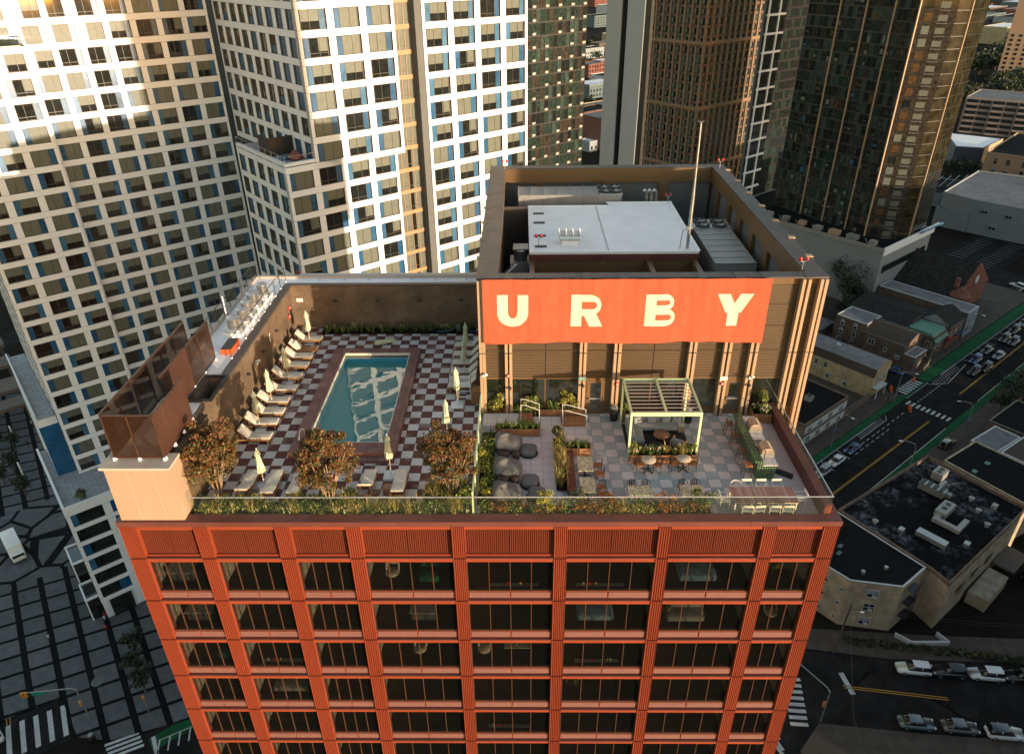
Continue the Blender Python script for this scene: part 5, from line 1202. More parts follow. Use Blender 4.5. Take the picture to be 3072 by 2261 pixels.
# ---------------- right terrace
M_plant=wood('planter_boards',(.26,.10,.045),(.42,.19,.09),.14,0); M_planty=wood('planter_boards_side',(.20,.08,.04),(.34,.15,.07),.14,1)
M_terr=speck('terrazzo',(.33,.30,.19),[(.55,.50,.36),(.15,.13,.08),(.42,.36,.22)],14,.35); M_terrp=speck('pink_terrazzo',(.55,.40,.30),[(.7,.55,.42),(.40,.28,.2),(.62,.5,.4)],40,.35)
M_granite=speck('speckled_counter',(.60,.52,.50),[(.2,.16,.15),(.75,.7,.66),(.35,.28,.26)],28,.35)
M_gtile=None
n=N('green_glazed_tile'); p=n.pos(); x=n.sep(p); s_=.125
jf=lambda a:(lambda f:n.math('LESS_THAN',n.math('MINIMUM',f,n.math('SUBTRACT',1.0,f)),.06))(n.math('FRACT',n.math('DIVIDE',a,s_)))
nm=n.sep(n.n('ShaderNodeNewGeometry').outputs['Normal']); ax=n.math('ABSOLUTE',nm[0]); ay=n.math('ABSOLUTE',nm[1]); az=n.math('ABSOLUTE',nm[2])
j=n.math('MAXIMUM',n.math('MAXIMUM',n.math('MULTIPLY',jf(x[0]),n.math('LESS_THAN',ax,.5)),n.math('MULTIPLY',jf(x[1]),n.math('LESS_THAN',ay,.5))),n.math('MULTIPLY',jf(n.math('ADD',x[2],.06)),n.math('LESS_THAN',az,.5)))
rn=n.white(n.comb(n.math('FLOOR',n.math('DIVIDE',x[0],s_)),n.math('FLOOR',n.math('DIVIDE',x[1],s_)),n.math('FLOOR',n.math('DIVIDE',x[2],s_))))
M_gtile=n.bsdf(n.mix(j,n.mix(rn,(.004,.028,.014),(.010,.055,.024)),(.30,.34,.16)),n.ramp(j,0,1,.12,.8))
M_boucle=pm('grey_boucle',(.12,.11,.105),.95,.12,10,bump=.4); M_sofa=pm('grey_outdoor_fabric',(.27,.26,.25),.9,.08,5,bump=.15); M_dk=pm('dark_brown_drum',(.045,.022,.016),.6,.2,3)
M_mint=pm('mint_painted_metal',(.50,.58,.33),.45,.04,1); M_mintd=pm('louvre_slat',(.24,.17,.15),.35,.08,1,metal=.3); M_rug=pm('dark_rug',(.03,.026,.024),.95,.3,4); M_leath=pm('tan_leather',(.42,.14,.04),.5,.1,3); M_bstool=pm('brown_stool_wood',(.20,.08,.05),.55,.15,4); M_walnut=pm('walnut_top',(.30,.13,.06),.5,.2,4); M_chw=pm('cream_chair_frame',(.62,.55,.46),.5,.05,2)
def planter(l,x0,x1,y0,y1,h,soil=True,kinds=None,seed=1,lab2=None,dens=20,hm=.9):
    t=thing('planter_box',l,'planter',((x0+x1)/2,(y0+y1)/2,0)); m=MB()
    for a in ((x0,x1,y0,y0+.05),(x0,x1,y1-.05,y1),(x0,x0+.05,y0+.05,y1-.05),(x1-.05,x1,y0+.05,y1-.05)): m.box(*a,0,h,M_plant if a[1]-a[0]>.1 else M_planty)
    part('box',m,t); m=MB(); m.box(x0+.05,x1-.05,y0+.05,y1-.05,h-.12,h-.06,M_dirt); part('soil',m,t)
    if kinds: bed('planter_planting',lab2,[(x0+.02,x1-.02,y0+.02,y1-.02)],kinds,seed,h-.1,dens,hmul=hm)
planter('long timber planter between the entrance platform and the bean bags',4.95,7.4,5.1,5.65,.5,kinds='ggbggg',seed=31,lab2='strappy green plants in the long planter behind the bean bags')
planter('short timber planter beside the top of the bench',8.68,10.02,3.3,3.9,.5,kinds='gggl',seed=32,lab2='strappy green plants in the short planter above the bench')
planter('wide timber planter in front of the pergola lounge',11.95,15.4,2.62,3.15,.55,kinds='lglylgb',seed=33,lab2='green and gold plants in the planter before the pergola')
planter('timber planter in the right corner against the penthouse',19.3,20.35,6.35,7.1,.6,kinds='llbl',seed=34,lab2='striped grasses in the right corner planter')
planter('long timber planter along the left part of the penthouse wall',7.4,10.0,7.05,7.4,.5,kinds='gbgdgo',seed=35,lab2='low greenery in the long planter by the penthouse')
planter('timber planter left of the pergola by the bin',11.95,12.5,6.55,7.05,.55,kinds='gb',seed=36,lab2='leafy plants in the small planter behind the pergola')
m=MB(); bed('wall_planting','low flowering planting at the foot of the left penthouse glass',[(4.3,7.4,6.95,7.4)],'odbgo',37,.02,20)
for a in (('round yellow-green shrub at the left corner of the penthouse',(4.95,7.1,.1),.6,1.7,[L_lime,L_oliv,L_yel,L_green],41,1400),('yellow-green shrub left of the middle penthouse window',(6.9,7.05,.2),.55,1.35,[L_lime,L_oliv,L_green],42,1200),('yellow-green shrub left of the left penthouse door',(9.1,7.1,.4),.6,1.3,[L_lime,L_yel,L_oliv],43,1300),('leafy green shrub in the right corner planter',(20.0,6.8,.5),.45,1.5,[L_lime,L_oliv,L_green],44,1000),('rounded green shrub at the left end of the pergola planter',(12.15,2.95,.45),.33,.75,[L_green,L_lime],45,500),('rounded green shrub at the right end of the pergola planter',(15.1,2.95,.45),.35,.8,[L_green,L_lime,L_oliv],46,500)): shrub(*a)
# raised landings and stairs
t=thing('entrance_steps','pale stone landings stepping down beside the penthouse planting','steps',(7,6.7,0)); 
for a in ((4.25,6.25,5.75,6.95,.34),(7.05,8.6,5.7,6.85,.17),(8.6,10.0,4.6,6.0,.06)): m=MB(); m.box(a[0],a[1],a[2],a[3],.0,a[4],M_plain); part('landing',m,t)
m=MB(); m.box(6.27,7.03,6.35,6.9,.0,.42,M_plant); part('riser',m,t); m=MB(); m.box(8.63,9.95,6.05,6.7,0,.3,M_plant); part('riser',m,t)
for x0,x1,y,z,l in ((6.35,7.38,6.3,.34,'thin white stair handrail on the left, above the wooden riser'),(8.68,10.0,5.98,.17,'thin white stair handrail on the right, beside the left door')):
    for dy,nm_ in ((0,'front'),(.62,'rear')):
        t=thing('stair_handrail',l.replace('handrail',nm_+' handrail'),'handrail',(x0,y+dy,0)); m=MB(); m.tube([(x0,y+dy,0),(x0,y+dy,z+.95),(x0+.25,y+dy,z+.95),(x1,y+dy,z+.62),(x1,y+dy,0)],.014,6,M_wplas); part('rail',m,t)
# bean bags
def beanbag(l,x,y,rz,sx,sy,h,back=True,seed=0,grp=None):
    t=thing('bean_bag' if back else 'pouf',l,'bean bag' if back else 'pouf',(x,y,0),rz,grp); rr=random.Random(seed); m=MB(); n_=22; V=[];F=[]; rows=12
    for j in range(rows+1):
        ph=math.pi*j/rows
        for i in range(n_):
            a=2*math.pi*i/n_; ca,sa=math.cos(a),math.sin(a); e=.55
            cx=math.copysign(abs(ca)**e,ca); cy=math.copysign(abs(sa)**e,sa); sp=math.sin(ph)**.6; z=h/2-h/2*math.cos(ph)*1.0
            zz=h*(1-(1+math.cos(ph))/2); 
            if back: zz*=1+.45*max(0,-cx)*(zz/h)
            V.append((sx/2*cx*sp*(1+.03*math.sin(3*a+seed)),sy/2*cy*sp,zz))
    for j in range(rows):
        for i in range(n_): F.append((j*n_+i,j*n_+(i+1)%n_,(j+1)*n_+(i+1)%n_,(j+1)*n_+i))
    m.add(V,F,M_boucle,True); part('body',m,t,True); m=MB(); m.lathe([(.5,0),(.5,.03)],20,M_rug) ; part('base',m,t,True); return t
for k,(y,l) in enumerate(((4.05,'large grey bean bag lounger nearest the long planter'),(1.85,'large grey bean bag lounger in the middle of the three'),(-.1,'large grey bean bag lounger nearest the front hedge'))): beanbag(l,5.65,y,R(-8+4*k),1.5,1.35,.68,True,k,'grey bean bag loungers')
for k,(x,y,l) in enumerate(((6.75,3.6,'square grey pouf beside the back bean bag'),(6.8,1.0,'square grey pouf beside the middle bean bag'),(7.1,.0,'square grey pouf beside the front bean bag'))): beanbag(l,x,y,R(-5),.88,1.0,.42,False,k+5,'grey poufs beside the bean bags')
for x,y,r_,l in ((5.45,3.1,.30,'dark drum stool before the back bean bag, left of two'),(6.1,3.05,.21,'dark drum stool before the back bean bag, right of two'),(5.45,1.0,.30,'dark drum stool before the middle bean bag, left of two'),(6.05,1.0,.21,'dark drum stool before the middle bean bag, right of two')):
    t=thing('drum_stool',l,'stool',(x,y,0),0,'dark drum stools by the bean bags'); m=MB(); m.lathe([(r_*.7,0),(r_*.75,.05),(r_*.98,.28),(r_,.42)],20,M_dk); part('drum',m,t,True); m=MB(); m.lathe([(r_*.97,.42),(r_*.97,.44)],20,M_dk); part('top',m,t,True)
for x,y,l in ((5.55,5.35,'slim black path light standing in the long planter, left'),(6.2,5.4,'slim black path light standing in the long planter, right'),(6.2,-1.1,'slim black path light in the front hedge'),(3.95,4.3,'slim black path light by the glass divider'),(18.4,5.9,'slim black path light behind the tiled bar')):
    t=thing('path_light',l,'lamp',(x,y,.0),0,'slim black path lights'); m=MB(); m.tube([(0,0,0),(0,0,.85)],.02,6,M_black); part('stem',m,t,True); m=MB(); m.lathe([(.05,.85),(.07,.92),(.05,1.0)],10,M_black); part('head',m,t,True)
# bench, tables, chairs
t=thing('bench','long dark red-brown timber bench along the grass island','bench',(8.85,1.7,0)); m=MB(); m.box(8.66,9.05,.0,3.25,.40,.46,M_redd); part('seat',m,t)
m=MB(); m.box(8.62,8.66,.0,3.25,.0,.75,M_planty); part('backrest',m,t)
def sqtable(l,x0,x1,y0,y1,grp=None):
    cx,cy=(x0+x1)/2,(y0+y1)/2; t=thing('terrazzo_table',l,'table',(cx,cy,0),0,grp); hx,hy=(x1-x0)/2,(y1-y0)/2
    m=MB(); m.box(-hx,hx,-hy,hy,.72,.76,M_terr); part('top',m,t,True); m=MB(); m.cyl((0,0,.03),(0,0,.72),.04,.04,8,M_black); part('column',m,t,True); m=MB(); m.box(-.3,.3,-.03,.03,0,.04,M_black); m.box(-.03,.03,-.3,.3,0,.04,M_black); part('foot',m,t,True)
G1='terrazzo tables on the terrace'
sqtable('square terrazzo table at the bench, nearer the short planter',9.2,9.95,1.1,2.32,G1); sqtable('square terrazzo table at the bench, nearer the front hedge',9.2,9.93,-.55,.58,G1)
sqtable('rectangular terrazzo table by the front hedge, left of the pair',11.45,12.62,-.77,-.03,G1); sqtable('rectangular terrazzo table by the front hedge, right of the pair',13.97,15.1,-.8,.0,G1)
def chair(l,x,y,rz,seat,frame,grp=None,name='cafe_chair'):
    t=thing(name,l,'chair',(x,y,0),rz,grp)   # faces local -y
    m=MB(); m.rbox((0,0,.44),(.42,.42,.04),seat,.06,n=3); part('seat',m,t,True)
    for sx,sy in ((-1,-1),(1,-1),(-1,1),(1,1)): m=MB(); m.cyl((sx*.2,sy*.2,0),(sx*.17,sy*.17,.44),.013,.013,6,frame); part('leg',m,t,True)
    m=MB(); pts=[(-.22,-.08,.66)]+[(.23*math.cos(R(a)),.02+.20*math.sin(R(a)),.66+.12*math.sin(R(a))) for a in range(180,-1,-20)]+[(.22,-.08,.66)]
    m.tube(pts,.016,6,frame); m.tube([(-.2,-.1,.44),(-.22,-.08,.66)],.012,6,frame); m.tube([(.2,-.1,.44),(.22,-.08,.66)],.012,6,frame)
    for k in (-1,0,1): m.box(k*.1-.03,k*.1+.03,.195,.21,.46,.77,frame)
    part('backrest',m,t,True); return t
GB='black metal cafe chairs with tan seats'
for x,y,rz,l in ((10.25,2.0,-90,'black cafe chair at the back bench table, farther of two'),(10.3,1.3,-90,'black cafe chair at the back bench table, nearer of two'),(10.25,.25,-90,'black cafe chair at the front bench table, farther of two'),(10.25,-.3,-90,'black cafe chair at the front bench table, nearer of two'),
    (11.75,.2,0,'black chair behind the left rectangular table, left of two'),(12.4,.2,0,'black chair behind the left rectangular table, right of two'),(14.2,.25,0,'black chair behind the right rectangular table, left of two'),(14.8,.25,0,'black chair behind the right rectangular table, right of two'),
    (12.35,2.05,100,'tan-seated chair left of the left round table'),(13.3,2.05,-100,'tan-seated chair right of the left round table'),(14.15,2.15,100,'tan-seated chair left of the right round table'),(15.1,2.15,-100,'tan-seated chair right of the right round table')): chair(l,x,y,R(rz),M_leath,M_black,GB)
for x,y,l in ((12.82,2.05,'round pink terrazzo cafe table, left of the two before the pergola'),(14.62,2.15,'round pink terrazzo cafe table, right of the two before the pergola')):
    t=thing('round_table',l,'table',(x,y,0),0,'round cafe tables before the pergola'); m=MB(); m.lathe([(.36,.72),(.37,.735),(.36,.75)],32,M_terrp); part('top',m,t,True); m=MB(); m.cyl((0,0,.05),(0,0,.72),.04,.03,10,M_black); part('column',m,t,True)
    for k in range(4): m=MB(); a=k*1.571+.78; m.tube([(0,0,.14),(.2*math.cos(a),.2*math.sin(a),.07),(.32*math.cos(a),.32*math.sin(a),.02)],.03,6,M_black); part('foot',m,t,True)
t=thing('dining_table','long slatted red-brown wooden dining table in the front right corner','table',(17.8,-.72,0)); M_slat=wood('weathered_slats',(.24,.06,.035),(.50,.33,.27),.12,0)
m=MB(); 
for k in range(23): m.box(-1.5+k*.1305,-1.5+k*.1305+.12,-.58,.58,.72,.75,M_slat)
part('top',m,t,True)
for sx in (-1,1):
    for sy in (-1,1): m=MB(); m.box(sx*1.42-.03,sx*1.42+.03,sy*.5-.03,sy*.5+.03,0,.70,M_chw); part('leg',m,t,True)
m=MB(); m.box(-1.48,1.48,-.55,-.51,.66,.715,M_chw); m.box(-1.48,1.48,.51,.55,.66,.715,M_chw); part('apron',m,t,True)
def dchair(l,x,y,rz,curved=False):
    t=thing('dining_chair',l,'chair',(x,y,0),rz,'cream dining chairs round the long table')
    m=MB(); 
    for k in range(5): m.box(-.22+k*.09,-.22+k*.09+.07,-.2,.22,.43,.45,M_chw)
    part('seat',m,t,True)
    for sx,sy in ((-1,-1),(1,-1),(-1,1),(1,1)): m=MB(); m.cyl((sx*.25,sy*.22,0),(sx*.24,sy*.21,.62 if sy<0 else .66),.016,.016,6,M_chw); part('leg',m,t,True)
    m=MB()
    if curved: m.tube([(-.25,-.15,.64)]+[(.26*math.cos(R(a)),.22*math.sin(R(a)),.66+.12*math.sin(R(a))) for a in range(180,-1,-20)]+[(.25,-.15,.64)],.03,6,M_chw)
    else: m.rbox((0,.25,.76),(.5,.06,.14),M_chw,.025,n=2,rx=-.15); m.tube([(-.25,-.2,.62),(-.25,.22,.66)],.02,6,M_chw); m.tube([(.25,-.2,.62),(.25,.22,.66)],.02,6,M_chw)
    part('backrest',m,t,True)
for k,x in enumerate((16.75,17.3,18.0,18.75)): dchair(f'cream dining chair behind the long slatted table, {ordn[k]} from the left',x,.12,0,k==0)
for k,x in enumerate((16.88,17.4,18.15,18.75)): dchair(f'cream dining chair on the near side of the long slatted table, {ordn[k]} from the left',x,-1.35,R(180+(6 if k==1 else -3)))
dchair('cream armchair at the left head of the long slatted table',16.0,-.65,R(90)); dchair('cream armchair at the right head of the long slatted table',19.6,-.6,R(-90))
# bar, counter, grills, stools
t=thing('tiled_bar','green-tiled bar with a lower speckled counter, parallel to the right parapet','bar',(18.5,3.5,0))
m=MB(); m.box(17.92,18.34,1.36,5.70,1.04,1.12,M_gtile); part('bar_top',m,t); m=MB(); m.box(18.12,18.34,1.38,5.68,0,1.04,M_gtile); m.box(18.34,19.02,1.38,5.68,0,.86,M_gtile); part('body',m,t)
m=MB(); m.box(18.345,19.1,1.33,5.72,.862,.91,M_granite); part('counter_top',m,t)
m=MB(); m.box(18.5,18.9,3.05,3.5,.905,.93,M_steel); m.box(18.54,18.86,3.09,3.46,.9,.935,M_idark); m.tube([(18.45,3.3,.91),(18.45,3.3,1.15),(18.58,3.3,1.17),(18.6,3.3,1.1)],.015,6,M_steel); part('sink',m,t)
for k,(y,l) in enumerate(((2.36,'stainless grill with domed lid at the near end of the tiled bar'),(4.5,'stainless grill with domed lid at the far end of the tiled bar'))):
    t=thing('grill',l,'grill',(18.73,y,.912),0,'stainless grills in the bar counter'); m=MB(); m.box(-.34,.36,-.36,.36,0,.16,M_steel2); part('body',m,t,True)
    m=MB(); pr=[(-.30,.17),(-.28,.36),(-.14,.50),(.10,.52),(.26,.42),(.36,.19)]; V=[(x,-.36,z) for x,z in pr]+[(x,.36,z) for x,z in pr]; L_=len(pr); m.add(V,[(i,L_+i,L_+i+1,i+1) for i in range(L_-1)]+[tuple(range(L_)),tuple(range(2*L_-1,L_-1,-1))],pm('brushed_grill_lid',(.50,.37,.27),.35,.06,4,metal=.5) if k==0 else bpy.data.materials['brushed_grill_lid']); part('lid',m,t,True)
    m=MB(); m.tube([(.40,-.28,.26),(.40,.28,.26)],.018,6,M_steel); part('handle',m,t,True)
for k,y in enumerate((5.32,4.09,2.76,1.62)):
    t=thing('bar_stool',f'brown bar stool at the tiled bar, {ordn[k]} from the penthouse','bar stool',(17.72,y,0),R(90),'brown bar stools at the tiled bar')
    m=MB(); m.rbox((0,0,.74),(.42,.38,.05),M_leath if k==3 else M_bstool,.03); part('seat',m,t,True)
    for sx in (-1,1):
        for sy in (-1,1): m=MB(); m.cyl((sx*.2,sy*.2,0),(sx*.17,sy*.16,.74 if sy<0 else .98),.02,.018,4,M_bstool,smooth=False); part('leg',m,t,True)
    m=MB(); m.box(-.19,.19,-.2,-.18,.28,.31,M_bstool); m.box(-.19,.19,.18,.2,.28,.31,M_bstool); m.box(-.2,-.18,-.18,.18,.4,.43,M_bstool); m.box(.18,.2,-.18,.18,.4,.43,M_bstool); part('stretcher',m,t,True); m=MB(); m.box(-.19,.19,.155,.18,.90,1.0,M_bstool); part('backrest',m,t,True)
t=thing('bar_lamp','slim black lamp pole on the near end of the bar counter','lamp',(18.5,1.75,.91)); m=MB(); m.tube([(0,0,0),(0,0,.55)],.02,6,M_black); part('pole',m,t,True); m=MB(); m.cyl((0,0,.55),(.02,-.1,.6),.045,.05,8,M_black); part('head',m,t,True)
m=MB(); m.box(-.42,.42,-.12,.12,0,.16,M_black); m.box(-.40,.40,-.11,.11,.16,.19,M_rug); o=single('black_case',m,'long black box lying on the pavers right of the bar','box',None,(19.65,1.7,0),True); o.rotation_euler=(0,0,R(-38))
# pergola
t=thing('pergola','mint green pergola with two bays of round louvres over the lounge','pergola',(13.65,4.6,0)); px0,px1,py0,py1=11.87,15.48,2.92,6.35; zp=2.98
for x,y in ((px0,py0),(px1-.11,py0),(px0,py1-.11),(px1-.11,py1-.11)): m=MB(); m.box(x,x+.11,y,y+.11,0,zp-.2,M_mint); part('post',m,t)
m=MB(); m.box(px0,px1,py0,py0+.1,zp-.2,zp,M_mint); m.box(px0,px1,py1-.1,py1,zp-.2,zp,M_mint); m.box(px0,px0+.1,py0+.1,py1-.1,zp-.2,zp,M_mint); m.box(px1-.1,px1,py0+.1,py1-.1,zp-.2,zp,M_mint); mid=(px0+px1)/2; m.box(mid-.06,mid+.06,py0+.1,py1-.1,zp-.18,zp,M_mint); part('frame',m,t)
for b_,(x0,x1) in enumerate(((px0+.12,mid-.08),(mid+.08,px1-.12))):
    for k in range(9): m=MB(); y=py0+.28+k*.35; m.box(-.0,x1-x0,-.165,.165,-.018,.018,M_mintd,M=Matrix.Translation((x0,y,zp-.09))@Matrix.Rotation(R(-28),4,'X')); m.cyl((x0,y-.1,zp-.03),(x1,y-.1,zp-.03),.012,.012,6,M_mint); part('louvre',m,t)
m=MB(); m.box(12.0,15.35,3.2,6.3,.004,.02,M_rug); single('rug',m,'dark rug under the pergola lounge','rug',None,(13.6,4.7,0))
t=thing('corner_sofa','grey L-shaped outdoor sofa with loose cushions under the pergola','sofa',(13,5.3,0))
m=MB(); m.rbox((13.65,5.85,.27),(3.0,.85,.28),M_sofa,.06); m.rbox((12.55,4.85,.27),(.85,1.3,.28),M_sofa,.06); part('seat',m,t); m=MB(); m.rbox((13.65,6.2,.5),(3.0,.2,.42),M_sofa,.07); m.rbox((12.22,5.1,.5),(.2,1.8,.42),M_sofa,.07); part('backrest',m,t)
for x,y,rz in ((12.4,4.55,80),(12.4,5.15,85),(12.8,5.95,20),(13.6,6.0,3),(14.4,6.0,-4),(14.95,5.9,-25)): m=MB(); m.rbox((x,y,.52),(.5,.16,.42),M_sofa,.07,rz=R(rz),rx=-.3); part('cushion',m,t)
t=thing('coffee_table','round walnut coffee table under the pergola','table',(13.95,4.75,0)); m=MB(); m.lathe([(.42,.36),(.44,.38),(.43,.41)],28,M_walnut); part('top',m,t,True); m=MB(); m.lathe([(.18,0),(.2,.1),(.3,.36)],16,M_dk); part('base',m,t,True)
n=N('plaid_pouf_fabric'); p=n.obj(); x=n.sep(p); q_=n.math('MAXIMUM',n.math('LESS_THAN',n.math('FRACT',n.math('MULTIPLY',n.math('ADD',x[0],x[1]),9.0)),.25),n.math('LESS_THAN',n.math('FRACT',n.math('MULTIPLY',x[2],9.0)),.25)); M_plaid=n.bsdf(n.mix(q_,(.16,.05,.03),(.45,.36,.25)),.9)
m=MB(); m.rbox((0,0,.24),(.42,.42,.46),M_plaid,.06,n=3); single('plaid_pouf',m,'small red and cream plaid cube pouf beside the sofa','pouf',None,(15.15,5.6,0),True)
t=thing('lounge_chair','low grey lounge chair with teak arms under the pergola','armchair',(14.75,4.0,0),R(150)); m=MB(); m.rbox((0,0,.34),(.62,.6,.14),M_sofa,.05); part('seat',m,t,True); m=MB(); m.rbox((0,.3,.6),(.6,.14,.5),M_sofa,.05,rx=-.35); part('backrest',m,t,True)
for s_ in (-1,1): m=MB(); m.box(s_*.36-.03,s_*.36+.03,-.3,.34,.52,.56,M_teak); m.box(s_*.36-.025,s_*.36+.025,-.28,-.23,0,.52,M_teak); m.box(s_*.36-.025,s_*.36+.025,.25,.3,0,.52,M_teak); part('arm',m,t,True)
for x,y,l in ((11.6,6.75,'black litter bin with silver dome left of the pergola'),(15.75,6.55,'black litter bin behind the pergola, near the right door')):
    t=thing('litter_bin',l,'bin',(x,y,0)); m=MB(); m.lathe([(.2,0),(.22,.03),(.22,.72),(.2,.74)],20,M_black); part('body',m,t,True); m=MB(); m.lathe([(.2,.74),(.2,.84),(.15,.93),(.05,.97)],20,M_steel); part('dome_lid',m,t,True)
m=MB(); m.tube([(-1.9,0,0.03),(-1.2,.05,.03),(-.8,-.05,.3),(-.4,0,.32),(-.1,.05,.04),(1.8,0,.03)],.02,6,pm('blue_hose',(.03,.2,.45),.4,.1,1)); single('garden_hose',m,'blue garden hose in the dark bed at the back wall','hose',None,(2.4,17.7,.08),True)
M_sign=pm('green_depth_mark',(.05,.05,.05),.5,.1,2)
# things seen behind the apartment windows
def fl(k): return LV[k]-2.55
M_yshade=pm('yellow_shade',(.6,.30,.04),.6,.1,2); M_gchair=pm('green_velvet',(.01,.12,.06),.8,.2,2); M_bl=pm('pale_blue_throw',(.16,.26,.36),.9,.2,2)
items=[]
def interior(kind,l,x,k,y=-.9):
    z=fl(k)
    if kind=='chair': t=thing('armchair',l,'armchair',(x,y,z)); m=MB(); m.lathe([(.3,.38),(.36,.42),(.34,.5),(.1,.52)],16,M_iwall); part('seat',m,t,True); m=MB(); m.tube([(-.32,.1,.5),(-.3,.3,.8),(.3,.3,.8),(.32,.1,.5)],.06,8,M_iwall); part('backrest',m,t,True); m=MB(); m.cyl((0,0,0),(0,0,.4),.05,.05,8,M_black); part('stand',m,t,True)
    elif kind=='green': t=thing('armchair',l,'armchair',(x,y,z)); m=MB(); m.rbox((0,0,.35),(1.0,.9,.4),M_gchair,.1); part('seat',m,t,True); m=MB(); m.rbox((0,.4,.65),(1.0,.25,.6),M_gchair,.1); part('backrest',m,t,True)
    elif kind=='lamp': t=thing('floor_lamp',l,'lamp',(x,y,z)); m=MB(); m.cyl((0,0,0),(0,0,1.3),.02,.02,6,M_black); part('pole',m,t,True); m=MB(); m.lathe([(.25,1.3),(.2,1.6)],16,M_iwall); part('lamp_shade',m,t,True)
    elif kind=='table': t=thing('dining_table',l,'table',(x,y,z)); m=MB(); m.box(-.7,.7,-.4,.4,.72,.76,M_granite); part('top',m,t,True); m=MB(); m.box(-.6,.6,-.3,.3,.0,.72,M_idark); part('base',m,t,True)
    elif kind=='plant': shrub(l,(x,y,z+.2),.45,1.3,[L_lime,L_green],int(x*10)+50,260,.12,'plant','house_plant'); t=None
    elif kind=='monitor': t=thing('monitor',l,'monitor',(x,y,z)); m=MB(); m.box(-.45,.45,-.03,.03,.95,1.4,M_iwall); part('screen',m,t,True); m=MB(); m.box(-.05,.05,-.05,.05,.7,.95,M_steel); m.box(-.7,.7,-.2,.5,.66,.7,M_iwall); part('desk',m,t,True)
    elif kind=='sofa': t=thing('sofa',l,'sofa',(x,y,z)); m=MB(); m.rbox((0,0,.3),(2.0,.85,.35),M_sofa,.1); part('seat',m,t,True); m=MB(); m.rbox((0,.4,.6),(2.0,.22,.55),M_sofa,.1); part('backrest',m,t,True)
    elif kind=='bed': t=thing('bed',l,'bed',(x,y,z)); m=MB(); m.rbox((0,.5,.35),(1.9,1.8,.4),M_bl,.12); part('mattress',m,t,True); m=MB(); m.rbox((0,1.2,.62),(1.5,.4,.14),M_iwall,.06); part('pillow',m,t,True)
    elif kind=='jars': t=thing('window_shelf',l,'shelf',(x,-1.45,z+.1)); m=MB(); m.box(-1.2,1.2,-.1,.1,.0,.04,M_iwall); part('board',m,t,True); rr=random.Random(int(x*7)+k); m=MB(); c=rr.uniform(-1,1); m.lathe([(.05,.04),(.05,.2)],8,M_iwall,(c,0,0)); m.lathe([(.06,.04),(.04,.22)],8,M_yshade,(c*.5+.2,0,0)); m.rbox((c*.2-.4,0,.12),(.16,.12,.16),M_alarm,.02); part('pots',m,t,True)
W_=['second','third','fourth','fifth','sixth']
for a in (('green','dark green velvet chair behind the top row of windows, left of centre',1.7,0),('chair','round white chair behind the top row windows, under the fourth bay',-.2,0),('sofa','grey sofa behind the second row windows, right',14.9,1),('plant','big-leaved house plant in the second row, seventh bay',13.8,1),('table','pale table behind the second row windows, fourth bay',1.2,1),('table','pale table in the leftmost bay, second row of windows',-10.6,1),('monitor','white desk monitor behind the third row windows, fifth bay',6.1,2),('chair','white round chair behind the third row windows, fourth bay left',.8,2),('chair','white round chair behind the third row windows, fifth bay left',4.3,2),('lamp','white lamp behind the fourth row windows, fifth bay',6.4,3),('bed','bed with pale blue throw behind the top row windows, seventh bay',15.2,0),('bed','bed with pale blue throw behind the second row windows, sixth bay',10.2,1),('plant','house plant behind the fourth row windows, sixth bay',9.2,3),('jars','small pots on the sill behind the top row windows, fifth bay',6.0,0),('jars','small pots on the sill behind the top row windows, sixth bay',10.3,0),('jars','small pots on the sill behind the third row windows, second bay',-6.5,2),('jars','small pots on the sill behind the third row windows, sixth bay',10.4,2),('jars','small pots on the sill behind the fifth row windows, fifth bay',5.6,4),('lamp','white lamp behind the third row windows, eighth bay',19.2,2),('chair','white chair behind the second row windows, eighth bay',19.4,1),('sofa','grey sofa behind the fourth row windows, second bay',-6.7,3),('green','green armchair behind the third row windows, first bay',-9.8,2),('plant','house plant behind the top row windows, eighth bay',19.0,0),('table','white table behind the top row windows, first bay',-10.9,0)): interior(*a)
# ---------------- streets: cars, lamps, trees, houses
M_cg=coat('car_glass',(.01,.012,.015),.05,.2); M_tyre=pm('tyre',(.012,.012,.012),.9,.1,4); M_rim=pm('wheel_rim',(.35,.35,.36),.35,.1,3,metal=.8); M_hl=pm('headlight_glass',(.6,.6,.58),.15,.05,2); M_tl=pm('tail_light',(.35,.01,.01),.2,.1,2)
def carpaint(nm,c): return coat('car_paint_'+nm,c,.35,.04,.5)
PAINT={k:carpaint(k,c) for k,c in dict(white=(.55,.56,.57),black=(.012,.012,.014),blue=(.02,.05,.16),silver=(.26,.28,.30),teal=(.07,.11,.125),red=(.25,.015,.012),grey=(.07,.075,.08)).items()}
def loft(mb,secs,mat,smooth=True):
    "secs: list of (x,[(y,z)...half profile from bottom centre outwards to top centre])"
    V=[];n=None
    for x,pr in secs:
        full=[(x,y,z) for y,z in pr]+[(x,-y,z) for y,z in pr[::-1]]
        n=len(full); V+=full
    F=[(i*n+k,(i+1)*n+k,(i+1)*n+(k+1)%n,i*n+(k+1)%n) for i in range(len(secs)-1) for k in range(n)]
    F.append(tuple(range(n))[::-1][::-1]); F.append(tuple((len(secs)-1)*n+k for k in range(n))[::-1])
    mb.add(V,F,mat,smooth)
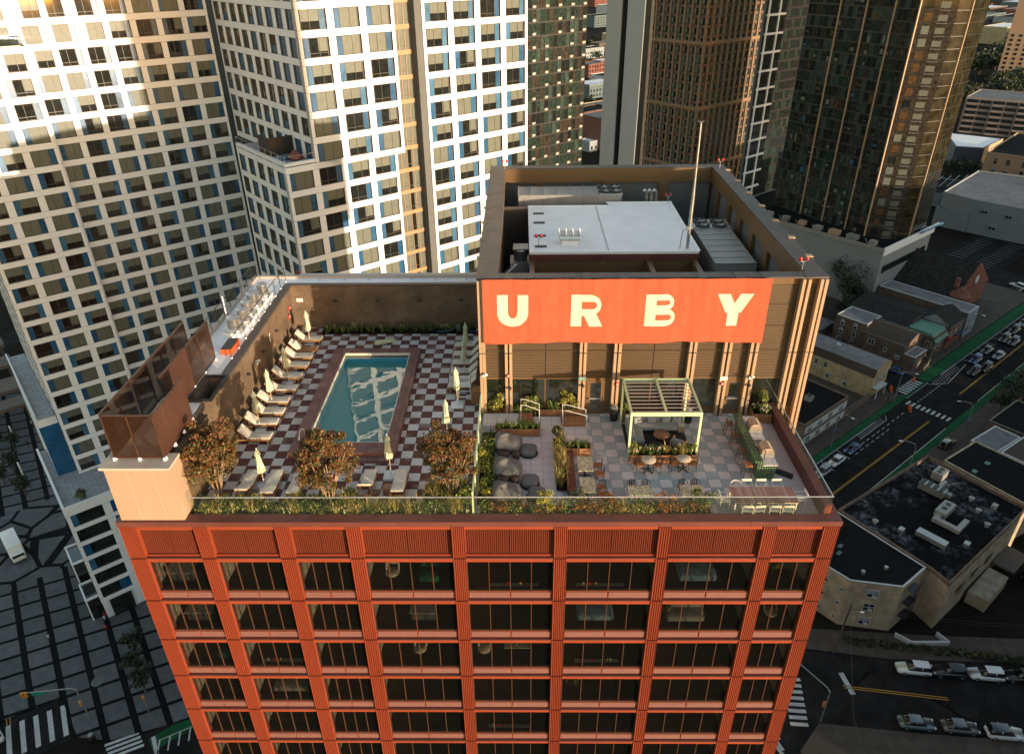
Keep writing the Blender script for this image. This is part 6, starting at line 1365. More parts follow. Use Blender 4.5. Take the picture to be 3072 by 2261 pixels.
def make_car(kind,col,sunroof=False):
    L,W,H=(4.75,1.9,1.68) if kind=='suv' else (4.7,1.85,1.45)
    p=PAINT[col]; hood=.95 if kind=='suv' else .84
    t=thing('parked_car','x','car'); m=MB()
    def sec(x,w,z0,z1): return (x,[(0,z0),(w*.8,z0),(w,z0+.15),(w*1.0,z1*.62),(w*.93,z1*.93),(w*.7,z1),(0,z1+.02)])
    hw=W/2
    loft(m,[sec(-L/2,hw*.80,.35,hood*.80),sec(-L/2+.18,hw*.94,.25,hood*.97),sec(-L/2+.9,hw,.22,hood+.05),sec(0,hw,.22,hood+.06),sec(L/2-1.3,hw,.22,hood+.02),sec(L/2-.35,hw*.95,.24,hood*.86),sec(L/2-.05,hw*.80,.3,hood*.62)],p); body=part('body',m,t,True)
    m=MB(); b0,b1=(-L/2+.12,-L/2+.45) if kind=='suv' else (-L/2+.55,-L/2+1.25); f1,f0=L/2-1.25-(.15 if kind=='suv' else 0),L/2-1.95-(.25 if kind=='suv' else 0)
    def cs(x,w,z): return (x,[(0,hood-.02),(w,hood-.02),(w*.98,hood+(z-hood)*.3),(w*.90,hood+(z-hood)*.85),(w*.75,z),(0,z+.015)])
    zb=hood+.04
    loft(m,[cs(b0,hw*.80,zb),cs(b1,hw*.84,H-.03),cs((b1+f0)/2,hw*.86,H),cs(f0,hw*.84,H-.04),cs(f1,hw*.78,zb)],M_cg); part('windows',m,t,True)
    m=MB(); m.rbox(((b1+f0)/2,0,H-.0),((f0-b1)+.1,W*.66,.06),M_cg if sunroof else p,.02); m.box((b1+f0)/2-.05,(b1+f0)/2+.05,-hw*.82,hw*.82,hood,H-.05,p); part('roof',m,t,True)
    for x in (-L/2+.85,L/2-.95):
        for s in (-1,1): m=MB(); m.cyl((x,s*(hw-.2),.34),(x,s*(hw+.005),.34),.34,.34,16,M_tyre); wh=part('wheel',m,t,True); m=MB(); m.cyl((x,s*(hw+.0),.34),(x,s*(hw+.02),.34),.21,.2,12,M_rim); part('rim',m,wh,True)
    for s in (-1,1): m=MB(); m.rbox((L/2-.16,s*hw*.66,hood*.72),(.16,.36,.14),M_hl,.03); part('headlight',m,t,True); m=MB(); m.rbox((-L/2+.1,s*hw*.66,hood*.78),(.12,.32,.14),M_tl,.03); part('tail_light',m,t,True)
    return t
protos={}
def car(kind,col,label,pos,ang,z=G+.01,group=None,sunroof=False):
    key=(kind,col,sunroof)
    if key not in protos: t=make_car(*key); protos[key]=t; t.location=(pos[0],pos[1],z); t.rotation_euler=(0,0,ang); t['label']=label
    else: t=dup(protos[key],(pos[0],pos[1],z),ang,label)
    if group: t['group']=group
    elif 'group' in t.keys(): del t['group']
    return t
def cuv(kind,col,label,u,v,ang=0,**k): p=UV(u,v); return car(kind,col,label,p,A40+R(ang),**k)
GA='cars parked along the green bike lane'
cuv('sedan','white','white sedan parked by the bike lane, just right of the red block',113.4,25.2,180,group=GA)
cuv('sedan','blue','dark blue sedan parked ahead of the white one at the bike lane',119.9,25.3,180,group=GA)
cuv('suv','silver','silver car half hidden by the glass balustrade, behind the white sedan',107.8,25.1,180,group=GA)
for k,(u,v,kd,c,l) in enumerate(((179.2,24.7,'suv','blue','blue car first in the far kerbside row beyond the crossing'),(186.9,25.0,'sedan','grey','dark grey car second in the far kerbside row'),(197.2,24.6,'suv','grey','dark grey car third in the far kerbside row'),(204.5,24.9,'suv','black','black car fourth in the far kerbside row'),(211.5,24.9,'sedan','silver','pale silver sedan fifth in the far kerbside row'),(219.0,25.0,'suv','blue','dark car sixth in the far kerbside row'),(226,25.0,'suv','black','black car last in the far kerbside row'))): cuv(kd,c,l,u,v,180,group=GA)
for u,v,kd,c,l in ((186.1,21.9,'sedan','silver','silver sedan driving beside the double yellow line, nearer of two'),(197,22.4,'suv','grey','grey car driving beside the double yellow line, farther of two'),(172.8,22.5,'suv','black','black car waiting nearest the far crossing'),(176.8,21.4,'suv','black','black car waiting just behind the nearest one at the crossing')): cuv(kd,c,l,u,v,180)
for u,kd,c,l in ((117,'suv','black','black car parked below the big flat roof, nearest the crossing'),(110.9,'sedan','black','black sedan parked below the big flat roof, middle of three'),(105.8,'sedan','teal','dark blue-grey car parked below the big flat roof, nearest the red block'),(136.6,'suv','black','black car parked by the crossing on the near side')): cuv(kd,c,l,u,13.2 if u<130 else 13.4,0)
cuv('suv','black','black car in the yard beside the small hip-roofed garage',162.9,52.9,75); cuv('sedan','red','red car in the yard behind the brick house',164.0,49.3,75); cuv('sedan','blue','blue sedan in the side street behind the long cream house',158.6,35.4,90)
cuv('suv','white','white pickup-like car at the top right end of the avenue',238,36,70)
GL_='cars parked on the lower right street'
for u,v,kd,c,l,sr in ((75.6,-8.1,'suv','white','white car parked on the upper kerb of the lower street, leftmost',0),(79.1,-11.6,'suv','black','black car between the two white ones on the lower street',0),(82.6,-15.2,'suv','white','white car parked on the upper kerb of the lower street, second white one',0),(86.1,-18.6,'suv','black','black car at the right edge on the upper kerb of the lower street',0)): cuv(kd,c,l,u,v,-46 +180,group=GL_)
for u,v,kd,c,l,sr in ((67.4,-12.4,'sedan','teal','slate blue sedan on the near kerb of the lower street, leftmost',0),(71.3,-16.4,'sedan','grey','grey-green sedan on the near kerb of the lower street, middle',0),(74.9,-20.6,'suv','white','white car with dark glass roof in the bottom right corner',1)): cuv(kd,c,l,u,v,-46,group=GL_,sunroof=bool(sr))
for u,v,c,l in ((103,-16.5,'black','black car in the shaded lot right of the big flat roof, lower'),(107.5,-13.0,'black','black car in the shaded lot right of the big flat roof, upper')): cuv('suv',c,l,u,v,-120)
cuv('sedan','white','white car cut by the left edge at the bottom crossing',-29.6,66.5,100)
# white box truck
t=thing('delivery_truck','white step van with boxy roof parked on the dark-banded plaza','truck',tuple(UV(-20.9,104.4,G+.1)),A40+R(-86)); m=MB(); m.rbox((-.7,0,1.75),(5.6,2.3,2.5),M_wplas,.1); part('box_body',m,t,True); m=MB(); m.rbox((2.7,0,1.25),(1.5,2.1,1.5),M_wplas,.15); part('cab',m,t,True); m=MB(); m.box(3.3,3.48,-.9,.9,1.35,1.85,M_cg); part('windscreen',m,t,True)
for s in (-1,1): m=MB(); m.box(-3.53,-3.5,s*.45-.35,s*.45+.35,1.5,2.5,M_cg); part('rear_window',m,t,True)
for x in (-2.2,2.4):
    for s in (-1,1): m=MB(); m.cyl((x,s*.9,.42),(x,s*1.12,.42),.42,.42,14,M_tyre); part('wheel',m,t,True)
# street lamps and signals
M_lampp=pm('lamp_pole_grey',(.25,.26,.27),.4,.1,1,metal=.4); M_bluesign=pm('blue_street_panel',(.03,.06,.10),.5,.1,1); M_sig=pm('signal_yellow',(.50,.20,.02),.5,.1,1); M_gsign=pm('green_street_sign',(.0,.20,.14),.5,.1,1)
def lamp(l,u,v,ang,h=8.6,arm=2.6,panel=True):
    p=UV(u,v,G+.1); t=thing('street_lamp',l,'street lamp',tuple(p),A40+R(ang),'curved-arm street lamps'); m=MB(); m.tube([(0,0,0),(0,0,h*.85)],.11,8,M_lampp,.07); m.tube([(0,0,h*.85),(.3,0,h*.96),(arm*.6,0,h),(arm,0,h*.985)],.05,6,M_lampp); part('pole',m,t,True); m=MB(); m.rbox((arm+.25,0,h*.98),(.7,.26,.14),M_wplas,.05); part('lamp_head',m,t,True)
    if panel: m=MB(); m.box(-.05,.05,-.75,.75,3.2,4.2,M_bluesign); m.tube([(0,0,3.7),(0,0,3.71)],.05,6,M_lampp); part('banner_panel',m,t,True)
lamp('curved street lamp at the corner of the cream house',144.2,28.5,-60); lamp('curved street lamp before the brick shop block',117.9,28.9,-90); lamp('curved street lamp on the near kerb below the centre line',119,13.6,120,panel=False); lamp('curved street lamp on the near kerb at the crossing',142.3,12.6,120); lamp('curved street lamp before the green mansard house',188.5,31.6,-90); lamp('curved street lamp near the church end of the avenue',213,31.8,-90)
t=thing('utility_pole','leaning wooden utility pole with a lamp before the beige apartment house','utility pole',tuple(UV(69.7,.9,G+.1))); m=MB(); m.tube([(0,0,0),(1.2,1.2,9.0)],.17,8,M_barkd,.12); part('pole',m,t,True); m=MB(); m.tube([(1.0,1.0,7.5),(2.4,.6,8.2)],.04,6,M_lampp); m.rbox((2.6,.5,8.15),(.6,.25,.12),M_wplas,.05); part('lamp_head',m,t,True)
m=MB()
for dz in (0,.5): m.tube([UV(69.7,.9,G+8.3-dz)+Vector((1.1,1.1,0)),UV(56,-8,G+7.6-dz),UV(40,-22,G+8.2-dz)],.02,4,M_black); m.tube([UV(69.7,.9,G+8.3-dz)+Vector((1.1,1.1,0)),UV(84,-12,G+7.4-dz),UV(100,-28,G+8.3-dz)],.02,4,M_black)
single('overhead_wire',m,'thin overhead wires crossing the lower right street','wire',None,tuple(UV(69.7,.9,G+8)))
def signal(l,u,v,ang,arm,sign=False):
    t=thing('traffic_signal',l,'traffic signal',tuple(UV(u,v,G+.1)),A40+R(ang)); m=MB(); m.tube([(0,0,0),(0,0,6.2),(.5,0,6.6),(arm,0,7.0)],.12,8,M_lampp,.07); part('mast',m,t,True)
    for x in (arm*.96,arm*.9,.25): m=MB(); m.rbox((x,0,6.6 if x>1 else 3.4),(.32,.3,.95),M_sig,.04); m.box(x+.16,x+.19,-.12,.12,(6.6 if x>1 else 3.4)-.4,(6.6 if x>1 else 3.4)+.4,M_black); part('signal_head',m,t,True)
    if sign: m=MB(); m.box(arm*.55,arm*.8,-.03,.03,6.2,6.75,M_gsign); m.box(arm*.57,arm*.78,-.035,-.03,6.42,6.52,M_wplas); part('street_sign',m,t,True)
signal('traffic signal mast at the lower right crossing',58.0,-3.9,85,9.5); signal('traffic signal mast with a green street sign by the plaza crossing',-18.8,60.7,150,6.8,True)
t=thing('traffic_signal','small yellow pedestrian signal at the plaza corner by the red block','traffic signal',tuple(UV(-12.2,56.5,G+.1)),A40); m=MB(); m.tube([(0,0,0),(0,0,3.2)],.06,6,M_lampp); part('mast',m,t,True); m=MB(); m.rbox((0,0,3.2),(.35,.3,.6),M_sig,.04); part('signal_head',m,t,True)
for u,v,l in ((-15.9,127.1,'tall pale light column on the plaza, nearest the building'),(-15.0,143.2,'tall pale light column on the plaza, farthest'),(-18.8,135.5,'tall pale light column on the plaza, at the left edge')):
    t=thing('light_column',l,'light column',tuple(UV(u,v,G+.1)),0,'pale light columns on the plaza'); m=MB(); m.tube([(0,0,0),(0,0,.35)],.2,8,M_tan); part('base',m,t,True); m=MB(); m.tube([(0,0,.35),(0,0,4.2)],.16,8,M_wplas); part('column',m,t,True)
# viaduct at far left
vd=thing('viaduct','brown concrete railway viaduct on square columns at the far left edge','viaduct',tuple(UV(-12,160,G))); M_vd=pm('brown_concrete',(.10,.075,.06),.9,.25,.3)
for (v0,v1) in ((147.5,152),(156,163),(170,176),(183,188)):
    m=MB(MUV); m.box(-60,-9.5,v0,v1,-62.6,-61.8,M_vd); part('deck',m,vd)
    for u in (-10.5,-18,-26): m=MB(MUV); m.box(u-.4,u+.4,v0+.4,v0+1.2,G,-62.6,M_vd); part('column',m,vd)
# trees
def tree(l,p,h,r,mats,seed,n=900,ls=.35,name='tree',grp=None,trunk=True):
    rr=random.Random(seed); t=thing(name,l,'tree',tuple(p),0,grp)
    if trunk:
        m=MB(); m.tube([(0,0,0),(0,0,h*.35),(r*.1,0,h*.6)],.035*h,6,M_barkd,.02*h)
        for k in range(4): a=k*1.6; m.tube([(0,0,h*.35),(r*.55*math.cos(a),r*.55*math.sin(a),h*.7)],.015*h,5,M_barkd,.006*h)
        part('trunk',m,t,True)
    m=MB(); cl=[]
    for _ in range(16): a=rr.uniform(0,6.28); k=rr.uniform(.1,.75); u=rr.uniform(-.6,.8); cl.append((r*k*math.cos(a),r*k*math.sin(a),h*.66+h*.28*u,rr.uniform(.25,.42)*r))
    for _ in range(n): c=rr.choice(cl); q_=blob_pts(rr,c[:3],(c[3],c[3],c[3]*.8),1,.5,.2)[0]; leaf(m,q_,rr.uniform(ls*.6,ls*1.2),rr.choice(mats),rr,.1,1.3)
    part('crown',m,t,True); return t
SG=[L_str,L_strd,L_strd]; SM=[L_str,L_strd,L_strl]
for k,(u,v,h,r,l) in enumerate(((-10.9,68,4.5,2.0,'dark plaza tree beside the red block, farthest of three in a row'),(-11.4,63.8,4.8,2.1,'dark plaza tree beside the red block, middle of three in a row'),(-11.6,60.1,4.8,2.1,'dark plaza tree beside the red block, nearest of three in a row'),(-17.0,130.8,5,2.0,'dark plaza tree beside the nearest light column'),(-15.6,139,5,1.8,'dark plaza tree between two light columns'),(-16.6,121,4.8,1.9,'dark plaza tree nearest the podium terrace'),(-19.2,128,4.8,1.9,'dark plaza tree at the left edge, lower'),(-18.1,142,5,2,'dark plaza tree at the left edge, upper'))): tree(l,UV(u,v,G+.1),h,r,SG,60+k,700,.30,'plaza_tree','dark plaza trees')
for k,(u,v,h,r,l) in enumerate(((190,67,13,8.5,'big dark tree behind the brick houses, left of the church roof'),(183,60,10,6,'dark tree between the brick house and the church'),(199,74,9,5,'dark tree beside the podium wall'),(177.5,58,8,4.2,'dark tree behind the small garage'),(203,66,9,5,'dark tree against the church roof'))): tree(l,UV(u,v,G),h,r,SG,80+k,3200,.42,'street_tree')
for k,(u,v,h,r) in enumerate(((157.5,11.2,6.5,3.2),(163,11.0,7,3.6),(169,11.4,7.5,3.8),(175.5,12,7.5,3.8),(182,13,8,4),(189,12.5,8,4))): tree(f'dark street tree on the near side of the avenue, {ordn[k]} beyond the crossing',UV(u,v,G),h,r,SG,90+k,1200,.36,'street_tree','street trees on the near side of the avenue')
# houses
M_hb=brickmat('house_brick',(.085,.05,.035),(.11,.065,.045),(.12,.10,.08),.25,.08,.012,rot=A40); M_hb2=brickmat('shop_brick',(.12,.075,.055),(.14,.09,.065),(.15,.12,.1),.25,.08,.012,rot=A40); M_cream=brickmat('cream_siding',(.36,.28,.16),(.37,.285,.165),(.25,.2,.11),4.0,.22,.012,rot=A40); M_beigeb=brickmat('beige_brick',(.34,.27,.19),(.36,.285,.20),(.28,.23,.17),.3,.1,.01,rot=A40); M_redb=brickmat('church_red_brick',(.16,.045,.03),(.19,.055,.035),(.15,.09,.07),.25,.08,.012,rot=A40)
M_slate=tilemat('slate_roof',(.022,.021,.020),(.028,.026,.024),.5,.5,0,0,.03,(.01,.01,.01),checker=False,var=.3,rough=.9,rot=A40); M_broof=pm('brown_shingle',(.045,.032,.024),.95,.25,1.5); M_whites=pm('white_house_trim',(.42,.42,.42),.7,.1,1); M_greenm=pm('green_mansard',(.09,.20,.15),.8,.2,1); M_hwin=coat('house_window',(.015,.018,.022),.1,.5); M_curt=pm('house_curtain',(.20,.23,.26),.8,.2,2)
def wpart(t,fm,x,z,w_=.9,h=1.4,ac=False,trim=M_whites):
    m=MB(fm); m.box(x-w_/2,x+w_/2,-.03,.02,z,z+h,M_hwin); m.box(x-w_/2,x+w_/2,-.04,-.03,z+h*.55,z+h,M_curt if rnd.random()<.5 else M_hwin); W=part('window',m,t)
    m=MB(fm); 
    for a in ((x-w_/2-.1,x-w_/2,z-.1,z+h+.1),(x+w_/2,x+w_/2+.1,z-.1,z+h+.1),(x-w_/2,x+w_/2,z+h,z+h+.1),(x-w_/2,x+w_/2,z-.12,z),(x-w_/2,x+w_/2,z+h*.5-.03,z+h*.5+.03)): m.box(a[0],a[1],-.07,.0,a[2],a[3],trim)
    if w_>1.2: m.box(x-.04,x+.04,-.07,0,z,z+h,trim)
    part('frame',m,W)
    if ac: m=MB(fm); m.box(x,x+.5,-.35,-.02,z,z+.35,M_whites); part('air_conditioner',m,W)
def block(name,l,cat,poly,h,wall,roof,z=G,par=.35,cap=None,group=None):
    c=UV(*poly[0]); t=thing(name,l,cat,(c.x,c.y,z),0,group); m=MB(); m.prism([tuple(UV(*p)[:2]) for p in poly],z,z+h,wall); part('wall',m,t)
    cx=sum(p[0] for p in poly)/len(poly); cy=sum(p[1] for p in poly)/len(poly)
    m=MB(); m.prism([tuple(UV(*p)[:2]) for p in poly],z+h,z+h+.06,roof); part('roof',m,t)
    if par:
        m=MB(); n_=len(poly)
        for i in range(n_):
            a=Vector((*poly[i],0)); b=Vector((*poly[(i+1)%n_],0)); d=(b-a).normalized(); nn=Vector((-d.y,d.x,0)); 
            if (Vector((cx,cy,0))-a).dot(nn)<0: nn=-nn
            nn*=.3; P4=[a,b,b+nn,a+nn]; m.prism([tuple(UV(p.x,p.y)[:2]) for p in P4],z+h+.062,z+h+par+.0002*i,cap or wall)
        part('parapet',m,t)
    return t
def FM(kind,u,v): return face_m(UV(u,v,0),kind)
def gable(t,u0,u1,v0,v1,z,rise,roof,wallm,axis='u',over=.3):
    "gable roof on a box; ridge along u or v"
    m=MB(MUV)
    if axis=='u': mid=(v0+v1)/2; V=[(u0-over,v0-over,z),(u1+over,v0-over,z),(u1+over,mid,z+rise),(u0-over,mid,z+rise),(u0-over,v1+over,z),(u1+over,v1+over,z)]; F=[(0,1,2,3),(3,2,5,4)]; m.add(V,F,roof); m.add([(p[0],p[1],p[2]-.12) for p in V],[(3,2,1,0),(4,5,2,3)],M_whites)
    else: mid=(u0+u1)/2; V=[(u0-over,v0-over,z),(u0-over,v1+over,z),(mid,v1+over,z+rise),(mid,v0-over,z+rise),(u1+over,v0-over,z),(u1+over,v1+over,z)]; F=[(0,3,2,1),(3,4,5,2)]; m.add(V,F,roof); m.add([(p[0],p[1],p[2]-.12) for p in V],[(1,2,3,0),(2,5,4,3)],M_whites)
    part('roof',m,t); m=MB(MUV)
    if axis=='u': m.add([(u0,v0,z),(u0,v1,z),(u0,mid,z+rise-.1)],[(0,2,1)],wallm); m.add([(u1,v0,z),(u1,v1,z),(u1,mid,z+rise-.1)],[(0,1,2)],wallm)
    else: m.add([(u0,v0,z),(u1,v0,z),(mid,v0,z+rise-.1)],[(0,1,2)],wallm); m.add([(u0,v1,z),(u1,v1,z),(mid,v1,z+rise-.1)],[(0,2,1)],wallm)
    part('gable',m,t)
t=block('shop_block','two-storey brick block with white window bands and a black flat roof beside the penthouse','building',[(112,32.6),(129.5,32.6),(129.5,47),(112,47)],5.7,M_hb2,M_roofb)
fm=FM('front',112,32.6)
for z in (G+1.0,G+3.6):
    m=MB(fm); m.box(.5,17,-.05,.0,z-.15,z+1.5,M_whites); part('white_band',m,t)
    for x in (2.2,6.2,10.2,14.6): wpart(t,FM('front',112,32.54),x,z,1.5,1.3)
m=MB(MUV); m.box(121,122.6,37,38.4,G+5.76,G+6.9,M_steel2); m.box(121.2,122.4,37.2,38.2,G+6.9,G+7.0,M_black); single('roof_unit',m,'small square air unit on the black shop roof','air unit',None,tuple(UV(121.8,37.7,G+5.76)))
block('yard_wall','low brick yard wall between the shop block and the cream house','wall',[(130,32.7),(141,32.7),(141,33.1),(130,33.1)],2.0,M_hb2,M_darkcap,par=0)
t=block('cream_house','long cream-sided house with dark mansard and silver curved roof','house',[(142,33.4),(149.2,33.4),(149.2,64),(142,64)],5.6,M_cream,M_roofb,par=0)
m=MB(MUV); prof=[(141.8,G+5.6),(142.6,G+7.4),(143.8,G+8.3),(145.6,G+8.7),(147.4,G+8.3),(149.4,G+7.4),(149.4,G+5.6)]
for i in range(6): a,b=prof[i],prof[i+1]; m.add([(a[0],33.2,a[1]),(a[0],64,a[1]),(b[0],64,b[1]),(b[0],33.2,b[1])],[(0,3,2,1)],M_broof if i==0 else M_silver)
m.box(144.8,145.6,44,44.9,G+8.5,G+8.85,M_whites)
part('mansard',m,t); m=MB(MUV); m.add([(p[0],33.2,p[1]) for p in prof],[tuple(range(7))[::-1]],M_cream); part('gable',m,t)
fm=FM('left',142,64)
for x,z in ((3,3.4),(7,3.5),(11,3.5),(14,3.4),(16.5,3.5),(19,3.5),(5,.9),(9,1.0),(12.5,.9),(20,1.1),(24.5,.9)): wpart(t,FM('left',141.97,64),x,G+z,.8,1.2)
for x in (2.2,3.8,5.6): wpart(t,FM('front',142,33.38),x,G+3.4,.8,1.3)
m=MB(MUV); m.box(142.4,146.8,31.9,33.3,G+2.7,G+2.9,M_whites); m.box(142.5,142.7,32.0,32.2,G,G+2.7,M_whites); m.box(146.5,146.7,32,32.2,G,G+2.7,M_whites); part('porch',m,t)
m=MB(MUV)
for v in (40,47,55): m.box(141.85,141.95,v,v+.1,G,G+5.6,M_whites)
part('downpipe',m,t)
t=block('brick_house','brown brick house with brown gabled roof at the far corner of the side street','house',[(161.5,35.5),(171,35.5),(171,46),(161.5,46)],6.4,M_hb,M_broof,par=0); gable(t,161.5,171,35.5,46,G+6.4,1.8,M_broof,M_hb,'v')
fm=FM('left',161.46,46)
for x,z,w_ in ((2.2,3.6,1.6),(6,3.0,.8),(9.2,2.2,.8)): wpart(t,fm,x,G+z,w_,1.3 if w_>1 else .9)
t=block('brick_annex','low flat-roofed brick annex with a wooden stair before the brick house','house',[(161.5,32.6),(168,32.6),(168,35.4),(161.5,35.4)],4.0,M_hb,M_silver,par=.12,cap=M_whites); wpart(t,FM('front',161.5,32.56),2.6,G+1.6,1.4,1.2)
m=MB(MUV)
for k in range(9): m.box(164.5+k*.35,164.85+k*.35,31.2,32.5,G,G+.2+k*.3,M_barkd)
part('stair',m,t)
t=block('flat_brick_house','three-storey flat silver-roofed brick house behind the gabled one','house',[(162.5,46.2),(170,46.2),(170,54.5),(162.5,54.5)],7.6,M_hb,M_silver,par=.2,cap=M_whites)
for x in (2,5.5):
    for z in (.8,3.2,5.5): wpart(t,FM('left',162.46,54.5),x,G+z,.85,1.3)
wpart(t,FM('front',162.5,46.16),1.0,G+5.2,.8,1.2)
t=block('garage','small grey garage with a hip roof behind the brick house','garage',[(161,57.5),(168,57.5),(168,64),(161,64)],2.6,pm('garage_wall',(.10,.095,.085),.9,.2,1),M_silver,par=0)
m=MB(MUV); m.add([(160.6,57.1,G+2.6),(168.4,57.1,G+2.6),(168.4,64.4,G+2.6),(160.6,64.4,G+2.6),(164.5,60.8,G+4.6)],[(0,1,4),(1,2,4),(2,3,4),(3,0,4)],M_silver); part('hip_roof',m,t)
t=block('brown_row_house','plain brick house with dark gable beside the tall grey podium','house',[(163,68),(175,68),(175,76),(163,76)],6.2,M_hb2,M_broof,par=0); gable(t,163,175,68,76,G+6.2,2.0,M_slate,M_hb2,'v')
for x in (2,5.5):
    for z in (1.2,3.9): wpart(t,FM('left',162.96,76),x,G+z,.8,1.2)
t=block('dark_row_house','dark gabled row house behind the green mansard','house',[(171.5,40),(186,40),(186,56),(171.5,56)],6.6,M_redd,M_slate,par=0); gable(t,171.5,186,40,56,G+6.6,1.5,M_slate,M_redd,'v')
t=block('green_mansard_house','narrow house with a pale green mansard and white bay window','house',[(172,33.0),(179,33.0),(179,39.8),(172,39.8)],5.8,M_hb,M_silver,par=.1); m=MB(MUV); m.add([(171.8,32.4,G+4.6),(179.2,32.4,G+4.6),(179.2,34.0,G+6.6),(171.8,34.0,G+6.6)],[(0,1,2,3)],M_greenm); m.box(172,179,34.0,39.8,G+5.87,G+6.6,M_greenm); part('mansard',m,t); wpart(t,FM('left',171.96,39.8),5.6,G+3,1.3,1.3)
for x in (1.5,3.6): wpart(t,FM('front',172,32.9),x,G+2.6,.9,1.4)
t=block('gabled_shop_house','dark gabled house with white eaves and shop signs on the avenue','house',[(180,32.8),(189,32.8),(189,41),(180,41)],6.4,M_redb,M_slate,par=0); gable(t,180,189,32.8,41,G+6.4,2.4,M_slate,M_curt,'u')
for x in (2,4.5,7): wpart(t,FM('front',180,32.76),x,G+3.4,.9,1.4)
for k,(u0,c) in enumerate(((180.4,'red'),(184.8,'blue'))): m=MB(MUV); m.box(u0,u0+3.6,32.3,32.75,G+2.3,G+2.9,PAINT[c]); part('shop_fascia',m,t)
t=block('silver_row','long low building with a silver roof and pale end wall before the church','building',[(190,32.8),(196.5,32.8),(196.5,57),(190,57)],7.2,M_hb,M_silver,par=.15,cap=M_whites); m=MB(MUV); m.box(189.95,196.55,32.6,32.8,G,G+7.3,M_curt); part('end_wall',m,t)
for x in (1.5,4.5):
    for z in (1.2,4.2): wpart(t,FM('front',190,32.58),x,G+z,1.0,1.4)
t=thing('church','red brick church with a huge dark slate roof and pinnacles','church',tuple(UV(210,50,G))); m=MB(MUV); m.box(200,221,40,74,G,G+6,M_redb); part('wall',m,t)
m=MB(MUV); mid=210.5; V=[(199.5,39.7,G+6),(221.5,39.7,G+6),(mid,39.7,G+13.5),(199.5,74,G+6),(221.5,74,G+6),(mid,74,G+13.5)]; m.add(V,[(0,2,5,3),(2,1,4,5)],M_slate); part('roof',m,t); m=MB(MUV); m.add([(199.5,39.5,G+5.8),(221.5,39.5,G+5.8),(mid,39.5,G+14.2),(199.5,39.9,G+5.8),(221.5,39.9,G+5.8),(mid,39.9,G+14.2)],[(0,1,2),(5,4,3),(0,2,5,3),(2,1,4,5)],M_redb); part('gable',m,t)
m=MB(); c=UV(201,39.5); m.lathe([(2.6,G),(2.6,G+7),(2.9,G+7.1),(.2,G+9.6)],8,M_redb,(c.x,c.y,0),smooth=False); part('turret',m,t)
for u,v in ((205,62),(mid,73),(201,41)): m=MB(MUV); m.box(u-.5,u+.5,v-.5,v+.5,G+9,G+11.6,M_whites if v>50 else M_redb); part('pinnacle',m,t)
m=MB(MUV); m.cyl((mid,39.3,G+9.2),(mid,39.48,G+9.2),1.2,1.2,20,M_whites); part('rose_window',m,t)
# right foreground blocks
t=block('beige_apartment','cream brick three-storey apartment house with a black roof and window air units','apartment house',[(75.2,12.9),(75.2,3.4),(80.0,-2.3),(86.6,-2.6),(88.2,12.9)],9.3,M_beigeb,M_roofb,par=.1,cap=M_whites)
a,b=UV(75.2,3.4),UV(80.0,-2.3); d=(b-a).normalized(); nn=Vector((-d.y,d.x,0)); Mf=Matrix(((d.x,nn.x,0,a.x-nn.x*.04),(d.y,nn.y,0,a.y-nn.y*.04),(0,0,1,0),(0,0,0,1)))
for z in (.9,3.9,6.7): wpart(t,Mf,3.6,G+z,1.5,1.3,ac=True); wpart(t,FM('left',75.16,12.9),5.6,G+z,1.4,1.3,ac=(z<1)); wpart(t,FM('left',75.16,12.9),8.6,G+z,.5,.5)
for z in (1.2,4.2,7): wpart(t,FM('front',80.0,-2.4),4.2,G+z,1.1,1.3)
m=MB(MUV)
for k in range(3): m.box(80.8,83.2,-3.6,-2.6,G+2.9+k*2.8,G+2.98+k*2.8,M_black); m.box(80.8,83.2,-3.62,-3.56,G+3.8+k*2.8,G+3.86+k*2.8,M_black); m.tube([(81,-3.1,G+2.9+k*2.8),(83,-3.1,G+.2+k*2.8)],.05,5,M_black); m.tube([(81,-3.5,G+2.9+k*2.8),(83,-3.5,G+.2+k*2.8)],.05,5,M_black)
for k in range(6): m.box(80.8+k*.48,80.83+k*.48,-3.62,-3.58,G+2.9,G+9.4,M_black)
part('fire_escape',m,t)
m=MB(MUV)
for p in ((78,3),(81.5,1.2)): m.cyl((*p,G+9.36),(*p,G+9.9),.3,.3,10,M_steel)
for p in ((79.2,7.5),(80.8,8.2)): m.box(p[0]-.5,p[0]+.5,p[1]-.3,p[1]+.3,G+9.36,G+9.5,M_gnwin)
part('roof_vent',m,t)
n=N('patched_tar_roof'); p=n.pos(); f=n.noise(p,.16,5,.6); f2=n.noise(p,1.4,5,.7); k=n.math('MULTIPLY',n.ramp(f,.48,.62,0,1),n.ramp(f2,.45,.7,0,1)); M_tar=n.bsdf(n.mix(k,(.005,.005,.006),(.15,.16,.18)),.9,spec=.08)
t=block('flat_roof_block','large block with a weathered black roof crowded with ducts','building',[(88.4,12.9),(115.1,10.2),(113.0,-7.3),(85.6,-6.4),(86.6,-3.2)],9.0,M_beigeb,M_tar,par=.7,cap=M_hb2)
for x in (4,9,14,20): m=MB(FM('front',86,-7.0)); m.box(x,x+2.6,-.0,.05,G+4.6,G+6.0,M_gnwin); part('window',m,t)
m=MB(MUV); m.box(95,103,-10.2,-7.2,G,G+2.4,M_beigeb); m.box(104,110,-10.5,-7.2,G+2.6,G+3.0,M_vd); part('porch',m,t)
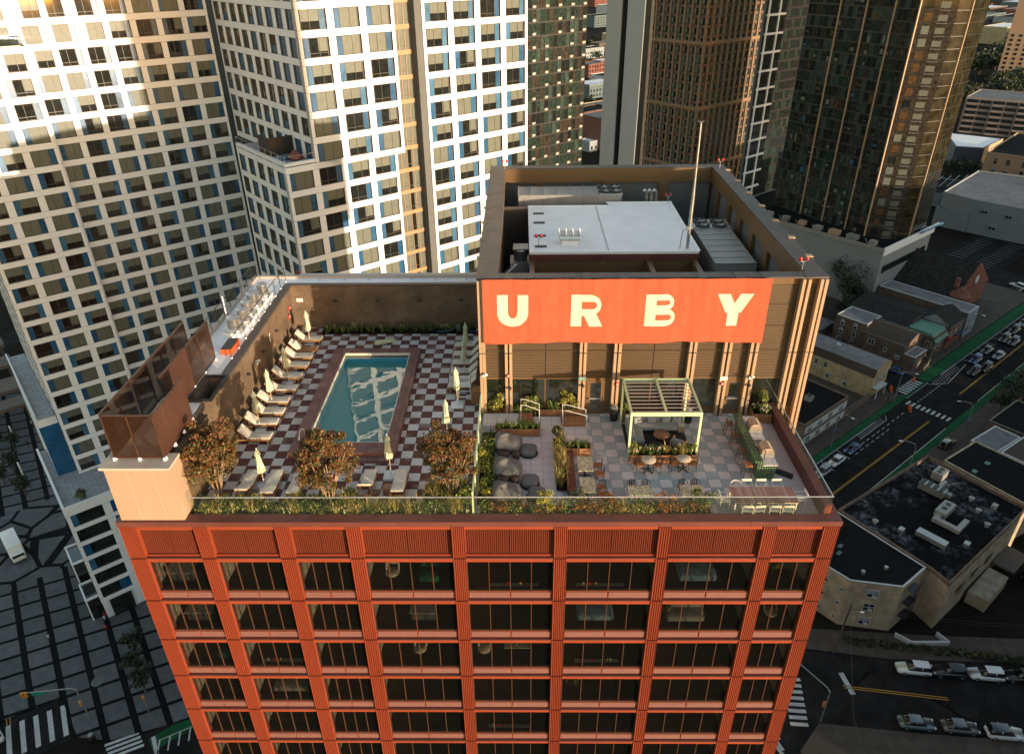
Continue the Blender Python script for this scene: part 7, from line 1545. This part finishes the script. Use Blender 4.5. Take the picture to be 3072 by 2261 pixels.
def duct(l,boxes,mat=M_steel2,name='roof_duct',fans=()):
    c=boxes[0]; t=thing(name,l,'roof plant',tuple(UV(c[0],c[2],G+9))); m=MB(MUV)
    for b in boxes: m.box(b[0],b[1],b[2],b[3],G+9.05+b[4],G+9.05+b[5],mat)
    part('casing',m,t)
    for (u,v,z) in fans: m=MB(MUV); m.cyl((u,v,G+9.05+z),(u,v,G+9.12+z),.42,.42,14,M_black); part('fan',m,t)
duct('grey air unit with two fans and curved duct on the weathered roof, farthest',[(109.2,111.8,5.2,7.0,.2,1.7),(105.6,109.2,4.2,4.9,.4,1.1),(105.6,106.4,2.2,4.2,.4,1.1)],fans=((110,6.1,1.72),(111.1,6.1,1.72)))
duct('long pale air unit with eight fans on the weathered roof',[(104.6,106.2,3.0,7.2,.3,1.6)],M_steel,fans=tuple((105+.8*i,3.6+1.05*j,1.62) for i in range(2) for j in range(4)))
duct('pale looped duct on the weathered roof, centre right',[(99.5,103.4,.4,2.2,.3,1.5),(97.6,99.5,.9,1.7,.4,1.1),(97.6,98.5,-2.6,.9,.4,1.1),(98.5,101.5,-2.6,-1.8,.4,1.1)],fans=((101,1.3,1.52),(102.4,1.3,1.52)))
duct('straight silver duct box on the weathered roof, nearest',[(92.6,94.0,-2.6,2.0,.2,1.0)],M_steel)
for k,(u,v) in enumerate(((90.5,7.5),(91.8,3.8),(106.2,-2.2),(109.5,-3.5),(103.6,-4.6),(96.4,-4.4),(108.5,-.2))):
    m=MB(MUV)
    if k%2: m.box(u-.5,u+.5,v-.4,v+.4,G+9.06,G+9.75,rnd.choice([M_steel2,M_redd,M_steel]))
    else: m.cyl((u,v,G+9.06),(u,v,G+9.7),.35,.3,10,M_steel2); m.cyl((u,v,G+9.7),(u,v,G+9.85),.5,.2,10,M_steel2)
    single('roof_vent',m,f'small vent on the weathered black roof, {ordn[k]} from the left','roof vent','small vents on the weathered roof',tuple(UV(u,v,G+9.06)))
t=block('skylight_block','black-roofed block with two green skylights right of the weathered roof','building',[(118,8.2),(129,7.0),(127.5,-9),(115.8,-6.5)],8.0,M_beigeb,M_roofb,par=.25,cap=M_beigeb)
for p in ((123.3,2.6),(118.9,3.1)): m=MB(MUV); m.box(p[0]-.5,p[0]+.5,p[1]-.4,p[1]+.4,G+8.06,G+8.25,M_greenm); part('skylight',m,t)
t=block('pale_roof_house','house with pale grey flat roof and dormer at the right edge, near','house',[(130,8),(139,7),(138.5,2.0),(129.6,3)],7.2,M_cream,M_silver,par=.2,cap=M_whites); wpart(t,FM('left',129.8,3.2),-2.0,G+5.2,1.0,1.2)
block('pale_roof_house','house with brown roof at the right edge, far','house',[(129.5,2.6),(140,1.6),(139.5,-4.5),(129,-3.4)],7.6,M_hb,M_broof,par=.2,cap=M_whites)
block('dark_roof_house','low dark-roofed house beyond the near side crossing','house',[(141,8.8),(154,8.2),(153,-4),(140.6,-3.4)],6.6,M_hb,M_roofb,par=.3,cap=M_darkcap)
t=thing('retaining_wall','low white angled retaining wall before the beige apartment','wall',tuple(UV(82,-7,G))); m=MB(); 
for a_,b_ in (((79.6,-3.4),(79.9,-5.8)),((79.9,-5.8),(84.2,-9.4)),((84.2,-9.4),(84.6,-7.4))):
    A_,B_=UV(*a_,G),UV(*b_,G); d=(B_-A_).normalized(); q_=Vector((-d.y,d.x,0))*.15; m.prism([tuple((A_+q_)[:2]),tuple((B_+q_)[:2]),tuple((B_-q_)[:2]),tuple((A_-q_)[:2])],G,G+.9,M_whites)
part('wall',m,t)
rr=random.Random(5); m=MB()
for _ in range(500): u=rr.uniform(73,90); v=4.2-(u-67)*1.14+rr.uniform(2.6,4.6); leaf(m,UV(u,v,G+rr.uniform(.1,.8)),rr.uniform(.3,.5),rr.choice(SM),rr)
stuff('ground_ivy',m,'rough dark ivy and weeds between the beige apartment and the lower pavement','ground cover')
# distant right side
M_wh=pm('white_warehouse_wall',(.22,.235,.24),.85,.08,.3); M_tanw=pm('tan_office_wall',(.26,.17,.11),.8,.06,.3); M_condo=pm('condo_pink_concrete',(.20,.165,.15),.8,.1,.4)
t=block('white_warehouse','white warehouse with few windows beyond the parking lot','warehouse',[(279,68),(283,18),(340,22),(322,84),(281,80)],11.5,M_wh,M_silver,par=.6)
for v,z in ((64,8),(56,8),(60,3)): wpart(t,FM('left',278.8,v),0,G+z,2.2,1.8)
block('white_warehouse_wing','low white wing with a dark roof left of the white warehouse','warehouse',[(278.2,80),(278.8,68.4),(300,68.4),(300,82)],6.2,M_wh,M_roofb,par=.5)
t=block('tan_office','tan office block with rows of dark slot windows','office block',[(331,86),(338,30),(390,36),(380,92)],17,M_tanw,M_roofb,par=.8)
a,b=UV(331,86),UV(338,30); d=(b-a).normalized(); nn=Vector((-d.y,d.x,0)); Mf=Matrix(((d.x,nn.x,0,a.x-nn.x*.05),(d.y,nn.y,0,a.y-nn.y*.05),(0,0,1,0),(0,0,0,1)))
for i in range(9):
    for j in range(4): wpart(t,Mf,4+i*4.6+(1 if i>1 else 0),G+2.5+j*3.7,1.2,2.1,trim=M_tanw)
m=MB(MUV); m.box(345,375,50,72,G+17.1,G+20,M_tanw); 
for k in range(6): m.tube([(340+k*4,60+k*3,G+17),(340+k*4,60+k*3,G+24-k*.5)],.18,5,M_whites)
part('roof_plant',m,t)
t=block('grey_box_building','grey and tan box building lit at its end wall','building',[(369,112),(375,102),(402,104),(396,128)],9.5,pm('slate_blue_wall',(.06,.065,.085),.8,.1,.3),M_roofw,par=.3); m=MB(MUV); m.add([(375.0,101.7,G),(402,103.7,G),(402,103.7,G+9.9),(375,101.7,G+9.9)],[(0,1,2,3)],M_conc); part('end_wall',m,t)
t=block('condo_block','pinkish balcony apartment block beyond the glass tower','apartment block',[(450,143),(470,70),(500,78),(482,148)],18.5,M_condo,M_silver,par=.6)
a,b=UV(450,143),UV(470,70); d=(b-a).normalized(); nn=Vector((-d.y,d.x,0)); Mf=Matrix(((d.x,nn.x,0,a.x-nn.x*.1),(d.y,nn.y,0,a.y-nn.y*.1),(0,0,1,0),(0,0,0,1)))
for j in range(6):
    m=MB(Mf)
    for i in range(12): m.box(1+i*6.2,6.4+i*6.2,-.1,.0,G+1.2+j*3.0,G+2.9+j*3.0,M_dkwin); 
    for i in range(0,12,2): m.box(1+i*6.2,6.4+i*6.2,-1.2,-.1,G+.3+j*3.0,G+1.2+j*3.0,M_condo)
    part('balcony_row',m,t)
t=block('tan_highrise','tan high-rise with small windows at the right edge','high-rise',[(640,196),(655,150),(690,160),(680,205)],85,M_tanw,M_roofb,par=.5)
a,b=UV(640,196),UV(655,150); d=(b-a).normalized(); nn=Vector((-d.y,d.x,0)); Mf=Matrix(((d.x,nn.x,0,a.x-nn.x*.1),(d.y,nn.y,0,a.y-nn.y*.1),(0,0,1,0),(0,0,0,1)))
winparts(t,Mf,[2+i*5 for i in range(9)],[G+2+j*3.1 for j in range(11)],1.8,1.7,M_dkwin)
# lamp poles in the lot and steel frame
m=MB(MUV)
for k in range(6): m.tube([(300+k*3,100-k*2,G),(312+k*3,96-k*2,G+9)],.15,5,M_whites)
single('steel_frame',m,'slanting steel poles on the yard before the tan office','steel frame',None,tuple(UV(305,96,G)))
t=block('rail_shed','low building with patchy pale roof before the tan office','shed',[(298,108),(302,88),(328,90),(324,112)],5,M_wh,M_tar,par=.3)
for k,(u,v,h,r) in enumerate(((350,104,8,6),(356,98,8,6),(344,109,7,5))): tree(f'dark tree between the tan office and the grey box building, {ordn[k]}',UV(u,v,G),h,r,SM,120+k,500,.8,'street_tree')
for k in range(34):
    u=520+rnd.random()*330; v=u*.30+rnd.uniform(-22,34)
    tree(f'olive and dark green tree of the wooded slope beyond the balcony block',UV(u,v,G),rnd.uniform(12,17),rnd.uniform(10,14),SM if k%3 else [L_strl,L_oliv,L_str],140+k,420,1.8,'woodland_tree','trees of the wooded slope')
# the city beyond
cols=['brick red','pale grey','dark brown','cream','grey green','white roofed','rust coloured']
cm=[brickmat('far_red_brick',(.16,.06,.04),(.18,.07,.045),(.15,.1,.08),.3,.1),M_wh,M_hb,M_cream,pm('grey_green_wall',(.08,.11,.11),.8,.1,.5),M_whites,M_redb]
far=[]
for k,(dist,off,w_,dp,h) in enumerate(((268,-1,26,18,16),(262,0.0,14,8,5),(300,.6,24,14,9),(330,-.3,30,14,6),(372,.4,28,16,9),(408,-.8,34,18,9),(440,.6,20,14,10),(480,-.2,26,12,7),(520,1.0,26,14,9),(570,0,30,14,8),(640,-1,30,20,9),(760,.5,50,24,14),(900,-.5,60,30,16),(1050,.6,60,30,14),(1250,-.2,90,40,18))):
    u=dist; v=dist*.965+off*dist*.035-6; t=block('city_house' if h<12 else 'city_block',f'{cols[k%7]} building in the gap beside the grey slab tower, {["nearest","second nearest","third nearest","fourth nearest","fifth nearest","sixth nearest","seventh nearest","eighth nearest","ninth nearest","tenth nearest","eleventh","twelfth","thirteenth","fourteenth","farthest"][k]}','building',[(u,v),(u+w_,v),(u+w_,v+dp),(u,v+dp)],h,cm[k%7],(M_silver,M_roofw,M_roofb)[k%3],par=.5)
    winparts(t,FM('front',u,v-.02),[1+i*3 for i in range(int(w_//3))],[G+1.2+j*3.2 for j in range(int(h//3.2))],1.2,1.6,M_dkwin)
for k in range(9):
    u=345+k*34; v=u*.965+rnd.uniform(-8,8); tree(f'dark round tree in the city gap beside the grey slab tower, {ordn[k]} nearest',UV(u,v,G),9,7,SM,200+k,300,1.1,'city_tree')
for k in range(16):
    u=900+ (k//4)*150+rnd.uniform(-20,20); v=u*.335+(k%4-1.5)*38+rnd.uniform(-8,8); t=block('far_building',f'{cols[k%7]} building on the far upper right horizon, row {["one","two","three","four"][k//4]}, {["leftmost","centre left","centre right","rightmost"][3-k%4]}','building',[(u,v),(u+60,v),(u+60,v+24),(u,v+24)],12+rnd.random()*8,cm[(k*3)%7],(M_silver,M_roofw,M_roofb)[k%3],par=.5)
    winparts(t,FM('front',u,v-.02),[2+i*6 for i in range(9)],[G+1.6+j*4 for j in range(3)],2.6,2.2,M_dkwin)
# street life
M_cone=pm('safety_orange',(.6,.10,.02),.6,.1,2)
for u,v,l,c in ((144.3,24.8,'orange plastic barrier in the road at the crossing corner',0),(149.3,31.6,'orange barrier at the corner of the cream house',0),(157.7,30.2,'orange barrel on the far corner of the side street',1)):
    m=MB(); 
    if c: m.lathe([(.35,0),(.3,.4),(.32,.45),(.22,1.1)],12,M_cone)
    else: m.box(-1.1,1.1,-.25,.25,0,.25,M_cone); m.box(-1.0,1.0,-.12,.12,.25,1.0,M_cone); m.box(-.9,.9,-.13,-.12,.5,.75,M_whites)
    o=single('road_barrier',m,l,'barrier',None,tuple(UV(u,v,G+.01)),True); o.rotation_euler=(0,0,A40+R(35))
def person(l,u,v,top,ang,z=G+.12,legs=None,stride=.18):
    t=thing('person',l,'person',tuple(UV(u,v,z)),R(ang)); skin=M_teak; 
    bm_v=[(0,0,.95),(0,0,1.2),(0,0,1.42),(0,0,1.52),(0,0,1.62),(0,0,1.72),(.10,0,.9),(.11,stride,.5),(.11,stride*.6,.08),(.11,stride*.6+.14,.04),(-.10,0,.9),(-.11,-stride*.2,.5),(-.11,-stride*1.4,.1),(-.11,-stride*1.4+.14,.04),(.2,0,1.4),(.25,-.08,1.12),(.24,.08,.88),(-.2,0,1.4),(-.25,.1,1.12),(-.24,.22,.9)]
    ed=[(0,1),(1,2),(2,3),(3,4),(4,5),(0,6),(6,7),(7,8),(8,9),(0,10),(10,11),(11,12),(12,13),(2,14),(14,15),(15,16),(2,17),(17,18),(18,19)]
    rad=[.15,.14,.15,.055,.10,.07,.09,.06,.045,.04,.09,.06,.045,.04,.06,.045,.035,.06,.045,.035]
    me=bpy.data.meshes.new('person_body'); me.from_pydata(bm_v,ed,[]); o=bpy.data.objects.new('body',me); COL.objects.link(o); o.parent=t; me.materials.append(legs or M_rug)
    bpy.context.view_layer.objects.active=o; md=o.modifiers.new('s','SKIN'); sk=me.skin_vertices[0].data if me.skin_vertices else None
    if sk is None: me_=bpy.data.meshes; bpy.ops.object.select_all(action='DESELECT'); 
    for i,r_ in enumerate(rad): me.skin_vertices[0].data[i].radius=(r_,r_)
    me.skin_vertices[0].data[0].use_root=True; o.modifiers.new('d','SUBSURF').levels=1
    m=MB(); m.lathe([(.17,.92),(.165,1.1),(.20,1.35),(.19,1.44),(.08,1.5)],10,top); part('jacket',m,t,True); m=MB(); m.lathe([(.10,1.66),(.105,1.72),(.06,1.79)],10,M_black); part('hair',m,t,True)
try:
    for a in (('person in an orange top on the pavement by the cream house',142.3,29.9,M_cone,20),('person in dark clothes on the pavement by the cream house',143.6,29.6,M_rug,60),('person in white on the plaza near the podium front',-12.7,77.3,M_whites,10),('person walking on the plaza before the middle of the three trees',-13.2,66.0,M_rug,120),('person on the plaza by a dark band, left of centre',-20.3,78.9,M_whites,200),('person on the plaza beside a light column',-13.1,139,M_rug,40),('person near the viaduct column on the plaza',-11,147.5,M_whites,90)): person(*a)
except Exception as e: print('PERSON',e)
m=MB(); m.lathe([(.38,0),(.42,.1),(.4,.95),(.3,1.0)],14,M_black); m.lathe([(.36,1.0),(.3,1.05),(.1,1.06)],14,M_curt); single('litter_bin',m,'black street bin with white top on the plaza corner','bin',None,tuple(UV(-19.3,57.2,G+.1)),True)
for u,v,l in ((-12.5,79.0,'red hydrant at the corner of the podium'),(-13.0,76.0,'small red post on the plaza before the podium')): m=MB(); m.lathe([(.15,0),(.13,.5),(.16,.55),(.1,.7),(.03,.75)],10,M_alarm); single('hydrant',m,l,'hydrant',None,tuple(UV(u,v,G+.1)),True)
m=MB(); m.cyl((0,0,0),(0,0,.012),.9,.9,24,M_idark); single('manhole_cover',m,'large round manhole cover on the plaza','manhole cover',None,tuple(UV(-16.5,66.5,G+.105)),True)
for k,(u,v) in enumerate(((-6,79.5),(-3,80.5),(-1,82),(-9.5,79.3))): shrub(f'dark potted shrub on the podium terrace, {ordn[k]} from the front',tuple(UV(u,v+ (8 if k<3 else 0),-46)),1.1,1.6,[L_dark,L_strd,L_green],300+k,500,.16,'shrub','terrace_shrub')
